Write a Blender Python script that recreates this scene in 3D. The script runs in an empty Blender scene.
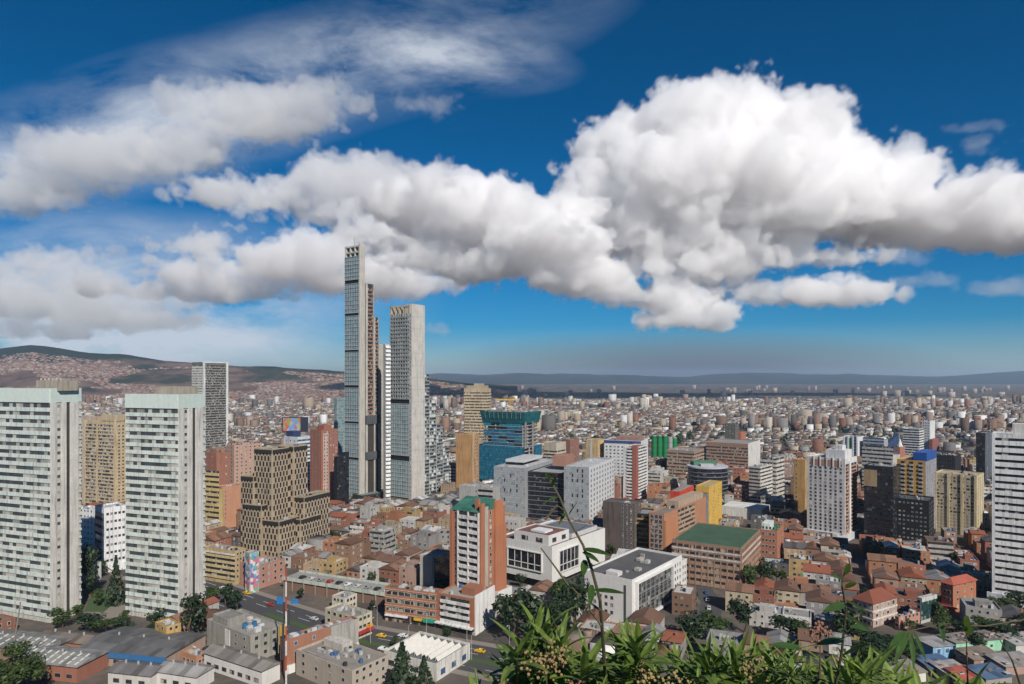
import bpy, bmesh, math, random
import numpy as np
from mathutils import Vector, Matrix

# ------------------------------------------------------------------ camera, sky, sun, exposure
sc = bpy.context.scene
COL = sc.collection
F, H, HOR, CXP = 667.0, 110.0, 378.0, 512.0
cam = bpy.data.objects.new('camera', bpy.data.cameras.new('camera'))
COL.objects.link(cam); sc.camera = cam
cam.location = (0, 0, H); cam.rotation_euler = (math.pi/2, 0, 0)
cam.data.sensor_width = 36; cam.data.lens = 36*F/1024; cam.data.shift_y = (HOR-342)/1024
cam.data.clip_start = 0.2; cam.data.clip_end = 200000
SUN_EL, SUN_AZ = math.radians(38), math.radians(25)      # sun behind the camera, to its right
world = bpy.data.worlds.new('World'); sc.world = world; world.use_nodes = True
wn = world.node_tree; W = wn.nodes; WL = wn.links
sky = W.new('ShaderNodeTexSky'); sky.sky_type = 'NISHITA'; sky.sun_disc = False
sky.sun_elevation = SUN_EL; sky.sun_rotation = math.pi-SUN_AZ
sky.altitude = 2600; sky.air_density = 1.0; sky.dust_density = 0.15; sky.ozone_density = 4.0
BG_STR = 0.066
sun_l = bpy.data.lights.new('sun', 'SUN'); sun_l.energy = 4.9; sun_l.angle = math.radians(.5); sun_l.color = (1, .94, .85)
sun_o = bpy.data.objects.new('sun', sun_l); COL.objects.link(sun_o)
sdir = Vector((-math.sin(SUN_AZ)*math.cos(SUN_EL), math.cos(SUN_AZ)*math.cos(SUN_EL), -math.sin(SUN_EL)))
sun_o.rotation_euler = sdir.to_track_quat('-Z', 'Y').to_euler(); sun_o.location = (0, -50, 400)
sc.view_settings.view_transform = 'Standard'; sc.view_settings.look = 'None'
sc.view_settings.exposure = 0.08; sc.view_settings.gamma = 1; sc.view_settings.use_curve_mapping = False
cy = sc.cycles
cy.max_bounces = 24; cy.diffuse_bounces = 3; cy.glossy_bounces = 3; cy.volume_bounces = 20; cy.volume_step_rate = 10.0; cy.volume_max_steps = 256; cy.transparent_max_bounces = 48
cy.use_adaptive_sampling = True; cy.adaptive_threshold = 0.02; cy.use_denoising = True
cy.caustics_reflective = False; cy.caustics_refractive = False

# sky colour: Nishita deepened, with thin high cirrus in the upper left
hs = W.new('ShaderNodeHueSaturation'); hs.inputs['Saturation'].default_value = 1.82; hs.inputs['Hue'].default_value = .497
WL.new(sky.outputs[0], hs.inputs['Color'])
tc = W.new('ShaderNodeTexCoord'); sep = W.new('ShaderNodeSeparateXYZ'); WL.new(tc.outputs['Generated'], sep.inputs[0])
def wmath(op, a, b=None, clamp=False):
    n = W.new('ShaderNodeMath'); n.operation = op; n.use_clamp = clamp
    for i, v in enumerate((a, b)):
        if v is None: continue
        if isinstance(v, (int, float)): n.inputs[i].default_value = v
        else: WL.new(v, n.inputs[i])
    return n.outputs[0]
yy = wmath('MAXIMUM', sep.outputs[1], .08)
wu = wmath('DIVIDE', sep.outputs[0], yy); wv = wmath('DIVIDE', sep.outputs[2], yy)
comb = W.new('ShaderNodeCombineXYZ'); WL.new(wu, comb.inputs[0]); WL.new(wv, comb.inputs[1])
mp = W.new('ShaderNodeMapping'); mp.inputs['Rotation'].default_value = (0, 0, math.radians(-17)); mp.inputs['Scale'].default_value = (3.4, 9.0, 1)
WL.new(comb.outputs[0], mp.inputs[0])
nz = W.new('ShaderNodeTexNoise'); nz.inputs['Scale'].default_value = 1.0; nz.inputs['Detail'].default_value = 9; nz.inputs['Roughness'].default_value = .62; nz.inputs['Distortion'].default_value = .25
WL.new(mp.outputs[0], nz.inputs['Vector'])
def blob(px, py, rx, ry, rot):
    m = W.new('ShaderNodeMapping'); m.vector_type = 'TEXTURE'
    m.inputs['Location'].default_value = ((px-CXP)/F, (HOR-py)/F, 0); m.inputs['Rotation'].default_value = (0, 0, math.radians(rot)); m.inputs['Scale'].default_value = (rx/F, ry/F, 1)
    WL.new(comb.outputs[0], m.inputs[0])
    l = W.new('ShaderNodeVectorMath'); l.operation = 'LENGTH'; WL.new(m.outputs[0], l.inputs[0])
    return wmath('SUBTRACT', 1.0, l.outputs['Value'], True)
cov = None
for b_, k_ in ((blob(240, 92, 420, 75, 14), 1.0), (blob(430, 55, 160, 42, -6), .8), (blob(110, 150, 260, 60, 10), .7), (blob(90, 300, 360, 100, 0), 1.7), (blob(20, 335, 330, 60, 0), 1.5)):
    t_ = wmath('MULTIPLY', b_, k_); cov = t_ if cov is None else wmath('ADD', cov, t_)
nn = wmath('MULTIPLY', wmath('SUBTRACT', nz.outputs['Fac'], .36, True), 3.6)
cir = wmath('MULTIPLY', wmath('MULTIPLY', nn, cov), 1.0, True)
cir = wmath('MULTIPLY', cir, .9)
mixc = W.new('ShaderNodeMix'); mixc.data_type = 'RGBA'
smog = W.new('ShaderNodeMix'); smog.data_type = 'RGBA'      # dull band of city smog low over the horizon
WL.new(wmath('MULTIPLY', wmath('POWER', 2.718, wmath('MULTIPLY', wmath('MAXIMUM', wv, 0.0), -17)), .8), smog.inputs['Factor'])
WL.new(hs.outputs[0], [i for i in smog.inputs if i.name == 'A' and i.type == 'RGBA'][0]); [i for i in smog.inputs if i.name == 'B' and i.type == 'RGBA'][0].default_value = (2.5, 3.5, 4.3, 1)
smog2 = W.new('ShaderNodeMix'); smog2.data_type = 'RGBA'
WL.new([o for o in smog.outputs if o.type == 'RGBA'][0], [i for i in smog2.inputs if i.name == 'A' and i.type == 'RGBA'][0]); [i for i in smog2.inputs if i.name == 'B' and i.type == 'RGBA'][0].default_value = (1.7, 1.95, 2.5, 1)
smog_out = [o for o in smog2.outputs if o.type == 'RGBA'][0]
WL.new(wmath('MULTIPLY', wmath('POWER', blob(700, 380, 300, 52, 0), 1.0), 1.3, True), smog2.inputs['Factor'])
WL.new(cir, mixc.inputs['Factor']); WL.new(smog_out, [i for i in mixc.inputs if i.name == 'A' and i.type == 'RGBA'][0]); [i for i in mixc.inputs if i.name == 'B' and i.type == 'RGBA'][0].default_value = (8.4, 9.2, 10.4, 1)
WL.new([o for o in mixc.outputs if o.type == 'RGBA'][0], W['Background'].inputs[0]); W['Background'].inputs[1].default_value = BG_STR

# ------------------------------------------------------------------ helpers
rnd = random.Random(11)
def lin(r, g, b): return tuple(((c/255+.055)/1.055)**2.4 if c > 10 else c/255/12.92 for c in (r, g, b))
def dist(py): return H*F/(py-HOR)
def X(px, D): return (px-CXP)/F*D
def Z(py, D): return H-(py-HOR)/F*D
def PX(x, y): return CXP+F*x/y
def PY(z, y): return HOR+F*(H-z)/y

class MB:
    def __init__(s): s.v = []; s.f = []; s.uv = []; s.m = []
    def quad(s, p, uv=None, m=0):
        i = len(s.v); s.v += [tuple(q) for q in p]; s.f.append(tuple(range(i, i+len(p))))
        s.uv.append(uv or [(q[0], q[1]) for q in p]); s.m.append(m)
        return s
    def box(s, x0, x1, y0, y1, z0, z1, m=0, mt=None, bottom=False):
        mt = m if mt is None else mt
        A, B_, C_, D_ = (x0, y0), (x1, y0), (x1, y1), (x0, y1)
        for (p, q), L in (((A, B_), x1-x0), ((B_, C_), y1-y0), ((C_, D_), x1-x0), ((D_, A), y1-y0)):
            s.quad([(*p, z0), (*q, z0), (*q, z1), (*p, z1)], [(0, z0), (L, z0), (L, z1), (0, z1)], m)
        s.quad([(*A, z1), (*B_, z1), (*C_, z1), (*D_, z1)], None, mt)
        if bottom: s.quad([(*D_, z0), (*C_, z0), (*B_, z0), (*A, z0)], None, m)
        return s
    def prism(s, pts, z0, z1, m=0, mt=None):
        n = len(pts); acc = 0
        for i in range(n):
            p, q = pts[i], pts[(i+1) % n]; L = math.dist(p, q)
            s.quad([(*p, z0), (*q, z0), (*q, z1), (*p, z1)], [(acc, z0), (acc+L, z0), (acc+L, z1), (acc, z1)], m); acc += L
        s.quad([(*p, z1) for p in pts], None, m if mt is None else mt)
        return s
    def cyl(s, x, y, r, z0, z1, n=10, m=0, r1=None):
        r1 = r if r1 is None else r1
        P = [(math.cos(2*math.pi*i/n), math.sin(2*math.pi*i/n)) for i in range(n)]
        for i in range(n):
            p, q = P[i], P[(i+1) % n]
            s.quad([(x+p[0]*r, y+p[1]*r, z0), (x+q[0]*r, y+q[1]*r, z0), (x+q[0]*r1, y+q[1]*r1, z1), (x+p[0]*r1, y+p[1]*r1, z1)], None, m)
        s.quad([(x+p[0]*r1, y+p[1]*r1, z1) for p in P], None, m)
        return s
    def tube(s, pts, radii, n=6, m=0):
        pts = [Vector(p) for p in pts]; rings = []
        for i, p in enumerate(pts):
            t = (pts[min(i+1, len(pts)-1)]-pts[max(i-1, 0)]).normalized()
            a = t.orthogonal().normalized(); b = t.cross(a)
            rings.append([p+(a*math.cos(2*math.pi*k/n)+b*math.sin(2*math.pi*k/n))*radii[i] for k in range(n)])
        for i in range(len(pts)-1):
            for k in range(n):
                s.quad([rings[i][k], rings[i][(k+1) % n], rings[i+1][(k+1) % n], rings[i+1][k]], None, m)
        return s
    def beam(s, p, q, r, m=0): return s.tube([p, q], [r, r], 4, m)
    def add(s, o, off=(0, 0, 0)):
        i = len(s.v); ox, oy, oz = off
        s.v += [(x+ox, y+oy, z+oz) for x, y, z in o.v]; s.f += [tuple(k+i for k in f) for f in o.f]; s.uv += o.uv; s.m += o.m
        return s
    def mesh(s, name, mats, smooth=False):
        me = bpy.data.meshes.new(name); me.from_pydata(s.v, [], s.f)
        l = me.uv_layers.new(name='UVMap')
        l.data.foreach_set('uv', np.array([c for u in s.uv for c in u], dtype=np.float32).ravel())
        for mt in (mats if isinstance(mats, (list, tuple)) else [mats]): me.materials.append(mt)
        me.polygons.foreach_set('material_index', s.m)
        if smooth: me.polygons.foreach_set('use_smooth', [True]*len(s.f))
        me.update()
        return me

def link(name, data, parent=None, color=None, loc=(0, 0, 0)):
    o = bpy.data.objects.new(name, data); COL.objects.link(o)
    if parent: o.parent = parent
    o.location = loc
    if color: o.color = (*color, 1)
    return o
def tag(o, label, cat, group=None):
    o['label'] = label; o['category'] = cat
    if group: o['group'] = group
    return o
def empty(name, label, cat, loc, rz=0, group=None):
    o = bpy.data.objects.new(name, None); COL.objects.link(o); o.empty_display_size = 1
    o.location = loc; o.rotation_euler = (0, 0, rz)
    return tag(o, label, cat, group)

# ------------------------------------------------------------------ materials
class NT:
    def __init__(s, name):
        s.m = bpy.data.materials.new(name); s.m.use_nodes = True; s.t = s.m.node_tree; s.b = s.t.nodes['Principled BSDF']
    def n(s, typ, **kw):
        o = s.t.nodes.new('ShaderNode'+typ)
        for k, v in kw.items(): setattr(o, k, v)
        return o
    def l(s, a, b): s.t.links.new(a, b)
    def math(s, op, a, b=None, c=None, clamp=False):
        n = s.n('Math', operation=op, use_clamp=clamp)
        for i, v in enumerate((a, b, c)):
            if v is None: continue
            if isinstance(v, (int, float)): n.inputs[i].default_value = v
            else: s.l(v, n.inputs[i])
        return n.outputs[0]
    def mix(s, fac, a, b, blend='MIX'):
        n = s.n('Mix', data_type='RGBA', blend_type=blend)
        for nm, v in (('Factor', fac), ('A', a), ('B', b)):
            i = n.inputs[nm] if nm == 'Factor' else [k for k in n.inputs if k.name == nm and k.type == 'RGBA'][0]
            if isinstance(v, (int, float)): i.default_value = v
            elif isinstance(v, tuple): i.default_value = (*v, 1)
            else: s.l(v, i)
        return [k for k in n.outputs if k.type == 'RGBA'][0]
    def noise(s, vec, scale, detail=3, rough=.5):
        n = s.n('TexNoise'); n.inputs['Scale'].default_value = scale; n.inputs['Detail'].default_value = detail; n.inputs['Roughness'].default_value = rough
        if vec is not None: s.l(vec, n.inputs['Vector'])
        return n.outputs['Fac']
    def ramp(s, fac, stops):
        n = s.n('ValToRGB'); e = n.color_ramp.elements
        while len(e) < len(stops): e.new(.5)
        for k, (p, c) in zip(e, stops): k.position = p; k.color = (*c, 1) if isinstance(c, tuple) else (c, c, c, 1)
        s.l(fac, n.inputs[0]); return n.outputs[0]
    def scaled(s, vec, sx, sy, sz):
        n = s.n('Mapping'); n.inputs['Scale'].default_value = (sx, sy, sz); s.l(vec, n.inputs[0]); return n.outputs[0]

def objcol(name, rough=.85, var=.35, streak=.3, fine=1.2, spec=.25, bump=0):
    """painted / masonry surface whose own colour is the object colour, with weather stains"""
    k = NT(name); oi = k.n('ObjectInfo'); g = k.n('NewGeometry'); P = g.outputs['Position']
    a = k.noise(P, .13, 4, .6); b = k.noise(P, fine, 3, .7); c = k.noise(k.scaled(P, .9, .9, .06), 1, 3, .6)
    v = k.math('MULTIPLY_ADD', a, var, 1-var*.55)
    v = k.math('MULTIPLY', v, k.math('MULTIPLY_ADD', b, .34, .83))
    st = k.math('MULTIPLY_ADD', k.math('SUBTRACT', c, .48, clamp=True), -streak*3, 1)
    v = k.math('MULTIPLY', v, st)
    cc = k.n('CombineXYZ'); [k.l(v, cc.inputs[i]) for i in range(3)]
    k.l(k.mix(1.0, oi.outputs['Color'], cc.outputs[0], 'MULTIPLY'), k.b.inputs['Base Color'])
    k.b.inputs['Roughness'].default_value = rough; k.b.inputs['Specular IOR Level'].default_value = spec
    return k.m
PLASTER = objcol('painted_plaster', .85, .55, .6)
BRICK = objcol('fired_brick', .9, .3, .2, 2.2)
CONC = objcol('weathered_concrete', .9, .45, .5, .7)
ROOF = objcol('flat_roof_membrane', .95, .75, .0, .5)
TILE = objcol('clay_roof_tile', .9, .6, .0, 2.6)
METAL = objcol('painted_metal', .45, .15, .1, 1.5, .5)
PANEL = objcol('smooth_facade_panel', .5, .12, .12, .8, .4)

def m_corr():
    k = NT('corrugated_sheet'); oi = k.n('ObjectInfo'); g = k.n('NewGeometry'); uv = k.n('UVMap'); sx = k.n('SeparateXYZ'); k.l(uv.outputs[0], sx.inputs[0])
    w = k.math('MULTIPLY_ADD', k.math('SINE', k.math('MULTIPLY', sx.outputs[0], 6.3)), .10, .95)
    sh = k.n('TexWhiteNoise', noise_dimensions='2D'); fl = k.n('VectorMath', operation='FLOOR'); k.l(k.scaled(uv.outputs[0], .4, .18, 1), fl.inputs[0]); k.l(fl.outputs[0], sh.inputs['Vector'])
    v = k.math('MULTIPLY', w, k.math('MULTIPLY_ADD', sh.outputs['Value'], .6, .6))
    v = k.math('MULTIPLY', v, k.math('MULTIPLY_ADD', k.noise(g.outputs['Position'], .22, 5, .65), .9, .55))
    cc = k.n('CombineXYZ'); [k.l(v, cc.inputs[i]) for i in range(3)]
    k.l(k.mix(1.0, oi.outputs['Color'], cc.outputs[0], 'MULTIPLY'), k.b.inputs['Base Color']); k.b.inputs['Roughness'].default_value = .6
    return k.m
CORR = m_corr()

def m_glass(name, pane, dark, light, plight, mull=None, mw=.06, tint=.5, rough=.12):
    """glazing: panes (UV in metres) of dark glass, some with blinds or curtains drawn behind"""
    k = NT(name); oi = k.n('ObjectInfo'); uv = k.n('UVMap')
    s = k.scaled(uv.outputs[0], 1/pane[0], 1/pane[1], 1); fl = k.n('VectorMath', operation='FLOOR'); k.l(s, fl.inputs[0])
    off = k.n('CombineXYZ'); k.l(k.math('MULTIPLY', oi.outputs['Random'], 997), off.inputs[2])
    ad = k.n('VectorMath', operation='ADD'); k.l(fl.outputs[0], ad.inputs[0]); k.l(off.outputs[0], ad.inputs[1])
    wn_ = k.n('TexWhiteNoise', noise_dimensions='3D'); k.l(ad.outputs[0], wn_.inputs['Vector'])
    r = wn_.outputs['Value']; scx = k.n('SeparateColor'); k.l(wn_.outputs['Color'], scx.inputs[0])
    dk = k.mix(k.math('MULTIPLY', scx.outputs[0], tint), dark, tuple(min(1, c*3.2+.02) for c in dark))
    cur = k.mix(scx.outputs[1], light, tuple(c*.45 for c in light))
    hv = k.n('HueSaturation'); k.l(scx.outputs[2], hv.inputs['Hue']); hv.inputs['Color'].default_value = (.42, .2, .14, 1); cur = k.mix(k.math('MULTIPLY', k.math('GREATER_THAN', scx.outputs[0], .86), .7), cur, hv.outputs[0])
    col = k.mix(k.math('LESS_THAN', r, plight), dk, cur)
    rg = k.math('MULTIPLY_ADD', k.math('LESS_THAN', r, plight), .3, rough)
    if mull:
        fr = k.n('VectorMath', operation='FRACTION'); k.l(s, fr.inputs[0]); sp = k.n('SeparateXYZ'); k.l(fr.outputs[0], sp.inputs[0])
        e = k.math('MAXIMUM', k.math('LESS_THAN', sp.outputs[0], mw), k.math('LESS_THAN', sp.outputs[1], mw*1.2))
        col = k.mix(e, col, mull); rg = k.math('MULTIPLY_ADD', e, .3, rg)
    k.l(col, k.b.inputs['Base Color']); k.l(rg, k.b.inputs['Roughness']); k.b.inputs['Specular IOR Level'].default_value = .5
    return k.m
GLASS = m_glass('window_glass', (1.3, 1.4), (.018, .02, .024), (.42, .38, .32), .17)
GLASSW = m_glass('window_glass_many_curtains', (1.3, 1.4), (.02, .022, .024), (.5, .47, .42), .5)
GBLACK = m_glass('black_curtain_wall', (1.6, 1.75), (.008, .009, .012), (.12, .12, .12), .06, (.03, .03, .032), .05)
GTEAL = m_glass('teal_curtain_wall', (2.2, 3.4), (.10, .15, .16), (.28, .32, .33), .16, (.30, .33, .33), .1, .4)
GGREY = m_glass('grey_panel_curtain_wall', (1.5, 1.8), (.26, .28, .29), (.38, .39, .40), .3, (.16, .17, .18), .07, .1, .35)
GBLUE = m_glass('blue_office_glass', (1.4, 1.5), (.02, .05, .10), (.2, .26, .32), .15)
WFRAME = objcol('window_frame_paint', .6, .1, .0)

def m_stuff():
    k = NT('distant_city_walls'); at = k.n('VertexColor', layer_name='Col'); uv = k.n('UVMap'); g = k.n('NewGeometry')
    s = k.scaled(uv.outputs[0], 1/3.1, 1/2.9, 1); fr = k.n('VectorMath', operation='FRACTION'); k.l(s, fr.inputs[0]); sp = k.n('SeparateXYZ'); k.l(fr.outputs[0], sp.inputs[0])
    fl = k.n('VectorMath', operation='FLOOR'); k.l(s, fl.inputs[0]); w = k.n('TexWhiteNoise', noise_dimensions='3D'); k.l(fl.outputs[0], w.inputs['Vector'])
    inx = k.math('MULTIPLY', k.math('GREATER_THAN', sp.outputs[0], .22), k.math('LESS_THAN', sp.outputs[0], .8))
    iny = k.math('MULTIPLY', k.math('GREATER_THAN', sp.outputs[1], .32), k.math('LESS_THAN', sp.outputs[1], .8))
    win = k.math('MULTIPLY', k.math('MULTIPLY', inx, iny), k.math('LESS_THAN', w.outputs['Value'], .8))
    nv = k.n('SeparateXYZ'); k.l(g.outputs['Normal'], nv.inputs[0]); win = k.math('MULTIPLY', win, k.math('LESS_THAN', nv.outputs[2], .3))
    v = k.math('MULTIPLY_ADD', k.noise(g.outputs['Position'], .35, 4, .65), .8, .6)
    cc = k.n('CombineXYZ'); [k.l(v, cc.inputs[i]) for i in range(3)]
    c = k.mix(1.0, at.outputs[0], cc.outputs[0], 'MULTIPLY')
    k.l(k.mix(win, c, (.035, .035, .038)), k.b.inputs['Base Color']); k.b.inputs['Roughness'].default_value = .85; k.b.inputs['Specular IOR Level'].default_value = .2
    return k.m
STUFF = m_stuff()

def m_leafy(name, c0, c1, trans=.25):
    k = NT(name); g = k.n('NewGeometry'); oi = k.n('ObjectInfo')
    f = k.math('ADD', k.math('MULTIPLY', k.noise(g.outputs['Position'], 1.1, 2), .8), k.math('MULTIPLY', oi.outputs['Random'], .35))
    w = k.n('TexWhiteNoise', noise_dimensions='1D'); k.l(g.outputs['Random Per Island'], w.inputs['W'])
    f = k.math('ADD', k.math('MULTIPLY', f, .6), k.math('MULTIPLY', w.outputs['Value'], .5), clamp=True)
    col = k.mix(f, c0, c1); k.l(col, k.b.inputs['Base Color']); k.b.inputs['Roughness'].default_value = .5; k.b.inputs['Specular IOR Level'].default_value = .35
    tr = k.n('BsdfTranslucent'); k.l(k.mix(.5, col, (.16, .26, .03)), tr.inputs[0]); ms = k.n('MixShader'); ms.inputs[0].default_value = trans
    k.l(k.b.outputs[0], ms.inputs[1]); k.l(tr.outputs[0], ms.inputs[2]); k.l(ms.outputs[0], k.t.nodes['Material Output'].inputs[0])
    return k.m
LEAF = m_leafy('tree_leaves', (.016, .034, .010), (.075, .115, .03))
LEAFD = m_leafy('conifer_needles', (.012, .026, .012), (.03, .055, .022), .1)
LEAFN = m_leafy('glossy_shrub_leaves', (.035, .075, .014), (.22, .30, .06), .3)
BARK = objcol('bark', .95, .5, 0); 
def m_flat(name, c, rough=.8):
    k = NT(name); g = k.n('NewGeometry'); v = k.noise(g.outputs['Position'], 3, 4, .7)
    k.l(k.mix(v, tuple(x*.65 for x in c), tuple(min(1, x*1.35) for x in c)), k.b.inputs['Base Color']); k.b.inputs['Roughness'].default_value = rough
    return k.m
ASPH = m_flat('asphalt', (.055, .055, .058), .9); PAVE = m_flat('paving', (.22, .19, .165), .9); MARK = m_flat('road_paint', (.6, .6, .57)); GRASS = m_flat('mown_grass', (.05, .085, .025), .95)
RUBBER = m_flat('tyre_rubber', (.02, .02, .02))

def m_ground():
    k = NT('city_ground'); g = k.n('NewGeometry'); P = g.outputs['Position']
    ln = k.n('VectorMath', operation='LENGTH'); k.l(P, ln.inputs[0])
    n1 = k.noise(P, .02, 6, .7); n2 = k.noise(P, .25, 4, .65)
    near = k.ramp(n1, [(.34, (.06, .057, .055)), (.48, (.12, .105, .092)), (.6, (.19, .155, .125)), (.72, (.06, .07, .032))])
    near = k.mix(k.math('MULTIPLY', n2, .6), near, (.06, .055, .05))
    n3 = k.noise(P, .0022, 6, .7); n4 = k.noise(k.scaled(P, .006, .002, 1), 1, 7, .75)
    far = k.ramp(n4, [(.38, (.035, .045, .028)), (.48, (.085, .075, .06)), (.58, (.17, .135, .11)), (.68, (.27, .22, .19))])
    f = k.math('SUBTRACT', k.math('DIVIDE', ln.outputs['Value'], 3500), 1.2, clamp=True)
    k.l(k.mix(f, near, far), k.b.inputs['Base Color']); k.b.inputs['Roughness'].default_value = .95; k.b.inputs['Specular IOR Level'].default_value = .1
    return k.m
def m_hill():
    k = NT('hillside'); g = k.n('NewGeometry'); P = g.outputs['Position']
    n = k.noise(k.scaled(P, 1, .55, 3.0), .0022, 8, .66); m = k.noise(P, .02, 5, .7)
    c = k.ramp(n, [(.38, (.015, .026, .018)), (.46, (.028, .038, .024)), (.51, (.13, .085, .07)), (.60, (.19, .13, .105)), (.68, (.36, .26, .16))])
    c = k.mix(k.math('MULTIPLY', m, .55), c, (.05, .045, .04))
    sz = k.n('SeparateXYZ'); k.l(P, sz.inputs[0])
    top = k.math('MULTIPLY', k.math('SUBTRACT', sz.outputs[2], k.math('MULTIPLY_ADD', n, 200, 95)), .02, clamp=True)
    c = k.mix(top, c, (.016, .026, .020))
    k.l(c, k.b.inputs['Base Color']); k.b.inputs['Roughness'].default_value = 1; k.b.inputs['Specular IOR Level'].default_value = 0
    return k.m
def m_far():
    k = NT('far_wooded_mountain'); g = k.n('NewGeometry'); n = k.noise(k.scaled(g.outputs['Position'], 1, 1, 4), .0012, 7, .7)
    k.l(k.ramp(n, [(.4, (.012, .022, .02)), (.55, (.03, .04, .03)), (.66, (.05, .045, .035)), (.74, (.2, .15, .11))]), k.b.inputs['Base Color']); k.b.inputs['Roughness'].default_value = 1; k.b.inputs['Specular IOR Level'].default_value = 0
    return k.m
def m_slope():
    k = NT('near_hillside_soil'); g = k.n('NewGeometry'); k.l(k.ramp(k.noise(g.outputs['Position'], .4, 5, .7), [(.35, (.02, .03, .012)), (.55, (.05, .06, .025)), (.7, (.11, .08, .05))]), k.b.inputs['Base Color']); k.b.inputs['Roughness'].default_value = 1
    return k.m
def m_paint():
    """roughly brushed blocks of colour of a mural"""
    k = NT('mural_paint'); uv = k.n('UVMap'); v = k.n('TexVoronoi'); v.inputs['Scale'].default_value = .62; k.l(uv.outputs[0], v.inputs['Vector'])
    sc_ = k.n('SeparateColor'); k.l(v.outputs['Color'], sc_.inputs[0])
    n = k.n('ValToRGB'); n.color_ramp.interpolation = 'CONSTANT'; e = n.color_ramp.elements
    cs = [(.08, .22, .45), (.5, .14, .2), (.6, .55, .5), (.12, .38, .45), (.55, .3, .38), (.2, .12, .3), (.12, .35, .2)]
    while len(e) < len(cs): e.new(.5)
    for i, c in enumerate(cs): e[i].position = i/len(cs); e[i].color = (*c, 1)
    k.l(sc_.outputs[0], n.inputs[0]); k.l(n.outputs[0], k.b.inputs['Base Color']); k.b.inputs['Roughness'].default_value = .8
    return k.m
MURAL = m_paint()

# ------------------------------------------------------------------ ground, hills
def struct(name, me, kind='structure'):
    o = link(name, me); o['kind'] = kind; return o
g = MB(); 
xs = [-70000, -20000, -6000, -2000, -600, 0, 600, 2000, 6000, 20000, 70000]; ys = [-3000, 100, 800, 3000, 9000, 30000, 90000]
for i in range(len(xs)-1):
    for j in range(len(ys)-1):
        g.quad([(xs[i], ys[j], 0), (xs[i+1], ys[j], 0), (xs[i+1], ys[j+1], 0), (xs[i], ys[j+1], 0)])
struct('ground', g.mesh('ground', m_ground()))

def vnoise(x, y, oct=5, seed=0):
    """vectorised value noise 0..1"""
    out = np.zeros_like(x, dtype=float); amp = .5; tot = 0
    for o in range(oct):
        xi, yi = np.floor(x).astype(np.int64), np.floor(y).astype(np.int64); fx, fy = x-xi, y-yi
        fx = fx*fx*(3-2*fx); fy = fy*fy*(3-2*fy)
        def h(a, b): 
            n = (a*374761393+b*668265263+(seed+o*17)*1442695041) & 0x7fffffff
            n = ((n ^ (n >> 13))*1274126177) & 0x7fffffff
            return ((n ^ (n >> 16)) & 0xffff)/65535.0
        v = (h(xi, yi)*(1-fx)+h(xi+1, yi)*fx)*(1-fy)+(h(xi, yi+1)*(1-fx)+h(xi+1, yi+1)*fx)*fy
        out += v*amp; tot += amp; amp *= .52; x = x*2.03+5.1; y = y*2.03+1.7
    return out/tot
def smooth(t): t = np.clip(t, 0, 1); return t*t*(3-2*t)
RIDX = [-260, -60, 0, 30, 60, 90, 130, 165, 200, 240, 275, 305, 345, 400, 440, 500]
RIDY = [350, 350, 348, 344, 348, 353, 355, 360, 363, 367, 366, 368, 371, 375, 380, 387]
def hill_h(x, y):
    px = CXP+F*x/np.maximum(y, 1)
    D1 = 4700.
    top = H+(HOR-np.interp(px, RIDX, RIDY))/F*D1
    top = np.maximum(top, 0)
    n = vnoise(x/900, y/900, 5, 3)-.5; n2 = vnoise(x/230, y/230, 4, 8)-.5
    t = smooth((y-2750-450*vnoise(x/700, x*0, 3, 4))/1800)
    z = top*t*(.80+.20*smooth((y-4200)/450))*(1+.8*n*(1-smooth((y-4350)/400)))+n2*46*t*(1-.6*smooth((y-4300)/350))
    return np.where(y < 4700, z, z*(1-.2*smooth((y-4700)/1500)))-2
def grid_mesh(name, pxs, Ds, hf, mat):
    A, B_ = np.meshgrid(pxs, Ds); Xs = (A-CXP)/F*B_; Zs = hf(Xs, B_)
    V = np.stack([Xs, B_, Zs], -1).reshape(-1, 3); n, m = len(Ds), len(pxs)
    idx = np.arange(n*m).reshape(n, m)
    Fc = np.stack([idx[:-1, :-1], idx[:-1, 1:], idx[1:, 1:], idx[1:, :-1]], -1).reshape(-1, 4)
    me = bpy.data.meshes.new(name); me.from_pydata(V.tolist(), [], Fc.tolist()); me.materials.append(mat); me.polygons.foreach_set('use_smooth', [True]*len(Fc)); me.update()
    return me
HILL = m_hill()
struct('hills', grid_mesh('hills', np.arange(-260, 520, 2.5), np.concatenate([np.arange(2650, 5000, 26), np.arange(5000, 7000, 150)]), hill_h, HILL))
FRX = [250, 330, 400, 440, 480, 520, 570, 620, 680, 740, 800, 850, 900, 940, 980, 1024, 1100, 1250]
FRY = [376, 375, 376, 374, 375.5, 373.5, 375, 374.5, 376, 373, 374, 373, 375.5, 377, 374, 371, 367, 365]
def far_h(x, y):
    px = CXP+F*x/y; top = H+(HOR-np.interp(px, FRX, FRY))/F*15500
    t = smooth((y-11500)/4000); n = vnoise(x/2600, y/2600, 5, 21)-.5; n2 = vnoise(x/700, y/700, 4, 22)-.5
    return np.maximum((top+n*120+n2*80)*t*(1-.3*smooth((y-15500)/3000)), 0)-4
struct('far_mountains', grid_mesh('far_mountains', np.arange(230, 1260, 4), np.concatenate([np.arange(11200, 16000, 160), np.arange(16000, 19000, 600)]), far_h, m_far()))
def near_h(x, y):
    z = np.where(y < 4.6, 107.9, 107.9-(y-4.6)*.79)
    z = z+(vnoise(x/9, y/9, 4, 5)-.5)*np.clip((y-3)/12, 0, 1)*3
    return np.where(y < -60, 107.9+(y+60)*.5, z)
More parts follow.
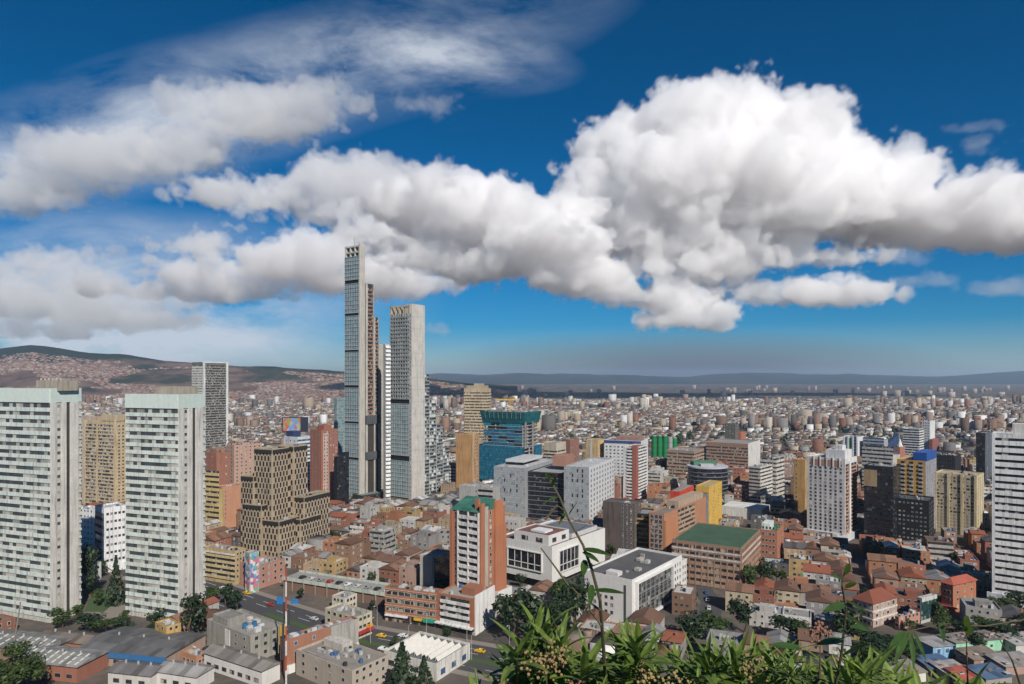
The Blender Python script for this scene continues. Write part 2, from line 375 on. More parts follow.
yv = np.concatenate([np.arange(-220, 0, 10.), np.arange(0, 12, .6), np.arange(12, 142, 3.5)]); xv = np.concatenate([np.arange(-420, -30, 12.), np.arange(-30, 30, 1.5), np.arange(30, 430, 12.)])
A_, B_ = np.meshgrid(xv, yv); Zn = near_h(A_, B_); idx = np.arange(A_.size).reshape(A_.shape)
me = bpy.data.meshes.new('near_hill'); me.from_pydata(np.stack([A_, B_, Zn], -1).reshape(-1, 3).tolist(), [], np.stack([idx[:-1, :-1], idx[:-1, 1:], idx[1:, 1:], idx[1:, :-1]], -1).reshape(-1, 4).tolist()); me.materials.append(m_slope())
struct('near_hill', me)

# ------------------------------------------------------------------ buildings
FOOT = []      # footprints: (corner, R, L, a, b, margin)
CLEAR = []     # keep-clear: (px left, px right, lowest visible py, depth)
SCREEN = []    # boxes for the visibility estimate
REFS = []      # landmarks that labels may name
class Bld:
    """a building: an Empty at its nearest ground corner, local +X runs away to the right, +Y away to the left"""
    def __init__(s, name, label, cat, cx, base, top, l, r, th=24, vis=None, ref=None, D=None, a=None, b=None, group=None, xy=None, h=None):
        t = math.radians(th); s.R = (math.sin(t), math.cos(t)); s.L = (-math.cos(t), math.sin(t))
        if xy: s.C = xy; s.D = xy[1]
        else: s.D = D or dist(base); s.C = (X(cx, s.D), s.D)
        def ext(px, d):
            k = (px-CXP)/F; return (k*s.C[1]-s.C[0])/(d[0]-k*d[1])
        s.a = a if a else ext(r, s.R); s.b = b if b else ext(l, s.L)
        s.h = h if h else Z(top, s.D)
        s.o = empty(name, label, cat, (*s.C, 0), math.pi/2-t, group)
        s.cnt = {}; s.extra = {}; s.blk = (0, 0, s.a, s.b)
        FOOT.append((s.C, s.R, s.L, s.a, s.b))
        if l is not None and not xy:
            CLEAR.append((min(l, cx)-1, max(r if r else cx, cx)+1, vis if vis else PY(s.h*.25, s.D), s.D))
            if ref: REFS.append(((cx+max(0, l))/2, PY(s.h*.4, s.D), ref, s.D))
    def u(s, px, face='R'):
        d = s.R if face == 'R' else s.L; k = (px-CXP)/F; return (k*s.C[1]-s.C[0])/(d[0]-k*d[1])
    def z(s, py, x=0, y=0): return Z(py, s.C[1]+x*s.R[1]+y*s.L[1])
    def set(s, x0, y0, a, b): s.blk = (x0, y0, a, b); return s
    def part(s, name, mb, mats, color=None, parent=None, label=None, smooth=False):
        o = link(name, mb.mesh(name, mats, smooth), parent or s.o, color)
        if label: o['label'] = label
        return o
    def fbox(s, mb, face, u0, u1, d0, d1, z0, z1, m=0):
        x0, y0, a, b = s.blk
        if face == 'R': mb.box(x0+u0, x0+u1, y0-d1, y0-d0, z0, z1, m, bottom=True)
        elif face == 'L': mb.box(x0-d1, x0-d0, y0+u0, y0+u1, z0, z1, m, bottom=True)
        return mb
    def flen(s, face): return s.blk[2] if face == 'R' else s.blk[3]
    def rep(s, name, mb, mats, pos, color=None):
        me = None; out = []
        for p in pos:
            c = s.cnt.get(name, 0); s.cnt[name] = c+1
            if c < 96:
                if me is None: me = mb.mesh(name, mats)
                out.append(link(name, me, s.o, color, p))
            else:
                e = s.extra.setdefault((name, tuple(m.name for m in mats), color), (MB(), mats)); e[0].add(mb, p)
        return out
    def flush(s):
        byname = {}
        for (name, _, color), (mb, mats) in s.extra.items(): byname.setdefault(name, []).append((mb, mats, color))
        for name, lst in byname.items():
            tot = MB(); allm = []
            for mb, mats, color in lst:
                base = len(allm); allm += list(mats); tot.add(mb); tot.m[-len(mb.m):] = [k+base for k in mb.m]
            o = s.part(name, tot, allm, lst[0][2]); o['kind'] = 'stuff'
        s.extra = {}
    def body(s, z0=0, z1=None, mat=PLASTER, color=(.5, .5, .5), roof=(.25, .25, .25), name='wall', parapet=.9, rmat=ROOF):
        x0, y0, a, b = s.blk; z1 = s.h if z1 is None else z1
        w = s.part(name, MB().box(x0, x0+a, y0, y0+b, z0, z1-parapet), mat, color)
        if parapet:
            t = .3; p = MB(); zz = z1-parapet
            p.box(x0, x0+a, y0, y0+t, zz, z1); p.box(x0, x0+a, y0+b-t, y0+b, zz, z1); p.box(x0, x0+t, y0+t, y0+b-t, zz, z1); p.box(x0+a-t, x0+a, y0+t, y0+b-t, zz, z1)
            s.part('parapet', p, mat, color)
            s.part('roof', MB().box(x0+t, x0+a-t, y0+t, y0+b-t, zz, zz+.05), rmat, roof)
        return w
    def windows(s, face, z0, fh, n, cols, w, h, sill=.9, u0=.8, u1=None, name='window', glass=None, frame=(.45, .45, .43), skip=0, proud=.07, stag=0):
        L = s.flen(face); u1 = L-u0 if u1 is None else u1
        mb = MB(); x0, y0, a, b = s.blk; fr = min(.12, w*.1)
        if face == 'R':
            mb.box(0, w, -proud, .02, 0, h, 0, bottom=True); e = .012
            mb.quad([(fr, -proud-e, fr), (w-fr, -proud-e, fr), (w-fr, -proud-e, h-fr), (fr, -proud-e, h-fr)], [(0, 0), (w, 0), (w, h), (0, h)], 1)
        else:
            mb.box(-proud, .02, 0, w, 0, h, 0, bottom=True); e = .012
            mb.quad([(-proud-e, w-fr, fr), (-proud-e, fr, fr), (-proud-e, fr, h-fr), (-proud-e, w-fr, h-fr)], [(0, 0), (w, 0), (w, h), (0, h)], 1)
        pos = []
        for i in reversed(range(n)):
            for c in range(cols):
                if skip and rnd.random() < skip: continue
                pit = (u1-u0)/cols; u = u0+pit*(c+.5)-w/2+(stag*pit if i % 2 else 0)
                if u+w > L: continue
                pos.append((x0+u, y0, z0+i*fh+sill) if face == 'R' else (x0, y0+u, z0+i*fh+sill))
        s.rep(name, mb, [WFRAME, glass or GLASS], pos, frame)
    def bands(s, face, z0, fh, n, gh, sill=1.0, proud=.35, color=(.6, .6, .6), glass=None, u0=0, u1=None, mat=PLASTER, bname='balcony_band', gname='window_band', fins=0, gd=.06):
        L = s.flen(face); u1 = L-u0 if u1 is None else u1; x0, y0, a, b = s.blk
        gm = MB(); bm_ = MB()
        save = s.blk; s.blk = (0, 0, a, b)
        if gh > 0: s.fbox(gm, face, u0+.05, u1-.05, -.02, gd, 0, gh)
        if proud > 0: s.fbox(bm_, face, u0, u1, -.02, proud, 0, fh-gh if gh > 0 else sill)
        s.blk = save
        zs = [z0+i*fh for i in reversed(range(n))]
        if gh > 0: s.rep(gname, gm, [glass or GLASS], [(x0, y0, z+sill) for z in zs])
        if proud > 0: s.rep(bname, bm_, [mat], [(x0, y0, z+sill-(fh-gh if gh > 0 else sill)) for z in zs], color)
    def slab(s, name, face, u0, u1, z0, z1, d=.25, mat=PLASTER, color=(.5, .5, .5), d0=-.02):
        return s.part(name, s.fbox(MB(), face, u0, u1, d0, d, z0, z1), mat, color)
    def top(s, name, fx0, fx1, fy0, fy1, hgt, mat=CONC, color=(.4, .38, .33), z=None, parent=None):
        x0, y0, a, b = s.blk; z = s.h-.86 if z is None else z
        return s.part(name, MB().box(x0+a*fx0, x0+a*fx1, y0+b*fy0, y0+b*fy1, z, z+hgt), mat, color, parent)
    def clutter(s, n, z=None, tank=True):
        x0, y0, a, b = s.blk; z = s.h-.84 if z is None else z
        for i in range(n):
            w, d = rnd.uniform(.8, 2.6), rnd.uniform(.8, 2.6); x = x0+rnd.uniform(.08, .8)*max(a-w, .1)+.3; y = y0+rnd.uniform(.08, .8)*max(b-d, .1)+.3
            if tank and rnd.random() < .4:
                m = MB(); rr = rnd.uniform(.5, .9); m.cyl(x+rr, y+rr, rr, z, z+rnd.uniform(1, 1.7), 10); s.part('water_tank', m, METAL, rnd.choice([(.03, .03, .035), (.05, .12, .25), (.4, .4, .38)]))
            else:
                s.part('roof_vent', MB().box(x, x+w, y, y+d, z, z+rnd.uniform(.6, 1.8)), CONC, rnd.choice([(.45, .44, .42), (.3, .29, .28), (.55, .55, .55)]))
exec_order = []
WHITE, OFFW, CREAM, TAN, GREY, DGREY = (.62, .62, .6), (.5, .49, .46), (.5, .43, .32), (.42, .31, .19), (.33, .33, .33), (.1, .1, .105)
RBR, OBR, BBR, PINK = (.26, .11, .075), (.40, .17, .085), (.19, .11, .075), (.42, .27, .21)
BL = []
def new(*a, **k):
    b = Bld(*a, **k); BL.append(b); return b

# --- two striped slab towers on the left
TOWERW = m_glass('tower_window_panes', (2.3, 1.9), (.02, .022, .025), (.5, .47, .43), .46, None, .06, .9)
def slab_tower(label, cx, base, top, l, r, cap, ref, vis, pipes, box):
    b = new('slab_tower', label, 'tower', cx, base, top, l, r, 20, vis, ref)
    b.body(0, None, CONC, (.50, .48, .44), (.3, .3, .3), parapet=1)
    zc = b.z(cap); n = int((zc-3)/3.45); fh = (zc-3)/n; PG = (.58, .645, .595)
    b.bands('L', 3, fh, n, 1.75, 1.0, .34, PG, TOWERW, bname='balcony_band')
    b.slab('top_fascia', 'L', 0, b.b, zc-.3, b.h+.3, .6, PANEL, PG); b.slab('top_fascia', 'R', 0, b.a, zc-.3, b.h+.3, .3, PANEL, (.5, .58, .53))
    A = b.a
    for f0, f1, d in ((0, .17, .35), (.36, .5, .45), (.64, .9, .4)): b.slab('concrete_pier', 'R', A*f0, A*f1, 0, zc-.3, d, CONC, (.56, .54, .50))
    b.windows('R', 3, fh, n, 1, 1.7, 1.6, .9, A*.2, A*.34, frame=(.5, .5, .46), glass=TOWERW)
    b.slab('dark_slot', 'R', A*.53, A*.62, 0, zc-.5, .03, PLASTER, (.06, .055, .05))  # dark strip between the side piers
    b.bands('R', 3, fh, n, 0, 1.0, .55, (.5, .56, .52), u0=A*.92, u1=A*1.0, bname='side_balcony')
    x0, x1 = sorted((1-(box[0]-l)/(cx-l), 1-(box[1]-l)/(cx-l)))
    rb = b.top('roof_room', .2, .8, x0, x1, b.z(box[2])-b.h+1.2, CONC, (.36, .32, .26))
    if pipes:
        for i in range(6):
            y = b.b*(x0+(x1-x0)*(i+.5)/6); m = MB(); m.cyl(b.a*.3, y, .4, b.z(box[2]), b.z(box[2])+1.3, 6); b.part('vent_pipe', m, CONC, (.42, .40, .36), rb)
    b.top('lift_motor_room', .3, .7, .04, .16, 2.4, CONC, (.2, .2, .2))
    for i in range(5): b.slab('ground_column', 'L', b.b*(i+.3)/5, b.b*(i+.3)/5+.8, 0, 3, .4, CONC, (.4, .39, .36))
    return b
slab_tower('tall pale green striped slab tower cut by the left edge, pipes on its roof room', 50, 623, 389, -4, 81, 402, 'left striped tower', 612, True, (30, 53, 381))
slab_tower('tall pale green striped slab tower, right one of the pair, plain box on its roof', 178, 623, 395, 126, 205, 408, 'right striped tower', 615, False, (152, 176, 387.5))

# --- dark office tower with white edges behind the striped pair
b = new('office_tower', 'dark windowed office tower with white edge pillars behind the right striped tower', 'tower', 204, 458, 362, 192, 228, 33, 443, 'white edged dark tower')
b.body(0, None, PLASTER, (.16, .155, .14), parapet=1)
n = 36; fh = (b.h-6)/n
b.bands('R', 2, fh, n, 2.1, 1.2, .2, (.27, .255, .225), GLASS, u0=.5, u1=b.a-3.2)
b.bands('L', 2, fh, n, 1.0, 1.6, .35, (.62, .6, .55), GLASSW)
for u0, u1 in ((0, 1.6), (b.a-3.2, b.a)): b.slab('edge_pillar', 'R', u0, u1, 0, b.h+.5, .7, PLASTER, WHITE)
b.slab('edge_pillar', 'L', 0, 2, 0, b.h+.5, .7, PLASTER, WHITE); b.slab('top_beam', 'R', 1.6, b.a-3.2, b.h-1.2, b.h+.5, .6, PLASTER, WHITE)

# --- cream tower between the pair
b = new('apartment_tower', 'cream apartment tower standing between the two striped slab towers', 'tower', 116, 512, 421, 84, 130, 24, 506, 'cream tower')
b.body(0, None, PLASTER, (.52, .41, .26), (.3, .27, .22)); n = 24; fh = (b.h-5)/n
b.bands('L', 2, fh, n, 1.7, 1.0, .2, (.54, .42, .26), GLASSW, u0=3, u1=b.b*.55); b.bands('L', 2, fh, n, 1.7, 1.0, .2, (.52, .40, .24), GLASSW, u0=b.b*.62, u1=b.b-2); b.windows('R', 2, fh, n, 3, 1.7, 1.4, frame=(.4, .3, .2))
b.slab('blank_pier', 'L', 0, 2.2, 0, b.h+1.5, .5, PLASTER, (.55, .43, .27)); b.slab('blank_pier', 'L', b.b-2, b.b, 0, b.h, .4, PLASTER, (.55, .43, .27))
b.set(0, 0, b.a, b.b*.45); b.body(b.h-1, b.h+5, PLASTER, (.5, .4, .26), name='penthouse'); b.top('water_tank', .3, .7, .3, .6, 3, CONC, (.35, .33, .3), b.h+4); b.set(0, 0, b.a, b.b)
b.top('roof_room', .2, .9, .6, .85, 3.4, PLASTER, (.45, .36, .25))
b = new('apartment_block', 'pinkish white apartment block showing beside the left striped tower', 'building', 92, 505, 416, 79, 96, 24, 470, None)
b.body(0, None, PLASTER, (.5, .4, .34)); b.windows('L', 2, 3.3, 20, 3, 1.8, 1.4); b.windows('R', 2, 3.3, 20, 2, 1.8, 1.4)

# --- white clinic-like blocks low between the pair
b = new('office_block', 'white block with rows of small windows low between the striped towers', 'building', 104, 573, 508, 95, 127, 40, 560, 'low white block')
b.body(0, None, PLASTER, (.68, .68, .68), (.4, .4, .4)); n = 7; fh = (b.h-6)/n
b.windows('R', 5, fh, n, 5, 1.5, 1.5); b.bands('L', 4, fh, n, 2.6, .5, .1, (.05, .055, .07), GBLUE); b.clutter(4)
b.slab('base_wall', 'R', -1, b.a+4, 0, 4.4, .6, PLASTER, (.7, .7, .7))
b = new('office_block', 'low white block with blank wall between the left striped tower and cream tower', 'building', 94, 556, 510, 76, 108, 24, 530)
b.body(0, None, PLASTER, (.66, .66, .67), (.5, .5, .5)); b.windows('L', 2, 3.4, 8, 5, 1.2, 1.3); b.windows('R', 2, 3.4, 8, 3, 1.2, 1.3); b.clutter(5)

# --- stepped tan apartment complex
b = new('stepped_apartment_block', 'stepped tan apartment complex with staggered dark slit windows and black roof terraces', 'building', 283, 561, 449, 240, 329, 24, 556, 'stepped tan complex')
TN = (.40, .32, .225)
L0 = b.b
def tan_block(x0, y0, aa, bb, top):
    b.set(x0, y0, aa, bb); h = Z(top, b.C[1]+x0*b.R[1]+y0*b.L[1]); b.body(0, h, PLASTER, TN, (.2, .18, .15), parapet=1.4)
    n = int((h-2.5)/3.3); fh = (h-2.5)/n
    for f in 'LR':
        L = b.flen(f); c = max(2, round(L/2.9))
        b.windows(f, 1.6, fh, n, c, 1.35, 2.9, .2, u0=.2, u1=L-.9, name='slit_window', glass=GBLACK, frame=(.09, .075, .06), stag=.5)
    for f in 'LR': b.slab('terrace_rail', f, .3, b.flen(f)-.3, h-2.9, h-.7, .45, METAL, (.03, .028, .025))
    b.clutter(3, h-1.3)
A0 = b.a
tan_block(2, L0*.30, A0*.35, L0*.42, 449); tan_block(2+A0*.35, L0*.2, A0*.3, L0*.36, 446)
tan_block(0, L0*.68, A0*.3, L0*.30, 476); tan_block(-1.5, L0*.05, A0*.4, L0*.45, 521); tan_block(A0*.42, -.6, A0*.58, L0*.28, 497)
tan_block(A0*.30, -2.2, A0*.45, L0*.2, 519); tan_block(-2.6, L0*.42, A0*.3, L0*.4, 505)
b.set(0, 0, A0, L0)

# --- brick neighbours left of the complex
b = new('brick_tower', 'red brown brick tower just right of the right striped tower', 'tower', 216, 515, 453, 203, 230, 35, 492, 'red brown brick tower')
b.body(0, None, BRICK, (.30, .13, .085), (.2, .15, .12)); b.windows('L', 3, 3.4, 17, 2, 1.3, 2); b.windows('R', 3, 3.4, 17, 2, 1.2, 1.5); b.slab('brick_pier', 'R', 0, 2, 0, b.h+2, .8, BRICK, (.33, .14, .09)); b.top('roof_room', .1, .8, .1, .6, 4, BRICK, (.3, .17, .12))
b = new('brick_block', 'pinkish brick apartment block with many windows behind the stepped tan complex', 'building', 234, 505, 445, 226, 262, 40, 480, 'pinkish brick block')
b.body(0, None, BRICK, PINK, (.3, .25, .22)); b.windows('R', 3, 3.2, 20, 6, 1.6, 1.5); b.windows('L', 3, 3.2, 20, 2, 1.6, 1.5); b.clutter(5)
b = new('brick_block', 'plain orange brick block at the left foot of the stepped tan complex', 'building', 222, 529, 487, 216, 242, 42, 522)
b.body(0, None, BRICK, (.42, .22, .14), (.3, .2, .15)); b.clutter(3); b.windows('R', 3, 3.2, 8, 1, 1, 1.2, u0=1, u1=4)
b = new('apartment_block', 'yellow balcony block tucked behind the right striped tower', 'building', 219, 534, 490, 202, 224, 24, 525)
b.body(0, None, PLASTER, (.5, .37, .18), (.3, .25, .2)); b.bands('L', 2, 3.6, 12, 1.6, 1.2, .6, (.52, .39, .18))

# --- brick red tower with pale window strip, blue-white block, billboard
b = new('brick_tower', 'red brick tower with pale central window strip left of the glass skyscraper', 'tower', 321, 509, 430, 310, 338, 36, 500, 'red brick tower')
b.body(0, None, BRICK, (.29, .12, .08), (.2, .12, .1)); n = 22; fh = (b.h-4)/n; A = b.a
b.slab('pale_strip', 'R', A*.12, A*.42, 0, b.h-3, .25, PLASTER, (.5, .36, .3)); b.windows('R', 3, fh, n, 2, 1.3, 1.5, u0=A*.12, u1=A*.42, proud=.33); b.windows('R', 3, fh, n, 3, 1.2, 1.5, u0=A*.5, u1=A*.96); b.windows('L', 3, fh, n, 3, 1.3, 1.5)
b.top('roof_room', .3, .75, .2, .7, 4.5, BRICK, (.3, .12, .08))
b = new('office_block', 'white and blue striped office block left of the red brick tower', 'building', 297, 500, 437, 284, 313, 34, 488, 'blue striped office')
b.body(0, None, PLASTER, (.55, .57, .6)); n = 15; b.bands('R', 3, (b.h-5)/n, n, 1.7, 1.2, .25, (.62, .64, .66), GBLUE); b.windows('L', 3, (b.h-5)/n, n, 3, 1.5, 1.5, glass=GBLUE)
b.top('dark_blue_plant_room', .1, .6, .45, .95, 5.5, METAL, (.03, .05, .11))
zt = b.h-.5; bo = b
t = empty('billboard', 'colourful rooftop billboard with dark border above the blue striped office', 'billboard', (X(282, 700), 700, 0), 0)
zb = Z(432, 700); zt_ = Z(417, 700); wd = X(308, 700)-X(282, 700)
link('billboard_frame', MB().box(0, wd, .3, .8, zb, zt_, bottom=True).mesh('billboard_frame', METAL), t, (.03, .03, .05))
def m_bill():
    k = NT('billboard_picture'); uv = k.n('UVMap'); v = k.n('TexVoronoi'); v.inputs['Scale'].default_value = .28; k.l(uv.outputs[0], v.inputs['Vector'])
    s_ = k.n('SeparateColor'); k.l(v.outputs['Color'], s_.inputs[0]); k.l(k.ramp(s_.outputs[1], [(.2, (.5, .1, .08)), (.4, (.1, .35, .1)), (.6, (.55, .4, .3)), (.8, (.15, .25, .5))]), k.b.inputs['Base Color']); return k.m
q = MB().quad([(1, .28, zb+1), (wd-8, .28, zb+1), (wd-8, .28, zt_-1), (1, .28, zt_-1)], [(0, 0), (wd, 0), (wd, 14), (0, 14)])
link('picture', q.mesh('picture', m_bill()), t)
m = MB(); [m.box(x, x+.8, .9, 1.5, 0, zb, bottom=True) for x in (2, wd/2, wd-3)]; link('support_post', m.mesh('support_post', METAL), t, (.15, .15, .15))

b = new('glass_tower', 'slim black glass block beside the foot of the tallest skyscraper', 'tower', 337, 512, 457, 334, 349, 40, 500)
b.body(0, None, PLASTER, (.02, .02, .022)); b.bands('R', 2, 3.6, 13, 3.3, .1, .12, (.02, .02, .02), GBLACK)
b = new('glass_tower', 'hazy teal glass tower behind the left side of the tallest skyscraper', 'tower', 337, 472, 398, 334, 352, 38, 440, 'teal glass tower')
b.body(0, None, PLASTER, (.1, .13, .14)); b.slab('curtain_wall', 'R', 0, b.a, 2, b.h, .2, GTEAL); b.slab('curtain_wall', 'L', 0, b.b, 2, b.h, .2, GTEAL)

# --- the twin skyscraper
CT = (.46, .43, .385)
b = new('skyscraper', 'tallest skyscraper with teal glass face, pale concrete edge and open roof crown', 'skyscraper', 359.7, 499, 243, 345, 364.6, 34, 495, 'tallest skyscraper')
A, L = b.a, b.b; zg = b.z(256)
b.set(0, .4, A, L-.4); b.part('core', MB().box(0, A, .4, L, 0, zg), CONC, (.2, .2, .19))
slots = [(279, 283), (312.5, 315.5), (349.5, 352), (385, 388), (421.5, 424), (457.5, 460.5)]
edges = [256]+[e for s_ in slots for e in s_]+[497]
for i in range(0, len(edges), 2):
    z0, z1 = b.z(edges[i+1]), b.z(edges[i]); m = MB(); m.quad([(-.5, L, z0), (-.5, .3, z0), (-.5, .3, z1), (-.5, L, z1)], [(0, z0), (L, z0), (L, z1), (0, z1)]); m.box(-.5, 0, .3, L, z0-.01, z0, bottom=True); m.box(-.5, 0, .3, L, z1, z1+.01, bottom=True); m.quad([(0, L, z0), (-.5, L, z0), (-.5, L, z1), (0, L, z1)])
    cw = b.part('curtain_wall', m, GTEAL)
    mm = MB(); k = max(2, round((z1-z0)/3.6)); [mm.box(-.85, -.5, .3, L, z0+(z1-z0)*j/k-.22, z0+(z1-z0)*j/k+.22, bottom=True) for j in range(k+1)]; [mm.box(-.75, -.5, u, u+.2, z0, z1) for u in np.linspace(.5, L-.5, 7)]
    b.part('mullion', mm, METAL, (.36, .39, .39), cw)
for e0, e1 in slots: b.part('plant_floor_slot', MB().box(-.2, 0, .3, L, b.z(e1), b.z(e0)), PLASTER, (.015, .015, .017))
b.slab('concrete_edge', 'R', -.6, A, 0, b.h, .9, CONC, CT, d0=-.4)
m = MB(); m.box(0, A, .4, 1.4, zg, b.h); m.box(0, A, L-1.6, L, zg, b.h-1.5); m.box(0, A, .4, L, b.h-3, b.h-1.6); m.box(0, A, 6, 7.2, zg, b.h-3); m.box(0, A, 12, 13.2, zg, b.h-3); m.box(0, A, 1.4, L-1.6, zg+3.5, zg+5)
b.part('crown_frame', m, CONC, (.5, .47, .42)); b.part('antenna', MB().cyl(2, 9, .25, b.h-3, b.z(235), 6, r1=.1), METAL, (.25, .25, .25))
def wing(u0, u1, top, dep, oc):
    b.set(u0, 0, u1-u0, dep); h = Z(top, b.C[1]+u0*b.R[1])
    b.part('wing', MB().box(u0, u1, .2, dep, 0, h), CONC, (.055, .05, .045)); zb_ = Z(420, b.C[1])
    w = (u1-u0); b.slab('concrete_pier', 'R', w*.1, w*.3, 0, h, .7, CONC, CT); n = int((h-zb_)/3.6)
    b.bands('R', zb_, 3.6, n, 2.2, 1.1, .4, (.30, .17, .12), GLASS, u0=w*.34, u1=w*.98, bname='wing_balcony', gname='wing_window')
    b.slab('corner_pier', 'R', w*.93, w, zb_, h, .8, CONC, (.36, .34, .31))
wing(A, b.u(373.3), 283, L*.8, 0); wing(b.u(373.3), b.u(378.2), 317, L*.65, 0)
for e0, e1 in ((416, 425), (453, 461)):
    b.set(A, 0, b.u(379)-A, 6); b.slab('bridge_box', 'R', 1, b.u(379)-A, Z(e1, b.D), Z(e0, b.D), 1.2, PLASTER, (.09, .095, .1))
b.set(A, 0, b.u(384)-A, L*.5)
b.part('low_core', MB().box(b.u(378.2), b.u(384), .5, L*.5, 0, Z(344, b.C[1]+20)), CONC, (.42, .40, .36))
b.set(0, 0, A, L)
b = new('balcony_tower', 'white zigzag balcony tower squeezed between the two tall skyscrapers', 'tower', 385, 500.8, 344, 383.4, 389.6, 50, 490)
b.body(0, None, CONC, (.42, .4, .37)); n = int(b.h/3.6)
zz = MB(); 
b.bands('R', 0, 3.6, n, 0, 2.2, 1.9, (.8, .79, .76), bname='zigzag_balcony')

b = new('skyscraper', 'second skyscraper with banded balconies above teal glass and wide pale concrete side', 'skyscraper', 409.6, 500, 304, 390, 424.2, 34, 497, 'second skyscraper')
A, L = b.a, b.b; z1 = b.z(313); zm = b.z(399); zs = [b.z(404), b.z(456), b.z(461.5)]
b.part('core', MB().box(0, A, .4, L, 0, z1), CONC, (.25, .24, .23)); b.part('upper_body', MB().box(.5, A, 1, L*.25, z1, b.h), CONC, CT)
b.slab('concrete_side', 'R', 2.2, A, 0, b.h+.4, .8, CONC, (.5, .475, .43), d0=-.5)
b.set(0, 0, A, L); n = int((z1-zm)/3.5); b.windows('R', zm, (z1-zm)/n, n, 1, 1.3, 1.5, .8, .3, 2, name='corner_window'); b.bands('L', zm, (z1-zm)/n, n, 1.9, 1.1, .9, (.24, .26, .26), GLASSW, u0=.5)
for i in range(8): b.slab('balcony_divider', 'L', L*(i+.5)/8, L*(i+.5)/8+.3, zm, z1, 1.0, PLASTER, (.3, .31, .31))
for za, zb_ in ((zs[0], None), ): b.slab('plant_floor_slot', 'L', .3, L, za, zm, .1, PLASTER, (.015, .015, .017))
b.slab('plant_floor_slot', 'L', .3, L, zs[2], zs[1], .1, PLASTER, (.015, .015, .017))
for za, zb_ in ((zs[1], zs[0]), (2, zs[2])):
    m = MB(); m.quad([(-.6, L, za), (-.6, .3, za), (-.6, .3, zb_), (-.6, L, zb_)], [(0, za), (L, za), (L, zb_), (0, zb_)]); m.box(-.6, 0, .3, L, zb_, zb_+.02, bottom=True); m.quad([(0, L, za), (-.6, L, za), (-.6, L, zb_), (0, L, zb_)])
    cw = b.part('curtain_wall', m, GTEAL); mm = MB(); k = round((zb_-za)/3.6); [mm.box(-.95, -.6, .3, L, za+(zb_-za)*j/k-.2, za+(zb_-za)*j/k+.2, bottom=True) for j in range(k+1)]; [mm.box(-.85, -.6, u, u+.22, za, zb_) for u in np.linspace(.5, L-.5, 9)]
    b.part('mullion', mm, METAL, (.36, .39, .39), cw)
m = MB(); m.box(0, A*.5, .3, 1.2, z1, b.h); m.box(0, A*.5, L-1.4, L, z1, b.h-.6); m.box(0, .8, 0, L, b.h-2.2, b.h-.6)
for f in (.3, .52, .72): m.box(.2, A*.5, L*f, L*f+1.2, z1, b.h-2.2)
b.part('crown_frame', m, CONC, (.42, .36, .27)); b.part('roof_plant', MB().box(4, A*.8, L*.2, L*.8, z1, z1+5), PLASTER, (.1, .07, .05))
nl = int((zm-3)/3.6); b.windows('R', 3, 3.6, nl, 1, 1.2, 1.5, .8, .3, 2, name='corner_window')
for j in range(1, 16): b.slab('joint_line', 'R', 2.3, A-.1, b.h*j/16, b.h*j/16+.25, .83, CONC, (.36, .34, .31))
# stepped glass flank
b2 = new('stepped_glass_block', 'glass apartment block stepping down to the right of the second skyscraper', 'building', 424.5, 497, 373, 420, 452, 34, 494, 'stepped glass block', a=12, b=14)
FOOT[-1] = (b.C, b.R, b.L, 62, L)
def ux(p): return b.u(p)
off = (b2.C[0]-b.C[0], b2.C[1]-b.C[1])
b2.o.location = (*b.C, 0); b2.C = b.C; prev = b.a+.05
for p, tp in ((431.5, 374), (438.5, 400), (445, 425), (451.5, 448)):
    u1 = b.u(p); b2.set(prev, 3, u1-prev, 14); h = Z(tp, b.C[1]+prev*b.R[1]); n = int(h/3.3)
    b2.part('wing', MB().box(prev, u1, 3, 17, 0, h), PLASTER, (.16, .18, .18), label=None)
    b2.bands('R', 0, h/n, n, 1.9, 1.1, .4, (.24, .27, .27), GLASS, bname='balcony_band')
    x = 0
    pos = []
    for i in range(n):
        for c in range(max(1, int((u1-prev)/3))):
            if rnd.random() < .26: pos.append((prev+c*3.0+.2, 3, h/n*i+.3))
    b2.rep('white_panel', MB().box(0, 2.6, -.55, 0, 0, 2.5, bottom=True), [PLASTER], pos, (.58, .58, .55))
    b2.slab('end_pier', 'R', 0, .5, 0, h, .5, CONC, (.4, .41, .4)); prev = u1
b = new('podium_block', 'low dark podium along the foot of the twin skyscrapers', 'building', 362, 506, 494.5, 345, 470, 40, 503, a=100, b=14, D=594)
b.body(0, 5.2, PLASTER, (.04, .045, .045), (.16, .19, .17)); b.bands('R', .3, 4.5, 1, 3, .5, .4, (.12, .12, .11), GBLACK)

# --- middle distance around the blue netted tower
b = new('office_tower', 'tan office tower with dark horizontal stripes left of the blue netted tower', 'tower', 487, 470, 388.5, 464, 491, 16, 440, 'tan striped tower')
b.body(0, None, PLASTER, (.44, .36, .25), parapet=0); n = 26; b.bands('L', 2, (b.h-6)/n, n, 1.4, 1.4, .5, (.5, .4, .27), GLASS); b.bands('R', 2, (b.h-6)/n, n, 1.4, 1.4, .4, (.5, .4, .27), GLASS)
b.set(0, 0, b.a, b.b); b.part('roof_frame', MB().box(1, b.a-1, 3, b.b-3, b.h, b.h+3.5), CONC, (.38, .31, .22)); b.part('lift_room', MB().box(2, b.a-2, 8, b.b-12, b.h+3.5, b.h+6), CONC, (.4, .34, .26))
b = new('office_block', 'wide tan base block below the tan striped tower', 'building', 494, 474, 441, 470, 500, 30, 455, None)
b.body(0, None, PLASTER, (.45, .38, .28)); b.bands('R', 2, 3.6, 8, 1.5, 1.2, .3, (.5, .42, .3)); b.bands('L', 2, 3.6, 8, 1.5, 1.2, .3, (.5, .42, .3)); b.clutter(4)
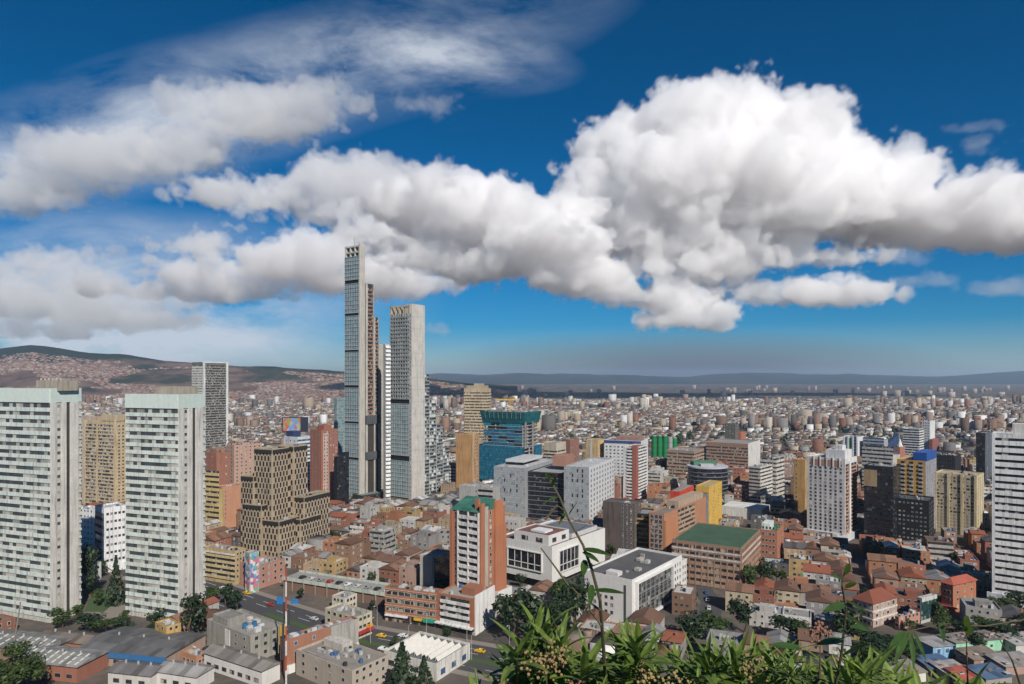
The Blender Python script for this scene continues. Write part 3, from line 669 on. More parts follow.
b = new('blank_wall_block', 'orange tan block with a tall blank wall right of the stepped glass block', 'building', 473.5, 489, 435, 456, 479, 28, 484, 'orange blank block')
b.body(0, None, PLASTER, (.45, .26, .12), (.3, .22, .15)); b.windows('R', 3, 3.4, 14, 2, 1.6, 1.6); b.slab('corner_strip', 'L', 0, 1.2, 0, b.h, .3, PLASTER, (.55, .42, .28)); b.top('lift_room', .2, .8, .1, .4, 3, PLASTER, (.5, .36, .2))

b = new('tower_under_construction', 'concrete tower under construction wrapped in blue and teal safety netting', 'tower', 524, 488, 413, 471, 541, 30, 485, 'blue netted tower')
A, L = b.a, b.b; b.set(0, 0, A, L)
zl = b.z(447); zt0 = b.h; y_in = b.u(484, 'L')
def m_net():
    k = NT('safety_netting'); uv = k.n('UVMap'); s_ = k.n('SeparateXYZ'); k.l(uv.outputs[0], s_.inputs[0]); oi = k.n('ObjectInfo')
    f = k.math('FRACT', k.math('DIVIDE', s_.outputs[1], 3.2)); fx = k.math('FRACT', k.math('DIVIDE', s_.outputs[0], 4.6))
    e = k.math('MAXIMUM', k.math('LESS_THAN', f, .13), k.math('LESS_THAN', fx, .06)); n = k.noise(k.scaled(uv.outputs[0], .5, .16, 1), 1.3, 4, .7)
    c = k.ramp(n, [(.3, (.0, .035, .085)), (.5, (.008, .11, .19)), (.65, (.02, .22, .30)), (.8, (.0, .06, .11))]); c = k.mix(k.math('MULTIPLY', e, .75), c, (.01, .035, .055)); c = k.mix(1.0, c, oi.outputs['Color'], 'MULTIPLY'); k.l(c, k.b.inputs['Base Color']); k.b.inputs['Roughness'].default_value = .7; return k.m
NETM = m_net()
fr = MB()
for i in range(int(zt0/3.6)+1):
    z = i*3.6
    if z < zl: fr.box(0, A, 0, L, z-.3, z, bottom=True)
    elif z < zt0+.1: fr.box(0, A*.85, 1, y_in, z-.3, z, bottom=True)
b.part('floor_slab', fr, CONC, (.4, .38, .36))
cols = MB()
for u in np.linspace(.5, A-1.5, 4):
    for v_ in (.4, L*.3, L*.6, L-1.4): cols.box(u, u+1, v_, v_+1, 0, zl)
for u in np.linspace(.5, A*.85-1.5, 4):
    for v_ in (1.4, y_in*.4, y_in*.7, y_in-1.4): cols.box(u, u+1, v_, v_+1, zl, zt0)
b.part('column', cols, CONC, (.42, .40, .38)); b.part('shear_wall', MB().box(3, A*.8, 5, y_in-3, 0, zt0-1), CONC, (.22, .21, .2))
b.slab('safety_net', 'L', -1, L+1, b.z(487)+4, zl, 1.2, NETM, (1, 1, 1), d0=1.0); b.slab('safety_net', 'R', A*.55, A, b.z(487)+3, zl, 1.1, NETM, (1, .95, 1), d0=1.0)
for i in range(7):
    for j in range(5):
        if rnd.random() < (.75 if i < 3 else .45): b.slab('safety_net', 'L', 1.6+(y_in-1.6)*j/5, 1.6+(y_in-1.6)*(j+1)/5-.1, zl+(b.z(424)-zl)*i/7+.5, zl+(b.z(424)-zl)*(i+1)/7-rnd.uniform(0, .8), rnd.uniform(.55, .75), NETM, rnd.choice([(1, 1.1, 1.1), (.7, .9, 1.1), (1.4, 1.4, 1.2)]), d0=.5)
for i in range(7): b.slab('floor_edge', 'L', 1.5, y_in+.5, zl+(b.z(424)-zl)*i/7, zl+(b.z(424)-zl)*i/7+.5, .95, CONC, (.30, .33, .34))
for i in range(8): b.slab('floor_edge', 'R', 0, A*.85, zl+(zt0-6-zl)*i/8, zl+(zt0-6-zl)*i/8+.45, .6, CONC, (.4, .39, .37))
m = MB()   # flared protection screen round the top
for f, d0, d1 in (('L', .7, 3.4), ):
    m.quad([(-.7, y_in+1, b.z(424)), (-.7, -.5, b.z(424)), (-3.6, -2.5, zt0+1), (-3.6, y_in+3, zt0+1)], [(0, 0), (L, 0), (L, 9), (0, 9)])
m.quad([(-.7, -.5, b.z(424)), (A*.85, -.5, b.z(424)), (A*.85+2, -2.5, zt0+1), (-3.6, -2.5, zt0+1)], [(0, 0), (A, 0), (A, 9), (0, 9)])
b.part('protection_screen', m, NETM, (.55, .85, .6))
for i in range(9): b.part('scaffold_post', MB().beam((-3.4+.1*i, y_in*(i+.4)/9, zt0-6), (-3.6, y_in*(i+.4)/9, zt0+rnd.uniform(1.5, 4.2)), .22), METAL, (.2, .26, .27)); b.slab('concrete_pier', 'R', 1, 4, zl-2, zt0-4, .8, CONC, (.5, .48, .45)); b.slab('concrete_pier', 'R', A*.45, A*.45+2.5, 0, zt0-4, .8, CONC, (.5, .48, .45))
t = empty('tower_crane', 'yellow tower crane rising behind the blue netted tower', 'crane', (X(510, 690), 690, 0))
z1 = Z(397, 690); m = MB(); m.box(-.9, -.6, -.9, -.6, 0, z1); m.box(.6, .9, -.9, -.6, 0, z1); m.box(-.9, -.6, .6, .9, 0, z1); m.box(.6, .9, .6, .9, 0, z1)
for i in range(int(z1/2.4)): m.beam((-.8, -.8, i*2.4), (.8, -.8, i*2.4+2.4), .12); m.beam((-.8, .8, i*2.4), (-.8, -.8, i*2.4+2.4), .12)
YEL = (.6, .36, .03)
link('mast', m.mesh('mast', METAL), t, YEL); link('jib', MB().box(-15, 9, -.5, .5, z1-3.4, z1-2.2, bottom=True).mesh('jib', METAL), t, YEL); link('counterweight', MB().box(6, 9, -1, 1, z1-5.4, z1-3.4, bottom=True).mesh('counterweight', CONC), t, GREY)

# --- grey panel office complex
b = new('office_complex', 'grey panelled office complex of two blocks joined by a dark glass middle', 'building', 589, 527, 467.5, 494, 614, 25, 522, 'grey office complex')
A, L = b.a, b.b
GP = (.38, .40, .41)
u2, u3 = b.u(564, 'L'), b.u(525, 'L')
for y0, y1, tp in ((0, u2, 467.5), (u3, L, 468)):
    b.set(0, y0, A, y1-y0); h = b.z(tp, 0, (y0 if y0 == 0 else y0)); b.body(0, h, PLASTER, (.3, .31, .32), (.42, .42, .42), parapet=1.2)
    b.slab('curtain_wall', 'L', 0, y1-y0, 1, h-.3, .25, GGREY); n = int(h/3.7); b.windows('L', 2, (h-3)/n, n, 3, 1.2, 2.6, .6, u0=(y1-y0)*.15, u1=(y1-y0)*.75, name='dark_window', glass=GBLACK, frame=(.2, .2, .21), skip=.45, proud=.33)
    if y0 == 0: b.slab('white_frame_wall', 'R', 0, A, 0, h+.2, .3, PANEL, (.58, .58, .58)); b.windows('R', 2, (h-3)/n, n, 9, 3.2, 2.3, .6, u0=.8, name='wide_window', glass=m_glass('grey_window', (1.6, 2.4), (.13, .14, .15), (.3, .3, .3), .2), frame=(.45, .45, .45), proud=.4)
    b.clutter(5, h-1.1)
b.set(6, u2, A-8, u3-u2); h = b.z(473.5, 6, u2); b.body(0, h, PLASTER, (.06, .065, .07), (.3, .3, .3)); b.slab('dark_curtain_wall', 'L', 0, u3-u2, 1, h-.6, .3, GBLACK); n = int(h/3.7)
for i in range(n): b.slab('floor_line', 'L', 0, u3-u2, 1+(h-2)*i/n, 1.35+(h-2)*i/n, .5, PANEL, (.2, .21, .22))
b.set(0, 0, A, L); hb = b.h; b.part('rear_block', MB().box(A*.3, A*.9, L*.78, L*.99, hb-2, b.z(460, A*.3, L*.8)), PANEL, (.5, .5, .5)); b.part('brown_plant_room', MB().box(A*.4, A*.7, L*.36, L*.5, hb-4, hb+4), BRICK, (.33, .18, .13))
b = new('office_wing', 'grey annex at the left foot of the grey office complex with a slanted parapet', 'building', 519, 540, 521, 491, 526, 25, 530, b=None)
b.body(0, None, PLASTER, (.42, .40, .37), (.4, .38, .36)); b.windows('L', 1, 4, 3, 6, 1.3, 1.5)
b = new('parking_block', 'grey concrete block with a dark recessed hall left of the grey office complex', 'building', 494, 524, 488, 459, 500, 25, 515)
b.body(0, None, CONC, (.36, .35, .33), (.3, .3, .3)); b.bands('L', 2, 4, 6, 1.8, 1.5, .4, (.4, .39, .37), GBLACK, u0=1, u1=b.b*.45); b.windows('L', 2, 4, 6, 3, 1.4, 1.6, u0=b.b*.5); b.clutter(6)

# --- white cultural building with big openings
b = new('museum_building', 'white angular building with two huge dark window openings and brown roof terrace', 'building', 552, 592, 546.5, 497, 605, 38, 590, 'white angular building')
A, L = b.a, b.b; hh = b.h; WM = (.64, .63, .60)
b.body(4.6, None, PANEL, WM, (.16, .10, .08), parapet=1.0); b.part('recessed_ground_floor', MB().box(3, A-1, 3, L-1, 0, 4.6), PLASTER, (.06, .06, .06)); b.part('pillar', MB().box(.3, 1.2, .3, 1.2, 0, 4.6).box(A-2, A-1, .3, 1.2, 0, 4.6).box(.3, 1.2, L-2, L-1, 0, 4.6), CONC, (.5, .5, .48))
for f, u0, u1, z0, z1 in (('L', L*.18, L*.78, b.z(574), b.z(556)), ('R', A*.12, A*.46, b.z(575), b.z(554))):
    w = b.slab('large_window', f, u0, u1, z0, z1, .12, GBLACK)
    m = MB()
    for k in range(1, 5): b.fbox(m, f, u0+(u1-u0)*k/5-.15, u0+(u1-u0)*k/5+.15, .1, .35, z0, z1)
    b.fbox(m, f, u0, u1, .1, .35, z0+(z1-z0)*.3, z0+(z1-z0)*.3+.35)
    for e in (0, 1): b.fbox(m, f, (u0-.5, u1)[e], (u0, u1+.5)[e], -.02, .7, z0-.5, z1+.5)
    b.fbox(m, f, u0, u1, -.02, .7, z1, z1+.5); b.fbox(m, f, u0, u1, -.02, .7, z0-.5, z0)
    b.part('window_frame', m, PANEL, WM, w)
b.set(A*.04, L*.1, A*.36, L*.62); b.body(hh-1, hh+4.6, PANEL, (.62, .6, .58), (.17, .085, .07), name='penthouse', parapet=.5); b.windows('L', hh-.6, 4, 1, 2, 4.5, 2.6, .8, u0=1.2, u1=L*.55); b.windows('R', hh-.6, 4, 1, 2, 4, 2.6, .8)
b.part('roof_light', MB().box(A*.12, A*.26, L*.25, L*.5, hh+4.2, hh+5.2), PANEL, (.65, .65, .65)); b.set(A*.45, L*.1, A*.5, L*.7); b.body(hh-1, hh+1.5, PANEL, (.5, .5, .5), (.13, .14, .16), name='rear_roof', parapet=.3); b.set(0, 0, A, L)

# --- white block building with framed glass side
b = new('library_building', 'white block with flat dark roof and one large framed glass side, behind the shrubs', 'building', 632, 627, 580, 584.5, 682, 38, 625, 'white block with framed glass')
A, L = b.a, b.b; hh = b.h
b.body(0, None, PANEL, (.66, .65, .63), (.10, .098, .10), parapet=1.1)
b.set(0, 0, A, L); z0, z1 = 1.8, hh-2.6
w = b.slab('large_window', 'R', 4, A*.76, z0, z1, .1, m_glass('framed_glazing', (2.2, 1.9), (.02, .022, .025), (.3, .3, .28), .22, (.2, .2, .19), .09))
m = MB(); u0, u1 = 4, A*.76
for k in range(1, 8): b.fbox(m, 'R', u0+(u1-u0)*k/8-.18, u0+(u1-u0)*k/8+.18, .08, .4, z0, z1)
for k in range(1, 3): b.fbox(m, 'R', u0, u1, .08, .35, z0+(z1-z0)*k/3, z0+(z1-z0)*k/3+.3)
b.part('mullion', m, METAL, (.25, .25, .24), w); m = MB(); b.fbox(m, 'R', u0-1.2, u0, -.02, 1.3, z0-1, z1+1); b.fbox(m, 'R', u1, u1+1.2, -.02, 1.3, z0-1, z1+1); b.fbox(m, 'R', u0, u1, -.02, 1.3, z1, z1+1); b.fbox(m, 'R', u0, u1, -.02, 1.3, z0-1, z0); b.part('window_frame', m, PANEL, (.68, .67, .65), w)
b.windows('R', 2, 3.3, 5, 3, 1.3, 1.8, u0=A*.82, u1=A*.98); b.windows('L', 2.5, 3.3, 3, 5, 1.6, 1.7, u0=L*.35, u1=L*.95); b.slab('stair_slot', 'L', L*.12, L*.17, 2, hh-3, .05, PLASTER, (.08, .08, .08))
b.top('roof_room', .05, .13, .35, .6, 1.8, PANEL, (.6, .58, .56)); b.top('roof_vent', .3, .36, .2, .3, 1.2); b.top('roof_vent', .6, .68, .5, .6, 1.2); b.clutter(5, hh-1, False)
b.set(A+.2, 1.5, 9, L*.6); b.body(0, hh-4, PANEL, (.64, .63, .6), (.2, .2, .2), name='rear_wing'); b.windows('R', 1.5, 3.3, 4, 3, 1.2, 1.7); b.set(0, 0, A, L)

# --- dark brown towers in the centre
b = new('apartment_block', 'dark brown blank sided block right of the grey office complex', 'building', 634, 557, 504, 603, 641, 30, 552, 'dark brown block')
b.body(0, None, PLASTER, (.115, .09, .08), (.12, .1, .1)); n = 11; b.windows('L', 3, (b.h-4)/n, n, 3, 1.2, 1.9, u0=.5, u1=b.b*.42); b.windows('R', 3, (b.h-4)/n, n, 2, 1.2, 1.6); b.clutter(5)
b = new('apartment_block', 'black block with yellow balcony edges right of the dark brown block', 'building', 648, 556, 514, 636, 654, 24, 550)
b.body(0, None, PLASTER, (.03, .03, .03)); n = 8; b.bands('L', 2, (b.h-3)/n, n, 2, 1, .9, (.34, .22, .06), GBLACK)
# --- orange brick and white high-rise, podium
b = new('brick_highrise', 'white balcony high-rise with orange brick side and sloping green roof', 'building', 479.5, 624, 513, 450.5, 505, 33, 620, 'orange brick high-rise')
A, L = b.a, b.b; hh = b.h; OB = (.36, .15, .085)
b.set(0, 0, A, L); b.part('wall', MB().box(0, A, 0, L, 0, hh), BRICK, OB); n = 14; fh = (hh-5)/n
b.bands('L', 5, fh, n, 1.7, 1.3, .9, (.62, .6, .58), GLASS, u0=0, u1=L*.72); b.slab('brick_pier', 'L', L*.9, L, 0, hh, .6, BRICK, OB); b.windows('L', 5, fh, n, 1, 1.3, 1.6, u0=L*.74, u1=L*.88)
for k in (.0, .35, .7): b.slab('white_divider', 'L', L*k, L*k+.5, 0, hh, 1.0, PLASTER, (.6, .58, .56))
b.slab('concrete_strip', 'R', A*.17, A*.3, 0, hh+2, .5, CONC, (.4, .36, .3)); b.slab('brick_pier', 'R', 0, A*.15, 0, hh+4, .8, BRICK, OB); b.windows('R', 5, fh, n, 1, 1.6, 1.9, u0=A*.32, u1=A*.52, glass=GLASSW); b.slab('brick_pier', 'R', A*.55, A, 0, hh-8, .9, BRICK, (.38, .155, .085)); b.slab('brick_pier', 'R', A*.55, A*.85, hh-8, hh+3.5, .9, BRICK, (.44, .17, .08))
m = MB(); m.quad([(-.5, 0, hh), (A*.6, 0, hh+4.5), (A*.6, L, hh+4.5), (-.5, L, hh)]); m.quad([(-.5, 0, hh), (A*.6, 0, hh), (A*.6, 0, hh+4.5)]); m.quad([(A*.6, L, hh), (-.5, L, hh), (A*.6, L, hh+4.5)]); m.quad([(A*.6, 0, hh), (A*.6, L, hh), (A*.6, L, hh+4.5), (A*.6, 0, hh+4.5)])
b.part('sloping_roof', m, CORR, (.045, .15, .11)); b.part('chimney', MB().box(2, 3.5, 2, 4, hh, hh+5.5), BRICK, OB)
b = new('podium_block', 'white and brick corner block with ribbon windows at the foot of the orange high-rise', 'building', 474, 636, 599, 437, 494, 28, 634, 'white corner block')
A, L = b.a, b.b; b.body(0, None, BRICK, (.33, .14, .08), (.3, .28, .26)); n = 4; fh = (b.h-4.5)/n
b.bands('L', 3.6, fh, n, 1.5, 1.2, .6, (.66, .65, .63), GLASS, u0=L*.12, u1=L*.9); b.slab('white_wall', 'R', .5, A, 0, b.h+1.2, .5, PLASTER, (.7, .69, .67)); b.slab('shop_canopy', 'L', 0, L, 3.0, 3.5, 2.2, PLASTER, (.66, .66, .64)); b.slab('shopfront', 'L', 0, L, .2, 2.9, .1, GLASS); b.clutter(8)
b.part('stair_wedge', MB().box(A*.3, A*.7, L*.15, L*.5, b.h-.8, b.h+2.5), BRICK, (.3, .13, .08))
b = new('white_side_building', 'narrow white blank wall block against the right side of the orange high-rise', 'building', 498, 618, 592, 492, 512, 36, 612)
b.body(0, None, PLASTER, (.66, .65, .63), (.35, .33, .3)); b.windows('R', 1, 3.2, 2, 3, 1.2, 1.3)
b = new('brick_shop_block', 'four storey brick block with shops at street level left of the white corner block', 'building', 437, 628, 593, 385, 443, 20, 625, 'brick shop block')
A, L = b.a, b.b; b.body(0, None, BRICK, (.30, .15, .09), (.13, .12, .11)); fh = (b.h-4.6)/3
b.windows('L', 4, fh, 3, 8, 3.0, 1.9, u0=.6, frame=(.5, .45, .38)); b.windows('R', 4, fh, 3, 3, 1.6, 1.6)
for i in range(4): b.slab('pink_string_course', 'L', 0, L, 3.6+i*fh, 4.0+i*fh, .35, PLASTER, (.52, .28, .2))
for i in range(6): b.slab('shopfront', 'L', L*i/6+.4, L*(i+1)/6-.4, .2, 3.2, .12, GLASS)
b.slab('white_awning', 'L', L*.55, L*.98, 2.8, 3.5, 1.3, PLASTER, (.7, .7, .7)); b.slab('green_awning', 'L', 1, 6, 2.4, 3.8, 1.8, PLASTER, (.03, .3, .2)); b.slab('yellow_awning', 'L', 7, 11, 2.4, 3.4, 1.2, PLASTER, (.6, .4, .04)); b.clutter(12)
b = new('slim_office_block', 'slim block with one pale blank panel and a black glass side, left of the high-rise', 'building', 434.5, 594, 557, 420, 452, 33, 590, 'slim black sided block')
b.body(0, None, PLASTER, (.5, .46, .4), (.2, .2, .2)); b.slab('curtain_wall', 'R', 0, b.a, 1, b.h-.2, .3, GBLACK); b.slab('grey_strip', 'L', 0, 1.4, 0, b.h, .3, PLASTER, (.28, .27, .26))
# --- green roofed brick institution
b = new('institution_building', 'long brick building with pale bands and a flat bright green roof', 'building', 741, 592, 548, 672, 760, 31, 588, 'green roofed building')
A, L = b.a, b.b; BI = (.28, .17, .12)
b.body(0, None, BRICK, BI, (.055, .105, .065), parapet=.6); n = 6; fh = (b.h-2)/n
for f in 'LR':
    b.bands(f, 1, fh, n, 1.5, 1.2, .3, (.36, .24, .17), GLASS); 
    for k in (n-1, n-2): b.slab('pale_band', f, 0, b.flen(f), 1+k*fh+.1, 1+k*fh+.9, .5, PLASTER, (.55, .5, .46))
    b.rep('brick_pier', b.fbox(MB(), f, 0, .6, -.02, .42, 0, b.h-1) if f == 'R' else b.fbox(MB(), f, 0, .6, -.02, .42, 0, b.h-1), [BRICK], [((u, 0, 0) if f == 'R' else (0, u, 0)) for u in np.arange(0, b.flen(f)-.5, 3.3)], (.31, .19, .13))
b.part('green_coping', MB().box(0, A, 0, .4, b.h, b.h+.15).box(0, .4, .4, L, b.h, b.h+.15), METAL, (.06, .18, .1))
b = new('brick_block', 'brick tower wing with white rooftop box at the right end of the green roof', 'building', 777, 566, 531, 760, 784, 31, 560, 'brick wing')
b.body(0, None, BRICK, (.36, .15, .09), (.05, .14, .07)); b.windows('L', 2, 3.6, 6, 4, 1.3, 1.7); b.windows('R', 2, 3.6, 6, 3, 1.3, 1.7); b.set(0, 0, b.a, b.b); b.top('white_roof_room', .1, .6, .45, .95, 4, PLASTER, (.6, .66, .62))
b = new('office_block', 'tan and orange brick office block with long terraces left of the green roof', 'building', 664, 563, 514, 649, 706, 36, 556, 'terraced brick block')
b.body(0, None, BRICK, (.38, .19, .11), (.2, .18, .16)); n = 9; b.windows('L', 2, (b.h-3)/n, n, 3, 2.3, 2.4, .6); b.bands('R', 2, (b.h-3)/n, n, 1.6, 1.2, .5, (.42, .28, .19), GLASS, u0=b.a*.3); b.slab('brick_pier', 'R', 0, b.a*.28, 0, b.h-4, 1, BRICK, (.42, .19, .10)); b.clutter(8); b.top('upper_floor', .35, .95, .1, .9, 4.5, PLASTER, (.4, .3, .22))
b = new('red_block', 'block with a bright red box top in the middle of the city', 'building', 680, 545, 492, 671, 693, 30, 512, 'bright red box')
b.body(0, b.h-9, PLASTER, (.3, .28, .26)); b.windows('R', 1, 3.4, 8, 3, 1.4, 1.5); b.windows('L', 1, 3.4, 8, 3, 1.4, 1.5); b.part('red_box', MB().box(-.4, b.a+.4, -.4, b.b+.4, b.h-9, b.h), PLASTER, (.50, .06, .03)); b.top('red_roof', .05, .95, .05, .95, .3, ROOF, (.25, .22, .2), b.h)
b = new('yellow_tower', 'yellow block with tall slit windows and a grey glass left face', 'building', 709, 534, 486.5, 696, 722, 34, 520, 'yellow tower')
b.body(0, None, PLASTER, (.60, .38, .08), (.35, .3, .2)); n = 12; b.windows('R', 4, (b.h-6)/n, n, 1, 1.1, 1.5, u0=b.a*.25, u1=b.a*.45); b.windows('R', 4, (b.h-6)/n, n, 1, 1.1, 1.5, u0=b.a*.62, u1=b.a*.85, skip=.3); b.slab('curtain_wall', 'L', .4, b.b, 0, b.h-5, .3, GGREY); b.slab('yellow_cap', 'L', 0, b.b, b.h-4.5, b.h, .4, PLASTER, (.60, .38, .08))
# --- curved dark office
b = new('curved_office', 'dark blue curved front office with pale floor lines above the red box', 'building', 707, 507, 468, 687, 728, 24, 490, 'curved dark office', a=26, b=26)
R_ = (X(728, b.D)-X(687, b.D))/2; b.o.location = (X(707.5, b.D+R_), b.D+R_, 0); b.o.rotation_euler = (0, 0, 0)
def disc(r, z0, z1, n=32): return MB().prism([(r*math.cos(2*math.pi*i/n), r*.85*math.sin(2*math.pi*i/n)) for i in range(n)], z0, z1)
b.part('wall', disc(R_-.5, 0, b.h-1), PLASTER, (.05, .055, .065)); n = 9; fh = (b.h-2)/n
for i in range(n): b.part('window_band', disc(R_-.15, i*fh+.9, i*fh+fh-.15), GBLACK); b.part('floor_line', disc(R_+.2, i*fh+.25, i*fh+.85), PANEL, (.16, .18, .22))
b.part('roof_rim', disc(R_+.3, b.h-1.4, b.h), PANEL, (.42, .42, .46)); b.part('green_roof_room', MB().box(-12, 8, 0, 12, b.h, b.h+3), PLASTER, (.08, .2, .12)); b.part('roof_plant', MB().box(-8, 3, -8, -2, b.h, b.h+2), CONC, (.4, .4, .4))
# --- green cylinders
for i, (px, col, lab) in enumerate(((654, (.01, .17, .055), 'leftmost of the bright green cylinder towers'), (659.5, (.01, .19, .06), 'second from left of the bright green cylinder towers'), (665, (.01, .17, .055), 'third from left of the bright green cylinder towers'), (670, (.3, .3, .3), 'grey cylinder tower between the green cylinder towers'), (674.5, (.01, .2, .06), 'rightmost green cylinder tower, right of the grey one'))):
    D = 880; t = empty('cylinder_tower', lab, 'tower', (X(px, D), D, 0), 0, 'round towers in the middle of the city'); r = 3.5; z1 = Z(436 if i < 3 else 438, D)
    link('shaft', MB().cyl(0, 0, r, 0, z1, 14).mesh('shaft', PANEL), t, col); link('cap', MB().cyl(0, 0, r*.8, z1, z1+1.2, 12).mesh('cap', PANEL), t, (.3, .32, .3))
    m = MB(); [m.cyl(0, 0, r+.15, z, z+.4, 14) for z in np.arange(4, z1, 7)]; link('ring_band', m.mesh('ring_band', PANEL), t, tuple(c*.5 for c in col))
CLEAR.append((649, 678, 458, 880))
b = new('balcony_tower', 'white balcony tower with a red brown brick stripe up its corner', 'tower', 636, 505, 447.5, 623, 648, 30, 500, 'white and brick stripe tower')
b.body(0, None, PLASTER, (.6, .59, .57), (.25, .15, .12)); n = 17; fh = (b.h-3)/n; b.bands('L', 2, fh, n, 1.4, 1.2, .6, (.68, .67, .65), GLASS, u0=b.b*.28); b.bands('R', 2, fh, n, 1.4, 1.2, .6, (.68, .67, .65), GLASS, u0=b.a*.12); b.slab('brick_stripe', 'L', -.4, b.b*.27, 0, b.h+2, .8, BRICK, (.3, .11, .085)); b.slab('brick_stripe', 'R', -.4, b.a*.12, 0, b.h+2, .8, BRICK, (.3, .11, .085))
b = new('office_block', 'white block with many small slots and a blue roof edge behind the brick stripe tower', 'building', 641, 490, 441, 604, 648, 24, 470, 'white slotted block')
b.body(0, None, PLASTER, (.6, .6, .6), (.22, .13, .11)); n = 12; b.windows('L', 3, (b.h-8)/n, n, 9, 2.0, 1.5); b.windows('R', 3, (b.h-8)/n, n, 3, 1.6, 1.5); b.slab('blue_edge', 'L', 0, b.b, b.h-3, b.h-.4, .4, PLASTER, (.04, .08, .2)); b.part('terrace_room', MB().box(4, b.a-1, 4, b.b*.7, b.h-.8, b.h+3), PLASTER, (.3, .18, .15))
b = new('apartment_block', 'tan pair of slabs with a pale gap left of the white slotted block', 'building', 598, 487, 440, 586, 605, 34, 470)
b.body(0, None, PLASTER, (.52, .38, .2), (.35, .28, .2)); b.windows('R', 3, 3.4, 12, 2, 1.4, 1.4); b.slab('pale_strip', 'L', b.b*.5, b.b*.7, 0, b.h, .5, PLASTER, (.5, .46, .4))
b = new('apartment_block', 'cream banded block between the blue netted tower and the tan slabs', 'building', 556, 482, 443, 544, 566, 34, 462)
b.body(0, None, PLASTER, (.48, .42, .33)); n = 9; b.bands('R', 2, 3.5, n, 1.6, 1.2, .4, (.52, .46, .36)); b.bands('L', 2, 3.5, n, 1.6, 1.2, .4, (.52, .46, .36))
b = new('brick_block', 'dark red brick slab behind the grey office complex', 'building', 570, 476, 440, 564, 579, 36, 458)
b.body(0, None, BRICK, (.24, .12, .09)); b.windows('R', 2, 3.5, 9, 3, 1.3, 1.4)
b = new('office_tower', 'dark grey slab with a plain face, left of a small orange slab', 'tower', 735, 458, 424, 725, 739, 36, 446, 'dark grey slab')
b.body(0, None, PLASTER, (.12, .115, .10)); b.windows('L', 3, 3.6, 16, 3, 1.6, 1.6); b.windows('R', 3, 3.6, 16, 2, 1.6, 1.6)
b = new('brick_block', 'small orange brick slab right of the dark grey slab', 'building', 741, 461, 432.5, 738, 746, 38, 446)
b.body(0, None, BRICK, (.38, .14, .085)); b.windows('R', 3, 3.6, 12, 2, 1.6, 1.6)
b = new('office_block', 'wide brown office block with a white end wall below the dark grey slab', 'building', 748, 478, 444, 706, 760, 34, 462, 'wide brown office')
b.body(0, None, BRICK, (.27, .17, .12)); b.bands('L', 2, 3.5, 9, 1.5, 1.2, .3, (.33, .22, .16)); b.slab('white_end', 'R', 0, b.a, 0, b.h+.5, .3, PLASTER, (.6, .58, .54))
b = new('apartment_block', 'brown banded office block left of the wide brown office', 'building', 694, 486, 451, 667, 704, 34, 468)
b.body(0, None, BRICK, (.29, .2, .15)); b.bands('L', 2, 3.5, 9, 1.5, 1.2, .3, (.36, .26, .19)); b.bands('R', 2, 3.5, 9, 1.5, 1.2, .3, (.36, .26, .19)); b.clutter(4)
b = new('apartment_block', 'white block with balcony stripes and brown roof rooms right of the curved office', 'building', 760, 510, 467, 749, 775, 42, 490, 'white striped mid block')
b.body(0, None, PLASTER, (.48, .45, .40)); n = 11; b.bands('R', 2, (b.h-3)/n, n, 1.5, 1.2, .5, (.6, .58, .53)); b.bands('L', 2, (b.h-3)/n, n, 1.5, 1.2, .4, (.42, .38, .34)); b.clutter(5)
b = new('warehouse_hall', 'long white roofed hall right of the yellow tower', 'building', 762, 521, 510, 722, 770, 34, 518)
b.body(0, None, PLASTER, (.6, .58, .52), (.6, .59, .56), parapet=.3)

# --- right hand group
b = new('apartment_tower', 'white squarish apartment tower with small dark windows, red side balconies and a white podium', 'tower', 845, 541, 459, 807, 857, 45, 535, 'white squarish tower')
A, L = b.a, b.b; b.body(0, None, PLASTER, (.60, .59, .575), (.4, .38, .36)); n = 19; fh = (b.h-8)/n
b.windows('L', 4, fh, n, 7, 1.5, 1.7, u0=1, skip=.06); b.bands('R', 4, fh, n, 1.5, 1.2, .5, (.42, .24, .18), GLASS, u0=1); b.slab('white_rib', 'R', A*.3, A*.42, 0, b.h-2, .7, PLASTER, (.66, .65, .63))
for k in range(5): b.slab('roof_arch', 'L', L*(.12+.17*k), L*(.12+.17*k)+.7, b.h-6.2, b.h+.6, .5, PLASTER, (.66, .65, .63))
b.slab('reddish_recess', 'L', L*.1, L*.9, b.h-5.8, b.h-1.5, .12, PLASTER, (.36, .2, .16))
b.set(A*.3, L*.1, A*.6, L*.5); b.part('roof_room', MB().box(A*.3, A*.9, L*.1, L*.6, b.h-.8, b.h+5), PLASTER, (.62, .61, .6)); b.part('water_tank', MB().box(A*.4, A*.7, L*.2, L*.4, b.h+5, b.h+8), PLASTER, (.6, .6, .6)); b.set(0, 0, A, L)
b.part('podium', MB().box(-2, A, -2, L+2, 0, 4.5), PLASTER, (.55, .55, .56)); FOOT.append(((b.C[0], b.C[1]-3), b.R, b.L, A, L+3))
b = new('apartment_tower', 'tan tower with a plain side just left of the white squarish tower', 'tower', 805, 522, 460, 794, 814, 42, 515, 'tan plain tower')
b.body(0, None, PLASTER, (.46, .28, .11), (.3, .22, .15)); b.windows('L', 3, 3.5, 15, 1, 1.2, 1.4, u0=b.b*.6, u1=b.b*.95); b.windows('R', 3, 3.5, 15, 3, 1.2, 1.4)
b = new('banded_block', 'pale block with horizontal bands far left of the tan plain tower', 'building', 776, 506, 463, 760, 784, 42, 485)
b.body(0, None, PLASTER, (.46, .42, .37)); b.bands('L', 2, 3.6, 11, 1.6, 1.2, .4, (.52, .48, .43)); b.bands('R', 2, 3.6, 11, 1.6, 1.2, .4, (.52, .48, .43))
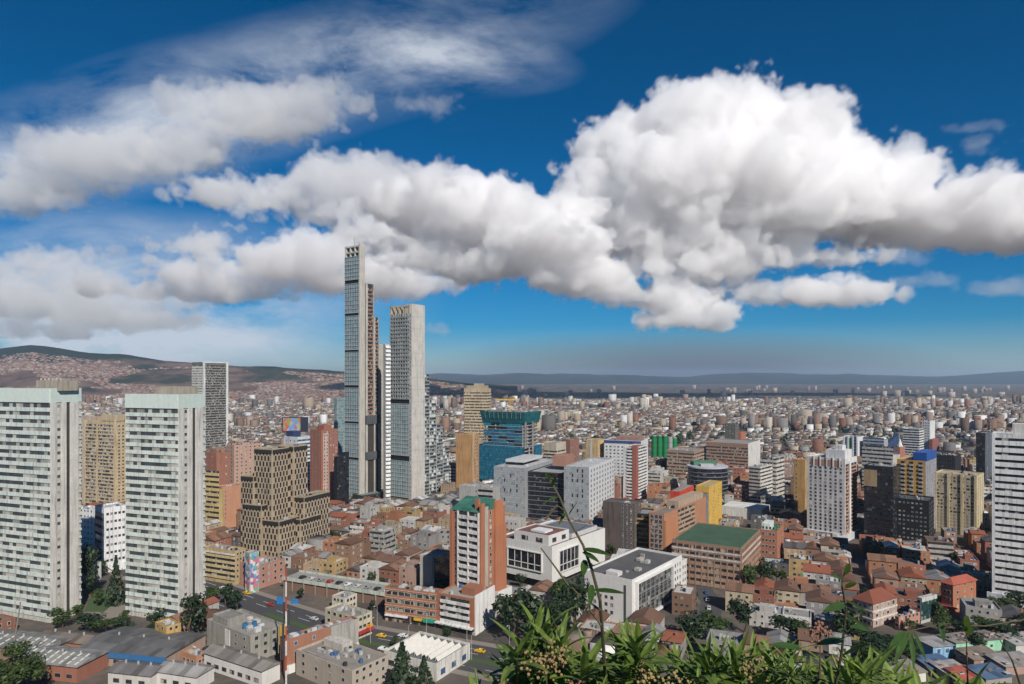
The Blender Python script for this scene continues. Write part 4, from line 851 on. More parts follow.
b = new('office_tower', 'white tower with two ribs and a green centre strip above the white squarish tower', 'tower', 858, 472, 437, 843, 864, 46, 455, 'green strip tower')
b.body(0, None, PLASTER, (.6, .6, .6)); L = b.b
for k in (0, .28, .6, .9): b.slab('white_rib', 'L', L*k, L*k+L*.1, 0, b.h+.5, 1.2, PLASTER, (.68, .68, .67))
b.slab('green_strip', 'L', L*.4, L*.58, 12, b.h-2, .4, PLASTER, (.05, .25, .12)); b.bands('L', 2, 3.6, 14, 1.6, 1.2, .2, (.3, .32, .36), GBLUE, u0=L*.12, u1=L*.28)
b = new('office_block', 'grey ribbon windowed office behind the green strip tower', 'building', 884, 474, 440, 863, 888, 46, 455, 'grey ribbon office')
b.body(0, None, PLASTER, (.33, .34, .36)); b.bands('L', 2, 3.6, 11, 1.8, 1.2, .3, (.42, .42, .42), GBLUE)
b = new('glass_wedge', 'dark blue glass wedge shaped block between grey ribbon office and striped white tower', 'building', 886, 471, 438, 883, 899, 50, 455)
A, L, hh = b.a, b.b, b.h; m = MB(); m.quad([(0, 0, 0), (A, 0, 0), (A, 0, hh+3), (0, 0, hh-9)], [(0, 0), (A, 0), (A, hh), (0, hh)]); m.quad([(0, L, 0), (0, 0, 0), (0, 0, hh-9), (0, L, hh-9)], [(0, 0), (L, 0), (L, hh), (0, hh)]); m.quad([(0, 0, hh-9), (A, 0, hh+3), (A, L, hh+3), (0, L, hh-9)]); m.quad([(A, 0, 0), (A, L, 0), (A, L, hh+3), (A, 0, hh+3)]); m.quad([(A, L, 0), (0, L, 0), (0, L, hh-9), (A, L, hh+3)])
b.part('glass_skin', m, m_glass('dark_blue_glass', (2, 3.6), (.012, .03, .075), (.05, .08, .12), .1)); b.part('pale_edge', MB().box(-.4, 0, -.4, 0, 0, hh-9).box(A, A+.4, -.4, 0, 0, hh+3), PANEL, (.5, .5, .5))
b = new('office_tower', 'striped white tower with dark ribbon windows right of the blue glass wedge', 'tower', 919, 464, 429, 903, 923.5, 46, 452, 'striped white tower')
b.body(0, None, PLASTER, (.55, .55, .56)); n = 13; b.bands('L', 2, (b.h-3)/n, n, 1.9, 1.6, .5, (.7, .7, .7), GLASS); b.bands('R', 2, (b.h-3)/n, n, 1.9, 1.6, .5, (.7, .7, .7), GLASS)
b = new('office_block', 'small white block with red brown base right of the striped white tower', 'building', 930, 458, 421, 922, 935, 46, 437)
b.body(0, None, PLASTER, (.62, .62, .6)); b.windows('L', 3, 3.6, 15, 3, 1.6, 1.6); b.part('red_base', MB().box(-4, b.a+4, -4, 0, 0, 26), BRICK, (.24, .1, .09))
b = new('brick_block', 'small red brown block topped by a white cone left of the striped white tower', 'building', 900, 482, 447, 894.5, 905, 45, 457)
b.body(0, None, BRICK, (.34, .15, .10)); b.windows('L', 3, 3.6, 10, 2, 1.6, 1.6); b.part('white_cone', MB().cyl(b.a/2, b.b/2, 3, b.h-.8, b.h+8, 10, r1=.4), PLASTER, (.65, .65, .63))
b = new('apartment_block', 'white topped tan office behind the black glass block', 'building', 893, 500, 456, 862, 900, 45, 466)
b.body(0, None, PLASTER, (.45, .42, .38), (.45, .45, .44)); b.bands('L', 2, 3.6, 13, 1.6, 1.2, .4, (.48, .46, .43)); b.clutter(8)
b = new('black_glass_block', 'large black glass block right of the white squarish tower', 'building', 893, 545, 467, 864, 900, 42, 538, 'black glass block')  # the black is the colour of the glass
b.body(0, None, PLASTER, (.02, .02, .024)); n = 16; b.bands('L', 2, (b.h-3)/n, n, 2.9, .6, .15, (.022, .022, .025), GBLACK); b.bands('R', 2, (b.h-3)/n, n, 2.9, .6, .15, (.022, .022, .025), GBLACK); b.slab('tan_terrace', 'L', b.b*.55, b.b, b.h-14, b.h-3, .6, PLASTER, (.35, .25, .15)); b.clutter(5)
b = new('apartment_tower', 'tan orange tower with grey balcony columns and blue roof box', 'tower', 925, 538, 461, 897, 936, 44, 500, 'tan orange tower')
b.body(0, None, PLASTER, (.50, .29, .09), (.35, .3, .25)); L, A = b.b, b.a; n = 17; fh = (b.h-4)/n
for k in (.05, .38, .68): b.bands('L', 3, fh, n, 1.6, 1.1, .6, (.42, .4, .36), GLASS, u0=L*k+.6, u1=L*(k+.18), bname='balcony_band')
b.slab('grey_side', 'R', 0, A, 0, b.h, .3, PLASTER, (.26, .26, .28)); b.windows('R', 3, fh, n, 3, 1.4, 1.5, proud=.36)
b.set(0, 0, A, L); b.part('blue_roof_box', MB().box(0, A*.9, -1, L*.42, b.h+.05, b.h+5.6), METAL, (.02, .08, .30))
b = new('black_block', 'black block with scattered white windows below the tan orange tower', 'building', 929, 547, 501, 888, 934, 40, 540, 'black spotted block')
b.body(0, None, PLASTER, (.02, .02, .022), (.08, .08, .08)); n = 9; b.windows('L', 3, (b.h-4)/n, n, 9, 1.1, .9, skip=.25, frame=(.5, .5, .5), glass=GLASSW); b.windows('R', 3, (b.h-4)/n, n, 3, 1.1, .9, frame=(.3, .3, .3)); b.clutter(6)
b = new('apartment_block', 'wide cream block of many windows left of the right edge white tower', 'building', 977, 537, 476, 934, 984, 45, 530, 'wide cream block')
b.body(0, None, PLASTER, (.52, .43, .27), (.4, .33, .24)); L = b.b; n = 16; fh = (b.h-4)/n; b.windows('L', 2, fh, n, 9, 2.1, 1.6, u0=1.2, frame=(.4, .33, .22), glass=GLASSW); b.windows('R', 2, fh, n, 3, 1.8, 1.6, frame=(.4, .33, .22))
for k in (0, .31, .62, .93): b.slab('cream_pier', 'L', L*k, L*k+1.6, 0, b.h+.8, .8, PLASTER, (.55, .45, .28))
b.clutter(8)
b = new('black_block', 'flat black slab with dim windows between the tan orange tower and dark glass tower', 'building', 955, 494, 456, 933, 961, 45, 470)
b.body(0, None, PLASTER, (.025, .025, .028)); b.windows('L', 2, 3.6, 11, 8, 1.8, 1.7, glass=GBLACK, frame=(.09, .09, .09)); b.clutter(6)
b = new('glass_tower', 'dark slim glass tower left of the right edge white tower', 'tower', 985, 492, 433, 976, 992.5, 47, 480, 'dark slim tower')
b.body(0, None, PLASTER, (.03, .032, .036)); b.slab('curtain_wall', 'L', 0, b.b, 2, b.h-.4, .25, GBLACK); b.slab('grey_side', 'R', 0, b.a, 0, b.h, .3, PLASTER, (.10, .11, .13)); b.windows('R', 2, 3.6, 18, 2, 1.4, 2.2, proud=.36)
b = new('white_tower', 'bright white tower with dark ribbon windows cut by the right edge', 'tower', 1052, 612, 436, 992, 1060, 38, 604, 'right edge white tower', a=18)
b.body(0, None, PLASTER, (.64, .64, .63), (.4, .4, .4)); n = 22; fh = (b.h-6)/n; b.bands('L', 5, fh, n, 1.35, 1.2, .5, (.74, .74, .73), GLASS, u0=0, u1=b.b-1.2); b.slab('end_pier', 'L', b.b-1.2, b.b, 0, b.h+.3, .6, PLASTER, (.7, .7, .69)); L = b.b
b.set(0, 0, b.a, L); b.part('roof_room', MB().box(3, 12, L-16, L-8, b.h-.8, b.h+5), PLASTER, (.6, .58, .53)); b.part('lift_room', MB().box(3, 12, L-30, L-20, b.h-.8, b.h+3), PLASTER, (.55, .55, .53)); b.slab('base_wall', 'L', -1, b.b+2, 0, 4.8, 1.2, PLASTER, (.5, .52, .55))

# --- lower right houses with their own look
def hip(b, z, hgt, over=.5, mat=TILE, col=(.2, .07, .045), name='hip_roof'):
    x0, y0, a, bb = b.blk; A_, B_ = (x0-over, y0-over), (x0+a+over, y0+bb+over); m = MB(); i = min(a, bb)/2
    if a >= bb: r1, r2 = (x0+i, y0+bb/2), (x0+a-i, y0+bb/2)
    else: r1, r2 = (x0+a/2, y0+i), (x0+a/2, y0+bb-i)
    P = [(A_[0], A_[1], z), (B_[0], A_[1], z), (B_[0], B_[1], z), (A_[0], B_[1], z)]; q1, q2 = (*r1, z+hgt), (*r2, z+hgt)
    if a >= bb: m.quad([P[0], P[1], q2, q1]); m.quad([P[1], P[2], q2]); m.quad([P[2], P[3], q1, q2]); m.quad([P[3], P[0], q1])
    else: m.quad([P[0], P[1], q1]); m.quad([P[1], P[2], q2, q1]); m.quad([P[2], P[3], q2]); m.quad([P[3], P[0], q1, q2])
    m.quad([P[3], P[2], P[1], P[0]])
    return b.part(name, m, mat, col)
b = new('corner_house', 'three storey brick and white corner building with a dark red hip roof', 'building', 873, 628, 604, 853, 897, 60, 620, 'red hip roofed corner building')
b.body(0, None, BRICK, (.38, .27, .22), parapet=0); hip(b, b.h, 4.2, .6); fh = b.h/3
for f in 'LR': b.windows(f, 0, fh, 3, 4, 1.9, 2, .8, frame=(.66, .64, .6), glass=GLASSW); [b.slab('white_band', f, 0, b.flen(f), k*fh-.3, k*fh+.3, .3, PLASTER, (.6, .58, .55)) for k in (1, 2)]
b = new('brick_house', 'four storey orange brick building with red roof left of the right edge tower', 'building', 953, 613, 585, 941, 976, 64, 608, 'orange brick house')
b.body(0, None, BRICK, (.36, .15, .085), parapet=0); hip(b, b.h, 2.6, .7, TILE, (.33, .09, .06)); b.windows('R', 1, b.h/4, 4, 3, 1.4, 1.6); b.windows('L', 1, b.h/4, 4, 2, 1.3, 1.6); b.slab('red_awning', 'L', -2, b.b+1, 2.4, 2.9, 2.4, PLASTER, (.3, .05, .06))
b = new('glass_shop_house', 'narrow dark teal glass fronted building with a pale roof edge', 'building', 921, 624, 598, 917, 936, 62, 612, 'teal glass front')
b.body(0, None, PLASTER, (.4, .4, .38), (.16, .16, .16)); b.bands('R', 1, (b.h-2)/4, 4, 2.2, .8, .15, (.03, .05, .05), m_glass('teal_shop_glass', (1.2, 1.4), (.01, .03, .03), (.25, .3, .28), .1)); b.slab('pale_band', 'R', 0, b.a, b.h-1.8, b.h, .5, PLASTER, (.5, .5, .47)); b.windows('L', 1, (b.h-2)/4, 4, 3, 1.5, 1.5)
b = new('brick_shop_row', 'low salmon brick shop row left of the dark teal glass front', 'building', 899, 630, 617, 895, 920, 64, 622)
b.body(0, None, BRICK, (.45, .22, .16), (.2, .17, .15)); b.windows('R', .3, 3, 2, 5, 1.5, 1.5); b.windows('L', .3, 3, 2, 2, 1.5, 1.5); b.clutter(3)
b = new('blue_house', 'small light blue house with two windows near the bottom right', 'house', 933, 659, 647, 926, 953, 78, 656, 'light blue house', b=9)
b.body(0, None, PLASTER, (.22, .42, .62), parapet=0); m = MB(); A, L, hh = b.a, b.b, b.h; m.box(-.5, A+.5, -.6, L+.5, hh, hh+.2, bottom=True); b.part('sheet_roof', m, CORR, (.3, .29, .28)); b.windows('R', 1.2, 3, 1, 2, 1.9, 2, .6, frame=(.7, .72, .75), glass=GBLUE); b.slab('door', 'R', .5, 1.4, 0, 2.2, .08, PLASTER, (.1, .16, .25))
b = new('green_shed', 'long mint green shed with a littered grey roof near the bottom right', 'building', 956, 655, 643.5, 953, 1013, 78, 650, 'mint green shed', b=9)
b.body(0, None, PLASTER, (.30, .58, .40), parapet=0); A, L, hh = b.a, b.b, b.h; b.part('sheet_roof', MB().box(-.4, A+.4, -.4, L+.4, hh, hh+.2, bottom=True), CORR, (.22, .2, .18)); b.slab('yellow_door', 'R', A*.28, A*.35, 0, 2.5, .1, PLASTER, (.6, .3, .03)); b.windows('R', .8, 3, 1, 4, 1.4, 1.2)
for i in range(26): b.part('roof_litter', MB().box(0, rnd.uniform(.5, 2), 0, rnd.uniform(.4, 1.4), 0, rnd.uniform(.2, .7)), CORR, rnd.choice([(.1, .09, .08), (.3, .2, .15), (.35, .33, .3), (.15, .12, .1)])).location = (rnd.uniform(.3, A-2), rnd.uniform(.3, L-2), hh+.2)
SHACK = []
for i, (cx, base, top, l, r, th, wc, rc, lab) in enumerate((
    (900, 685, 675, 896, 926, 76, (.6, .58, .54), (.25, .22, .2), 'white walled shack with brown sheet roof at the bottom edge'),
    (931, 677, 668.5, 928, 957, 78, (.28, .2, .16), (.07, .12, .22), 'shack with blue sheet roof below the light blue house'),
    (949, 684, 675, 945, 972, 77, (.36, .3, .26), (.30, .29, .28), 'shack with grey patched roof below the blue roofed shack'),
    (965, 691, 681, 962, 985, 77, (.34, .15, .1), (.36, .09, .06), 'shack with red roof at the bottom right edge'),
    (974, 668, 660, 972, 1003, 78, (.32, .2, .15), (.2, .16, .13), 'brown shack with patched roof below the mint green shed'),
    (986, 690, 679, 982, 1012, 77, (.3, .28, .26), (.07, .12, .2), 'blue roofed shack right of the red roofed shack'),
    (1006, 676, 667, 1003, 1040, 78, (.36, .24, .2), (.27, .25, .24), 'grey roofed shack by the right edge below the mint green shed'),
    (1016, 655, 645, 1013, 1050, 78, (.5, .48, .45), (.3, .29, .28), 'pale shack right of the mint green shed'))):
    b = new('shack', lab, 'shack', cx, base, top, l, r, th, b=8); b.body(0, None, BRICK, wc, parapet=0); A, L, hh = b.a, b.b, b.h
    m = MB(); m.quad([(-.5, -.5, hh+.1), (A+.5, -.5, hh+.1), (A+.5, L+.5, hh+1.3), (-.5, L+.5, hh+1.3)], [(0, 0), (A, 0), (A, L), (0, L)]); m.quad([(-.5, L+.5, hh+1.1), (A+.5, L+.5, hh+1.1), (A+.5, -.5, hh-.1), (-.5, -.5, hh-.1)]); m.quad([(-.5, -.5, hh-.1), (A+.5, -.5, hh-.1), (A+.5, -.5, hh+.1), (-.5, -.5, hh+.1)])
    m.quad([(-.5, L+.5, hh+1.1), (-.5, -.5, hh-.1), (-.5, -.5, hh+.1), (-.5, L+.5, hh+1.3)])
    b.part('sheet_roof', m, CORR, rc); b.windows('R', .4, 2.8, 1, 2, 1.1, 1.1); b.windows('L', .4, 2.8, 1, 2, 1.1, 1.1)
    for j in range(4): b.part('roof_patch', MB().box(0, rnd.uniform(1, 2.5), 0, rnd.uniform(.6, 1.6), 0, .25), CORR, rnd.choice([(.3, .16, .1), (.4, .4, .38), (.15, .14, .13)])).location = (rnd.uniform(0, A-2), rnd.uniform(0, L-2), hh+.75)

# --- bottom left sheds and blocks
def shed(label, cx, base, top, l, r, th, wall, roof, sky_, fascia=None, ref=None, a=None):
    b = new('warehouse', label, 'warehouse', cx, base, top, l, r, th, None, ref, a=a); A, L, hh = b.a, b.b, b.h
    b.body(0, None, BRICK, wall, parapet=0); rg = 1.7; m = MB()
    m.quad([(-.6, -.6, hh), (A/2, -.6, hh+rg), (A/2, L+.6, hh+rg), (-.6, L+.6, hh)], [(0, 0), (0, A/2), (L, A/2), (L, 0)]); m.quad([(A/2, -.6, hh+rg), (A+.6, -.6, hh), (A+.6, L+.6, hh), (A/2, L+.6, hh+rg)], [(0, A/2), (0, A), (L, A), (L, A/2)]); m.quad([(-.6, -.6, hh), (A+.6, -.6, hh), (A/2, -.6, hh+rg)]); m.quad([(-.6, L+.6, hh), (A/2, L+.6, hh+rg), (A+.6, L+.6, hh)])
    b.part('sheet_roof', m, CORR, roof)
    if sky_:
        s1 = rg/(A/2+.6); pos = [(A*.5*(i+.25)/sky_[0], L*(j+.35)/sky_[1]) for i in range(sky_[0]) for j in range(sky_[1])]
        for x, y in pos: q = MB(); z = hh+(x+.6)*s1+.06; q.quad([(x, y+.9, z), (x, y, z), (x+1.9, y, z+1.9*s1), (x+1.9, y+.9, z+1.9*s1)][::-1]); b.part('skylight', q, PANEL, (.6, .6, .5))
    if fascia: b.slab('blue_fascia', 'L', -.6, L+.6, hh-2.2, hh-.05, .62, METAL, fascia); 
    b.windows('L', .5, 3.4, max(1, int(hh/4)), max(2, int(L/4.5)), 2.6, 1.6, .8, frame=(.25, .22, .2))
    for i in range(3): b.part('roof_vent', MB().cyl(A*.5, L*(.2+.3*i), .4, hh+rg-.2, hh+rg+.9, 8), METAL, (.35, .35, .35))
    return b
shed('grey sheet roofed warehouse with rows of pale skylights at the bottom left', 77, 683, 667, 16, 92, 12, (.3, .13, .09), (.24, .235, .23), (3, 8), None, 'skylight warehouse', a=14)
shed('second grey warehouse with pale skylights, cut by the left edge', 42, 665, 652, -30, 62, 14, (.25, .16, .12), (.21, .205, .20), (3, 9), None, None, a=15)
shed('large dark sheet roofed warehouse with blue fascia at the bottom left', 165, 672, 657, 79, 172, 12, (.35, .25, .2), (.12, .118, .118), None, (.04, .15, .33), 'blue edged warehouse', a=23)
shed('small brown roofed shed with brick wall left of the large dark warehouse roof', 84, 655, 644, 36, 84, 14, (.33, .15, .1), (.16, .13, .11), None, None, None, a=9)
shed('grey flat shed at the bottom edge below the blue edged warehouse', 150, 690, 676, 108, 200, 12, (.55, .53, .5), (.15, .14, .14), None, None, None, a=9)
shed('long pale grey shed in the bottom edge left of the brick workshop', 196, 692, 677, 156, 220, 16, (.6, .58, .55), (.27, .26, .25), None, None, None, a=9)
shed('low white walled shed in front of the rough grey building', 262, 688, 671, 204, 280, 30, (.62, .6, .57), (.22, .2, .18), None, None, None, a=8)
b = new('yellow_house', 'small ochre yellow house right of the blue edged warehouse', 'house', 166, 650, 627, 155, 181, 38, 645, 'ochre house')
b.body(0, None, PLASTER, (.5, .32, .11), (.22, .2, .18)); b.windows('L', .5, 3, 3, 2, 1.3, 1.4); b.windows('R', .5, 3, 3, 2, 1.3, 1.4); b.clutter(3)
b = new('grey_bunker_building', 'grey rough concrete building with two blue roof tanks and a yellow corner', 'building', 250, 664, 636, 207, 285, 36, 662, 'rough grey building')
A, L, hh = b.a, b.b, b.h; b.body(0, None, CONC, (.30, .29, .25), (.26, .245, .22)); b.slab('yellow_corner', 'R', A*.82, A, 0, hh, .35, PLASTER, (.5, .33, .06)); b.slab('white_panel', 'L', L*.45, L*.56, 2.5, hh-1, .2, PLASTER, (.62, .6, .55)); b.windows('R', 1, 3.2, 3, 3, 1.6, 1.6, u1=A*.8, frame=(.3, .3, .3)); b.windows('L', 1, 3.2, 3, 2, 1.2, 1.2, u1=L*.4)
for x, y in ((A*.3, L*.35), (A*.5, L*.3)): tk = b.part('blue_water_tank', MB().cyl(x, y, 1.1, hh-.8, hh+1.3, 12, r1=.95), METAL, (.03, .13, .28)); b.part('tank_lid', MB().cyl(x, y, .5, hh+1.3, hh+1.5, 10), METAL, (.02, .08, .16), tk)
b.set(A*.05, L*.55, A*.5, L*.35); b.body(hh-1, hh+2.6, CONC, (.28, .27, .24), (.2, .19, .18), name='stair_room'); b.set(0, 0, A, L); b.clutter(14, tank=False)
b = new('brick_workshop', 'rough red brick workshop with a white base wall right of the rough grey building', 'building', 286, 674, 640, 280, 358, 44, 670, 'brick workshop')
A, L, hh = b.a, b.b, b.h; b.body(0, None, BRICK, (.31, .15, .10), (.2, .19, .18)); b.windows('R', 1.5, 3.6, 3, 4, 1.4, 1.6, u0=2, u1=A*.55, glass=GBLUE, skip=.3); b.slab('white_base', 'R', 0, A, 0, 3.0, .8, PLASTER, (.66, .65, .63)); b.slab('grey_bay', 'R', A*.6, A, 3, hh, .4, CONC, (.35, .34, .31)); b.clutter(16)
m = MB(); m.box(A*.1, A*.95, L*.2, L*.5, hh-.8, hh-.2); b.part('roof_sheet', m, CORR, (.36, .36, .36))
b = new('white_sawtooth_hall', 'low white building with slatted sawtooth roof lights beside the avenue', 'building', 436, 682, 664, 384, 470, 30, 680, 'white sawtooth hall')
A, L, hh = b.a, b.b, b.h; b.body(0, None, PLASTER, (.62, .6, .55), (.14, .15, .15)); b.windows('L', .4, hh-1.5, 1, 4, 3, 2.2, 1); b.windows('R', .4, hh-1.5, 1, 3, 3, 2.4, .8, glass=GBLUE)
for i in range(7): m = MB(); y = L*(i+.5)/7.5; m.quad([(A*.15, y, hh-.7), (A*.85, y, hh-.7), (A*.85, y+1.1, hh+.7), (A*.15, y+1.1, hh+.7)]); m.quad([(A*.85, y+1.2, hh-.7), (A*.15, y+1.2, hh-.7), (A*.15, y+1.1, hh+.7), (A*.85, y+1.1, hh+.7)]); b.part('roof_light', m, PANEL, (.62, .6, .55))
b = new('flat_roof_building', 'low grey brown flat roofed building at the bottom edge left of the white sawtooth hall', 'building', 352, 698, 671, 296, 388, 36, 690)
b.body(0, None, BRICK, (.4, .34, .28), (.25, .23, .2)); b.windows('R', .5, 3, 3, 5, 1.6, 1.4); b.windows('L', .5, 3, 3, 4, 1.6, 1.4); b.clutter(22); b.top('roof_room', .6, .9, .55, .9, 2.6, PLASTER, (.5, .47, .42)); b.part('roof_sheet', MB().box(b.a*.1, b.a*.45, b.b*.5, b.b*.9, b.h-.85, b.h-.4), CORR, (.3, .27, .25))
b = new('brick_hut', 'small orange brick hut beside the small car park left of the rough grey building', 'house', 196, 668, 656, 181, 207, 30, 664)
b.body(0, None, BRICK, (.4, .2, .12), (.3, .28, .26)); b.windows('L', .5, 3, 1, 3, 1.3, 1.3); b.windows('R', .5, 3, 1, 2, 1.3, 1.3); b.clutter(5)
b = new('white_shop', 'small white walled shop with rusty roof in front of the ochre house', 'house', 186, 660, 650, 170, 196, 34, 656)
b.body(0, None, PLASTER, (.62, .6, .56), (.22, .13, .09)); b.windows('L', .3, 3, 1, 3, 1.4, 1.5); b.windows('R', .3, 3, 1, 2, 1.3, 1.5); b.clutter(6)
b = new('cream_shop', 'cream two storey shop between the busway and the parking deck', 'house', 345, 612, 598, 332, 357, 30, 609)
b.body(0, None, PLASTER, (.55, .5, .4), (.28, .26, .24)); b.windows('L', .3, 3, 2, 3, 1.6, 1.5); b.windows('R', .3, 3, 2, 3, 1.6, 1.5); b.clutter(5)
b = new('pale_corner_building', 'pale cream low building with signs at the left end of the avenue', 'building', 357, 640, 617, 325, 372, 34, 628, 'pale cream corner building')
b.body(0, None, PLASTER, (.5, .45, .32), (.25, .24, .23)); b.windows('L', 3.2, 3.3, 2, 5, 2, 1.6, frame=(.6, .6, .58)); b.windows('R', 3.2, 3.3, 2, 3, 1.8, 1.5); b.slab('red_awning', 'R', 0, b.a, 2.3, 3.2, 1.6, PLASTER, (.4, .04, .05)); b.slab('yellow_sign', 'R', b.a*.6, b.a, 3.4, 4.6, .5, PLASTER, (.65, .33, .02)); b.clutter(8)
b = new('mural_tower', 'narrow slab painted with a blue and pink mural beside the busway', 'building', 250, 594, 553, 245, 259, 40, 590, 'mural slab', b=5)
b.body(0, None, PLASTER, (.4, .38, .36)); b.slab('mural', 'R', .2, b.a-.2, .5, b.h-.4, .12, MURAL); b.slab('mural', 'L', .2, b.b-.2, .5, b.h-.4, .12, MURAL)
b = new('balcony_block', 'yellow and white long balcony block left of the mural slab', 'building', 235, 585, 551, 203, 246, 24, 578, 'yellow balcony block')
b.body(0, None, PLASTER, (.45, .33, .18), (.25, .22, .2)); n = 5; b.bands('L', 2.5, (b.h-4)/n, n, 1.5, 1.2, .6, (.52, .42, .24), GLASS); b.slab('pale_band', 'L', 0, b.b, b.h-2.5, b.h-1.7, .8, PLASTER, (.6, .56, .5)); b.windows('R', 2.5, 3, n, 3, 1.3, 1.4); b.clutter(8)
b = new('brick_shop_block', 'pink brick block with striped floors right of the mural slab', 'building', 259, 589, 566, 240, 285, 30, 584, 'pink brick block')
b.body(0, None, BRICK, (.38, .2, .15), (.3, .27, .24)); b.windows('R', 1.5, 3.4, 4, 4, 1.6, 1.6); b.windows('L', 1.5, 3.4, 4, 3, 1.6, 1.6); b.clutter(7)

# ------------------------------------------------------------------ roads, parking deck, lawn
EXCL = []
def gp(px, py): D = dist(py); return (X(px, D), D)
def strip(name, pts, o0, o1, z, mat, color=None):
    m = MB(); n = len(pts); P = []
    for i, p in enumerate(pts):
        a, c = pts[max(i-1, 0)], pts[min(i+1, n-1)]; d = Vector((c[0]-a[0], c[1]-a[1])).normalized(); nn = Vector((-d.y, d.x)); P.append((Vector(p)+nn*o0, Vector(p)+nn*o1))
    for i in range(n-1):
        A_, B_ = P[i], P[i+1]; m.quad([(*A_[0], z), (*B_[0], z), (*B_[1], z), (*A_[1], z)])
    if z > .05:
        for i in range(n-1):
            for k in (0, 1): m.quad([(*P[i][k], 0), (*P[i+1][k], 0), (*P[i+1][k], z), (*P[i][k], z)])
    return struct(name, m.mesh(name, mat))
def dense(pts, step=8):
    out = []
    for a, c in zip(pts, pts[1:]):
        n = max(1, int(math.dist(a, c)/step)); out += [(a[0]+(c[0]-a[0])*i/n, a[1]+(c[1]-a[1])*i/n) for i in range(n)]
    return out+[pts[-1]]
AVE = dense([gp(95, 556), gp(150, 572), gp(203, 589), gp(270, 613), gp(352, 640), gp(430, 650), gp(500, 661), gp(600, 688), gp(700, 730)])
AVE = [(sum(p[0] for p in AVE[max(0, i-3):i+4])/len(AVE[max(0, i-3):i+4]), sum(p[1] for p in AVE[max(0, i-3):i+4])/len(AVE[max(0, i-3):i+4])) for i in range(len(AVE))]
strip('road', AVE, -12, 12, .008, ASPH)
for o0, o1 in ((12, 15.5), (-15.5, -12)): strip('pavement', AVE, o0, o1, .13, PAVE)
strip('median_strip', AVE[len(AVE)//2-2:], -3.6, -.4, .14, GRASS)
for o in (-8, 3.5, 7.5):
    for i in range(0, len(AVE)-1, 2): strip('road_marking', AVE[i:i+2], o, o+.25, .014, MARK)
for p in AVE: EXCL.append((*p, 15))
ST2 = dense([gp(704, 640), gp(712, 604), gp(700, 585), gp(690, 560)])
strip('side_street', ST2, -5, 5, .012, ASPH); [EXCL.append((*p, 7)) for p in ST2]
lp = [gp(84, 612), gp(104, 612), gp(118, 600), gp(116, 590), gp(92, 590)]
m = MB(); m.quad([(*p, .05) for p in lp]); struct('lawn', m.mesh('lawn', GRASS)); EXCL.append((*gp(102, 602), 17)); EXCL.append((*gp(108, 588), 9))
m = MB(); m.quad([(*gp(78, 622), .03), (*gp(84, 613), .03), (*gp(124, 600), .03), (*gp(128, 620), .03)]); struct('path', m.mesh('path', PAVE)); EXCL.append((*gp(100, 616), 12))
PARKD = new('parking_deck', 'long raised parking deck with a pale green parapet and dark brick below', 'parking deck', 389, 607, 593, 282, 396, 24, 600, 'parking deck', a=13)
b = PARKD; L = b.b; b.part('wall', MB().box(.5, 13, .5, L-.5, 0, b.h-1.4), BRICK, (.2, .12, .09)); b.part('deck', MB().box(0, 13, 0, L, b.h-1.4, b.h-1), CONC, (.3, .29, .27)); b.slab('parapet', 'L', 0, L, b.h-1.8, b.h, .3, PLASTER, (.46, .50, .43)); b.slab('parapet', 'R', 0, 13, b.h-1.8, b.h, .3, PLASTER, (.46, .50, .43)); b.part('parapet', MB().box(12.7, 13, 0, L, b.h-1, b.h), PLASTER, (.46, .50, .43))
for i in range(9): b.slab('pier', 'L', L*i/9, L*i/9+.7, 0, b.h-1.8, .25, CONC, (.3, .27, .23))

# ------------------------------------------------------------------ labels by place
USED = {}
def where(px, py, D):
    best = None
    for rx, ry, ref, rD in REFS:
        d = math.hypot((px-rx)*1.0, (py-ry)*1.3)+abs(rD-D)*.05
        if best is None or d < best[0]: best = (d, rx, ry, ref, rD)
    _, rx, ry, ref, rD = best
    if abs(px-rx) > 14 or abs(D-rD) < 12: rel = 'left of' if px < rx else 'right of'
    else: rel = 'in front of' if D < rD else 'behind'
    return rel, ref
ORD = ['leftmost', 'second from left', 'third from left', 'fourth from left', 'fifth from left', 'sixth from left', 'seventh from left', 'eighth from left', 'ninth from left', 'tenth from left']
PEND = []
def later(o, what, px, py, D, group=None): PEND.append((o, what, px, py, D, group))
def settle():
    by = {}
    PEND.sort(key=lambda e: e[2])
    for e in PEND:
        rel, ref = where(*e[2:5]); by.setdefault(f'{e[1]} {rel} the {ref}', []).append(e)
    for lab, es in by.items():
        es.sort(key=lambda e: e[2])
        for i, e in enumerate(es):
            e[0]['label'] = lab if len(es) == 1 else f'{lab}, {ORD[min(i, 9)]}' if i < len(es)-1 or len(es) == 2 and False else f'{lab}, rightmost'
            if e[5]: e[0]['group'] = e[5]
            w_ = e[0]['label'].split()
            if len(w_) > 16: e[0]['label'] = ' '.join(x for x in w_ if x not in ('flat', 'the', 'storey'))

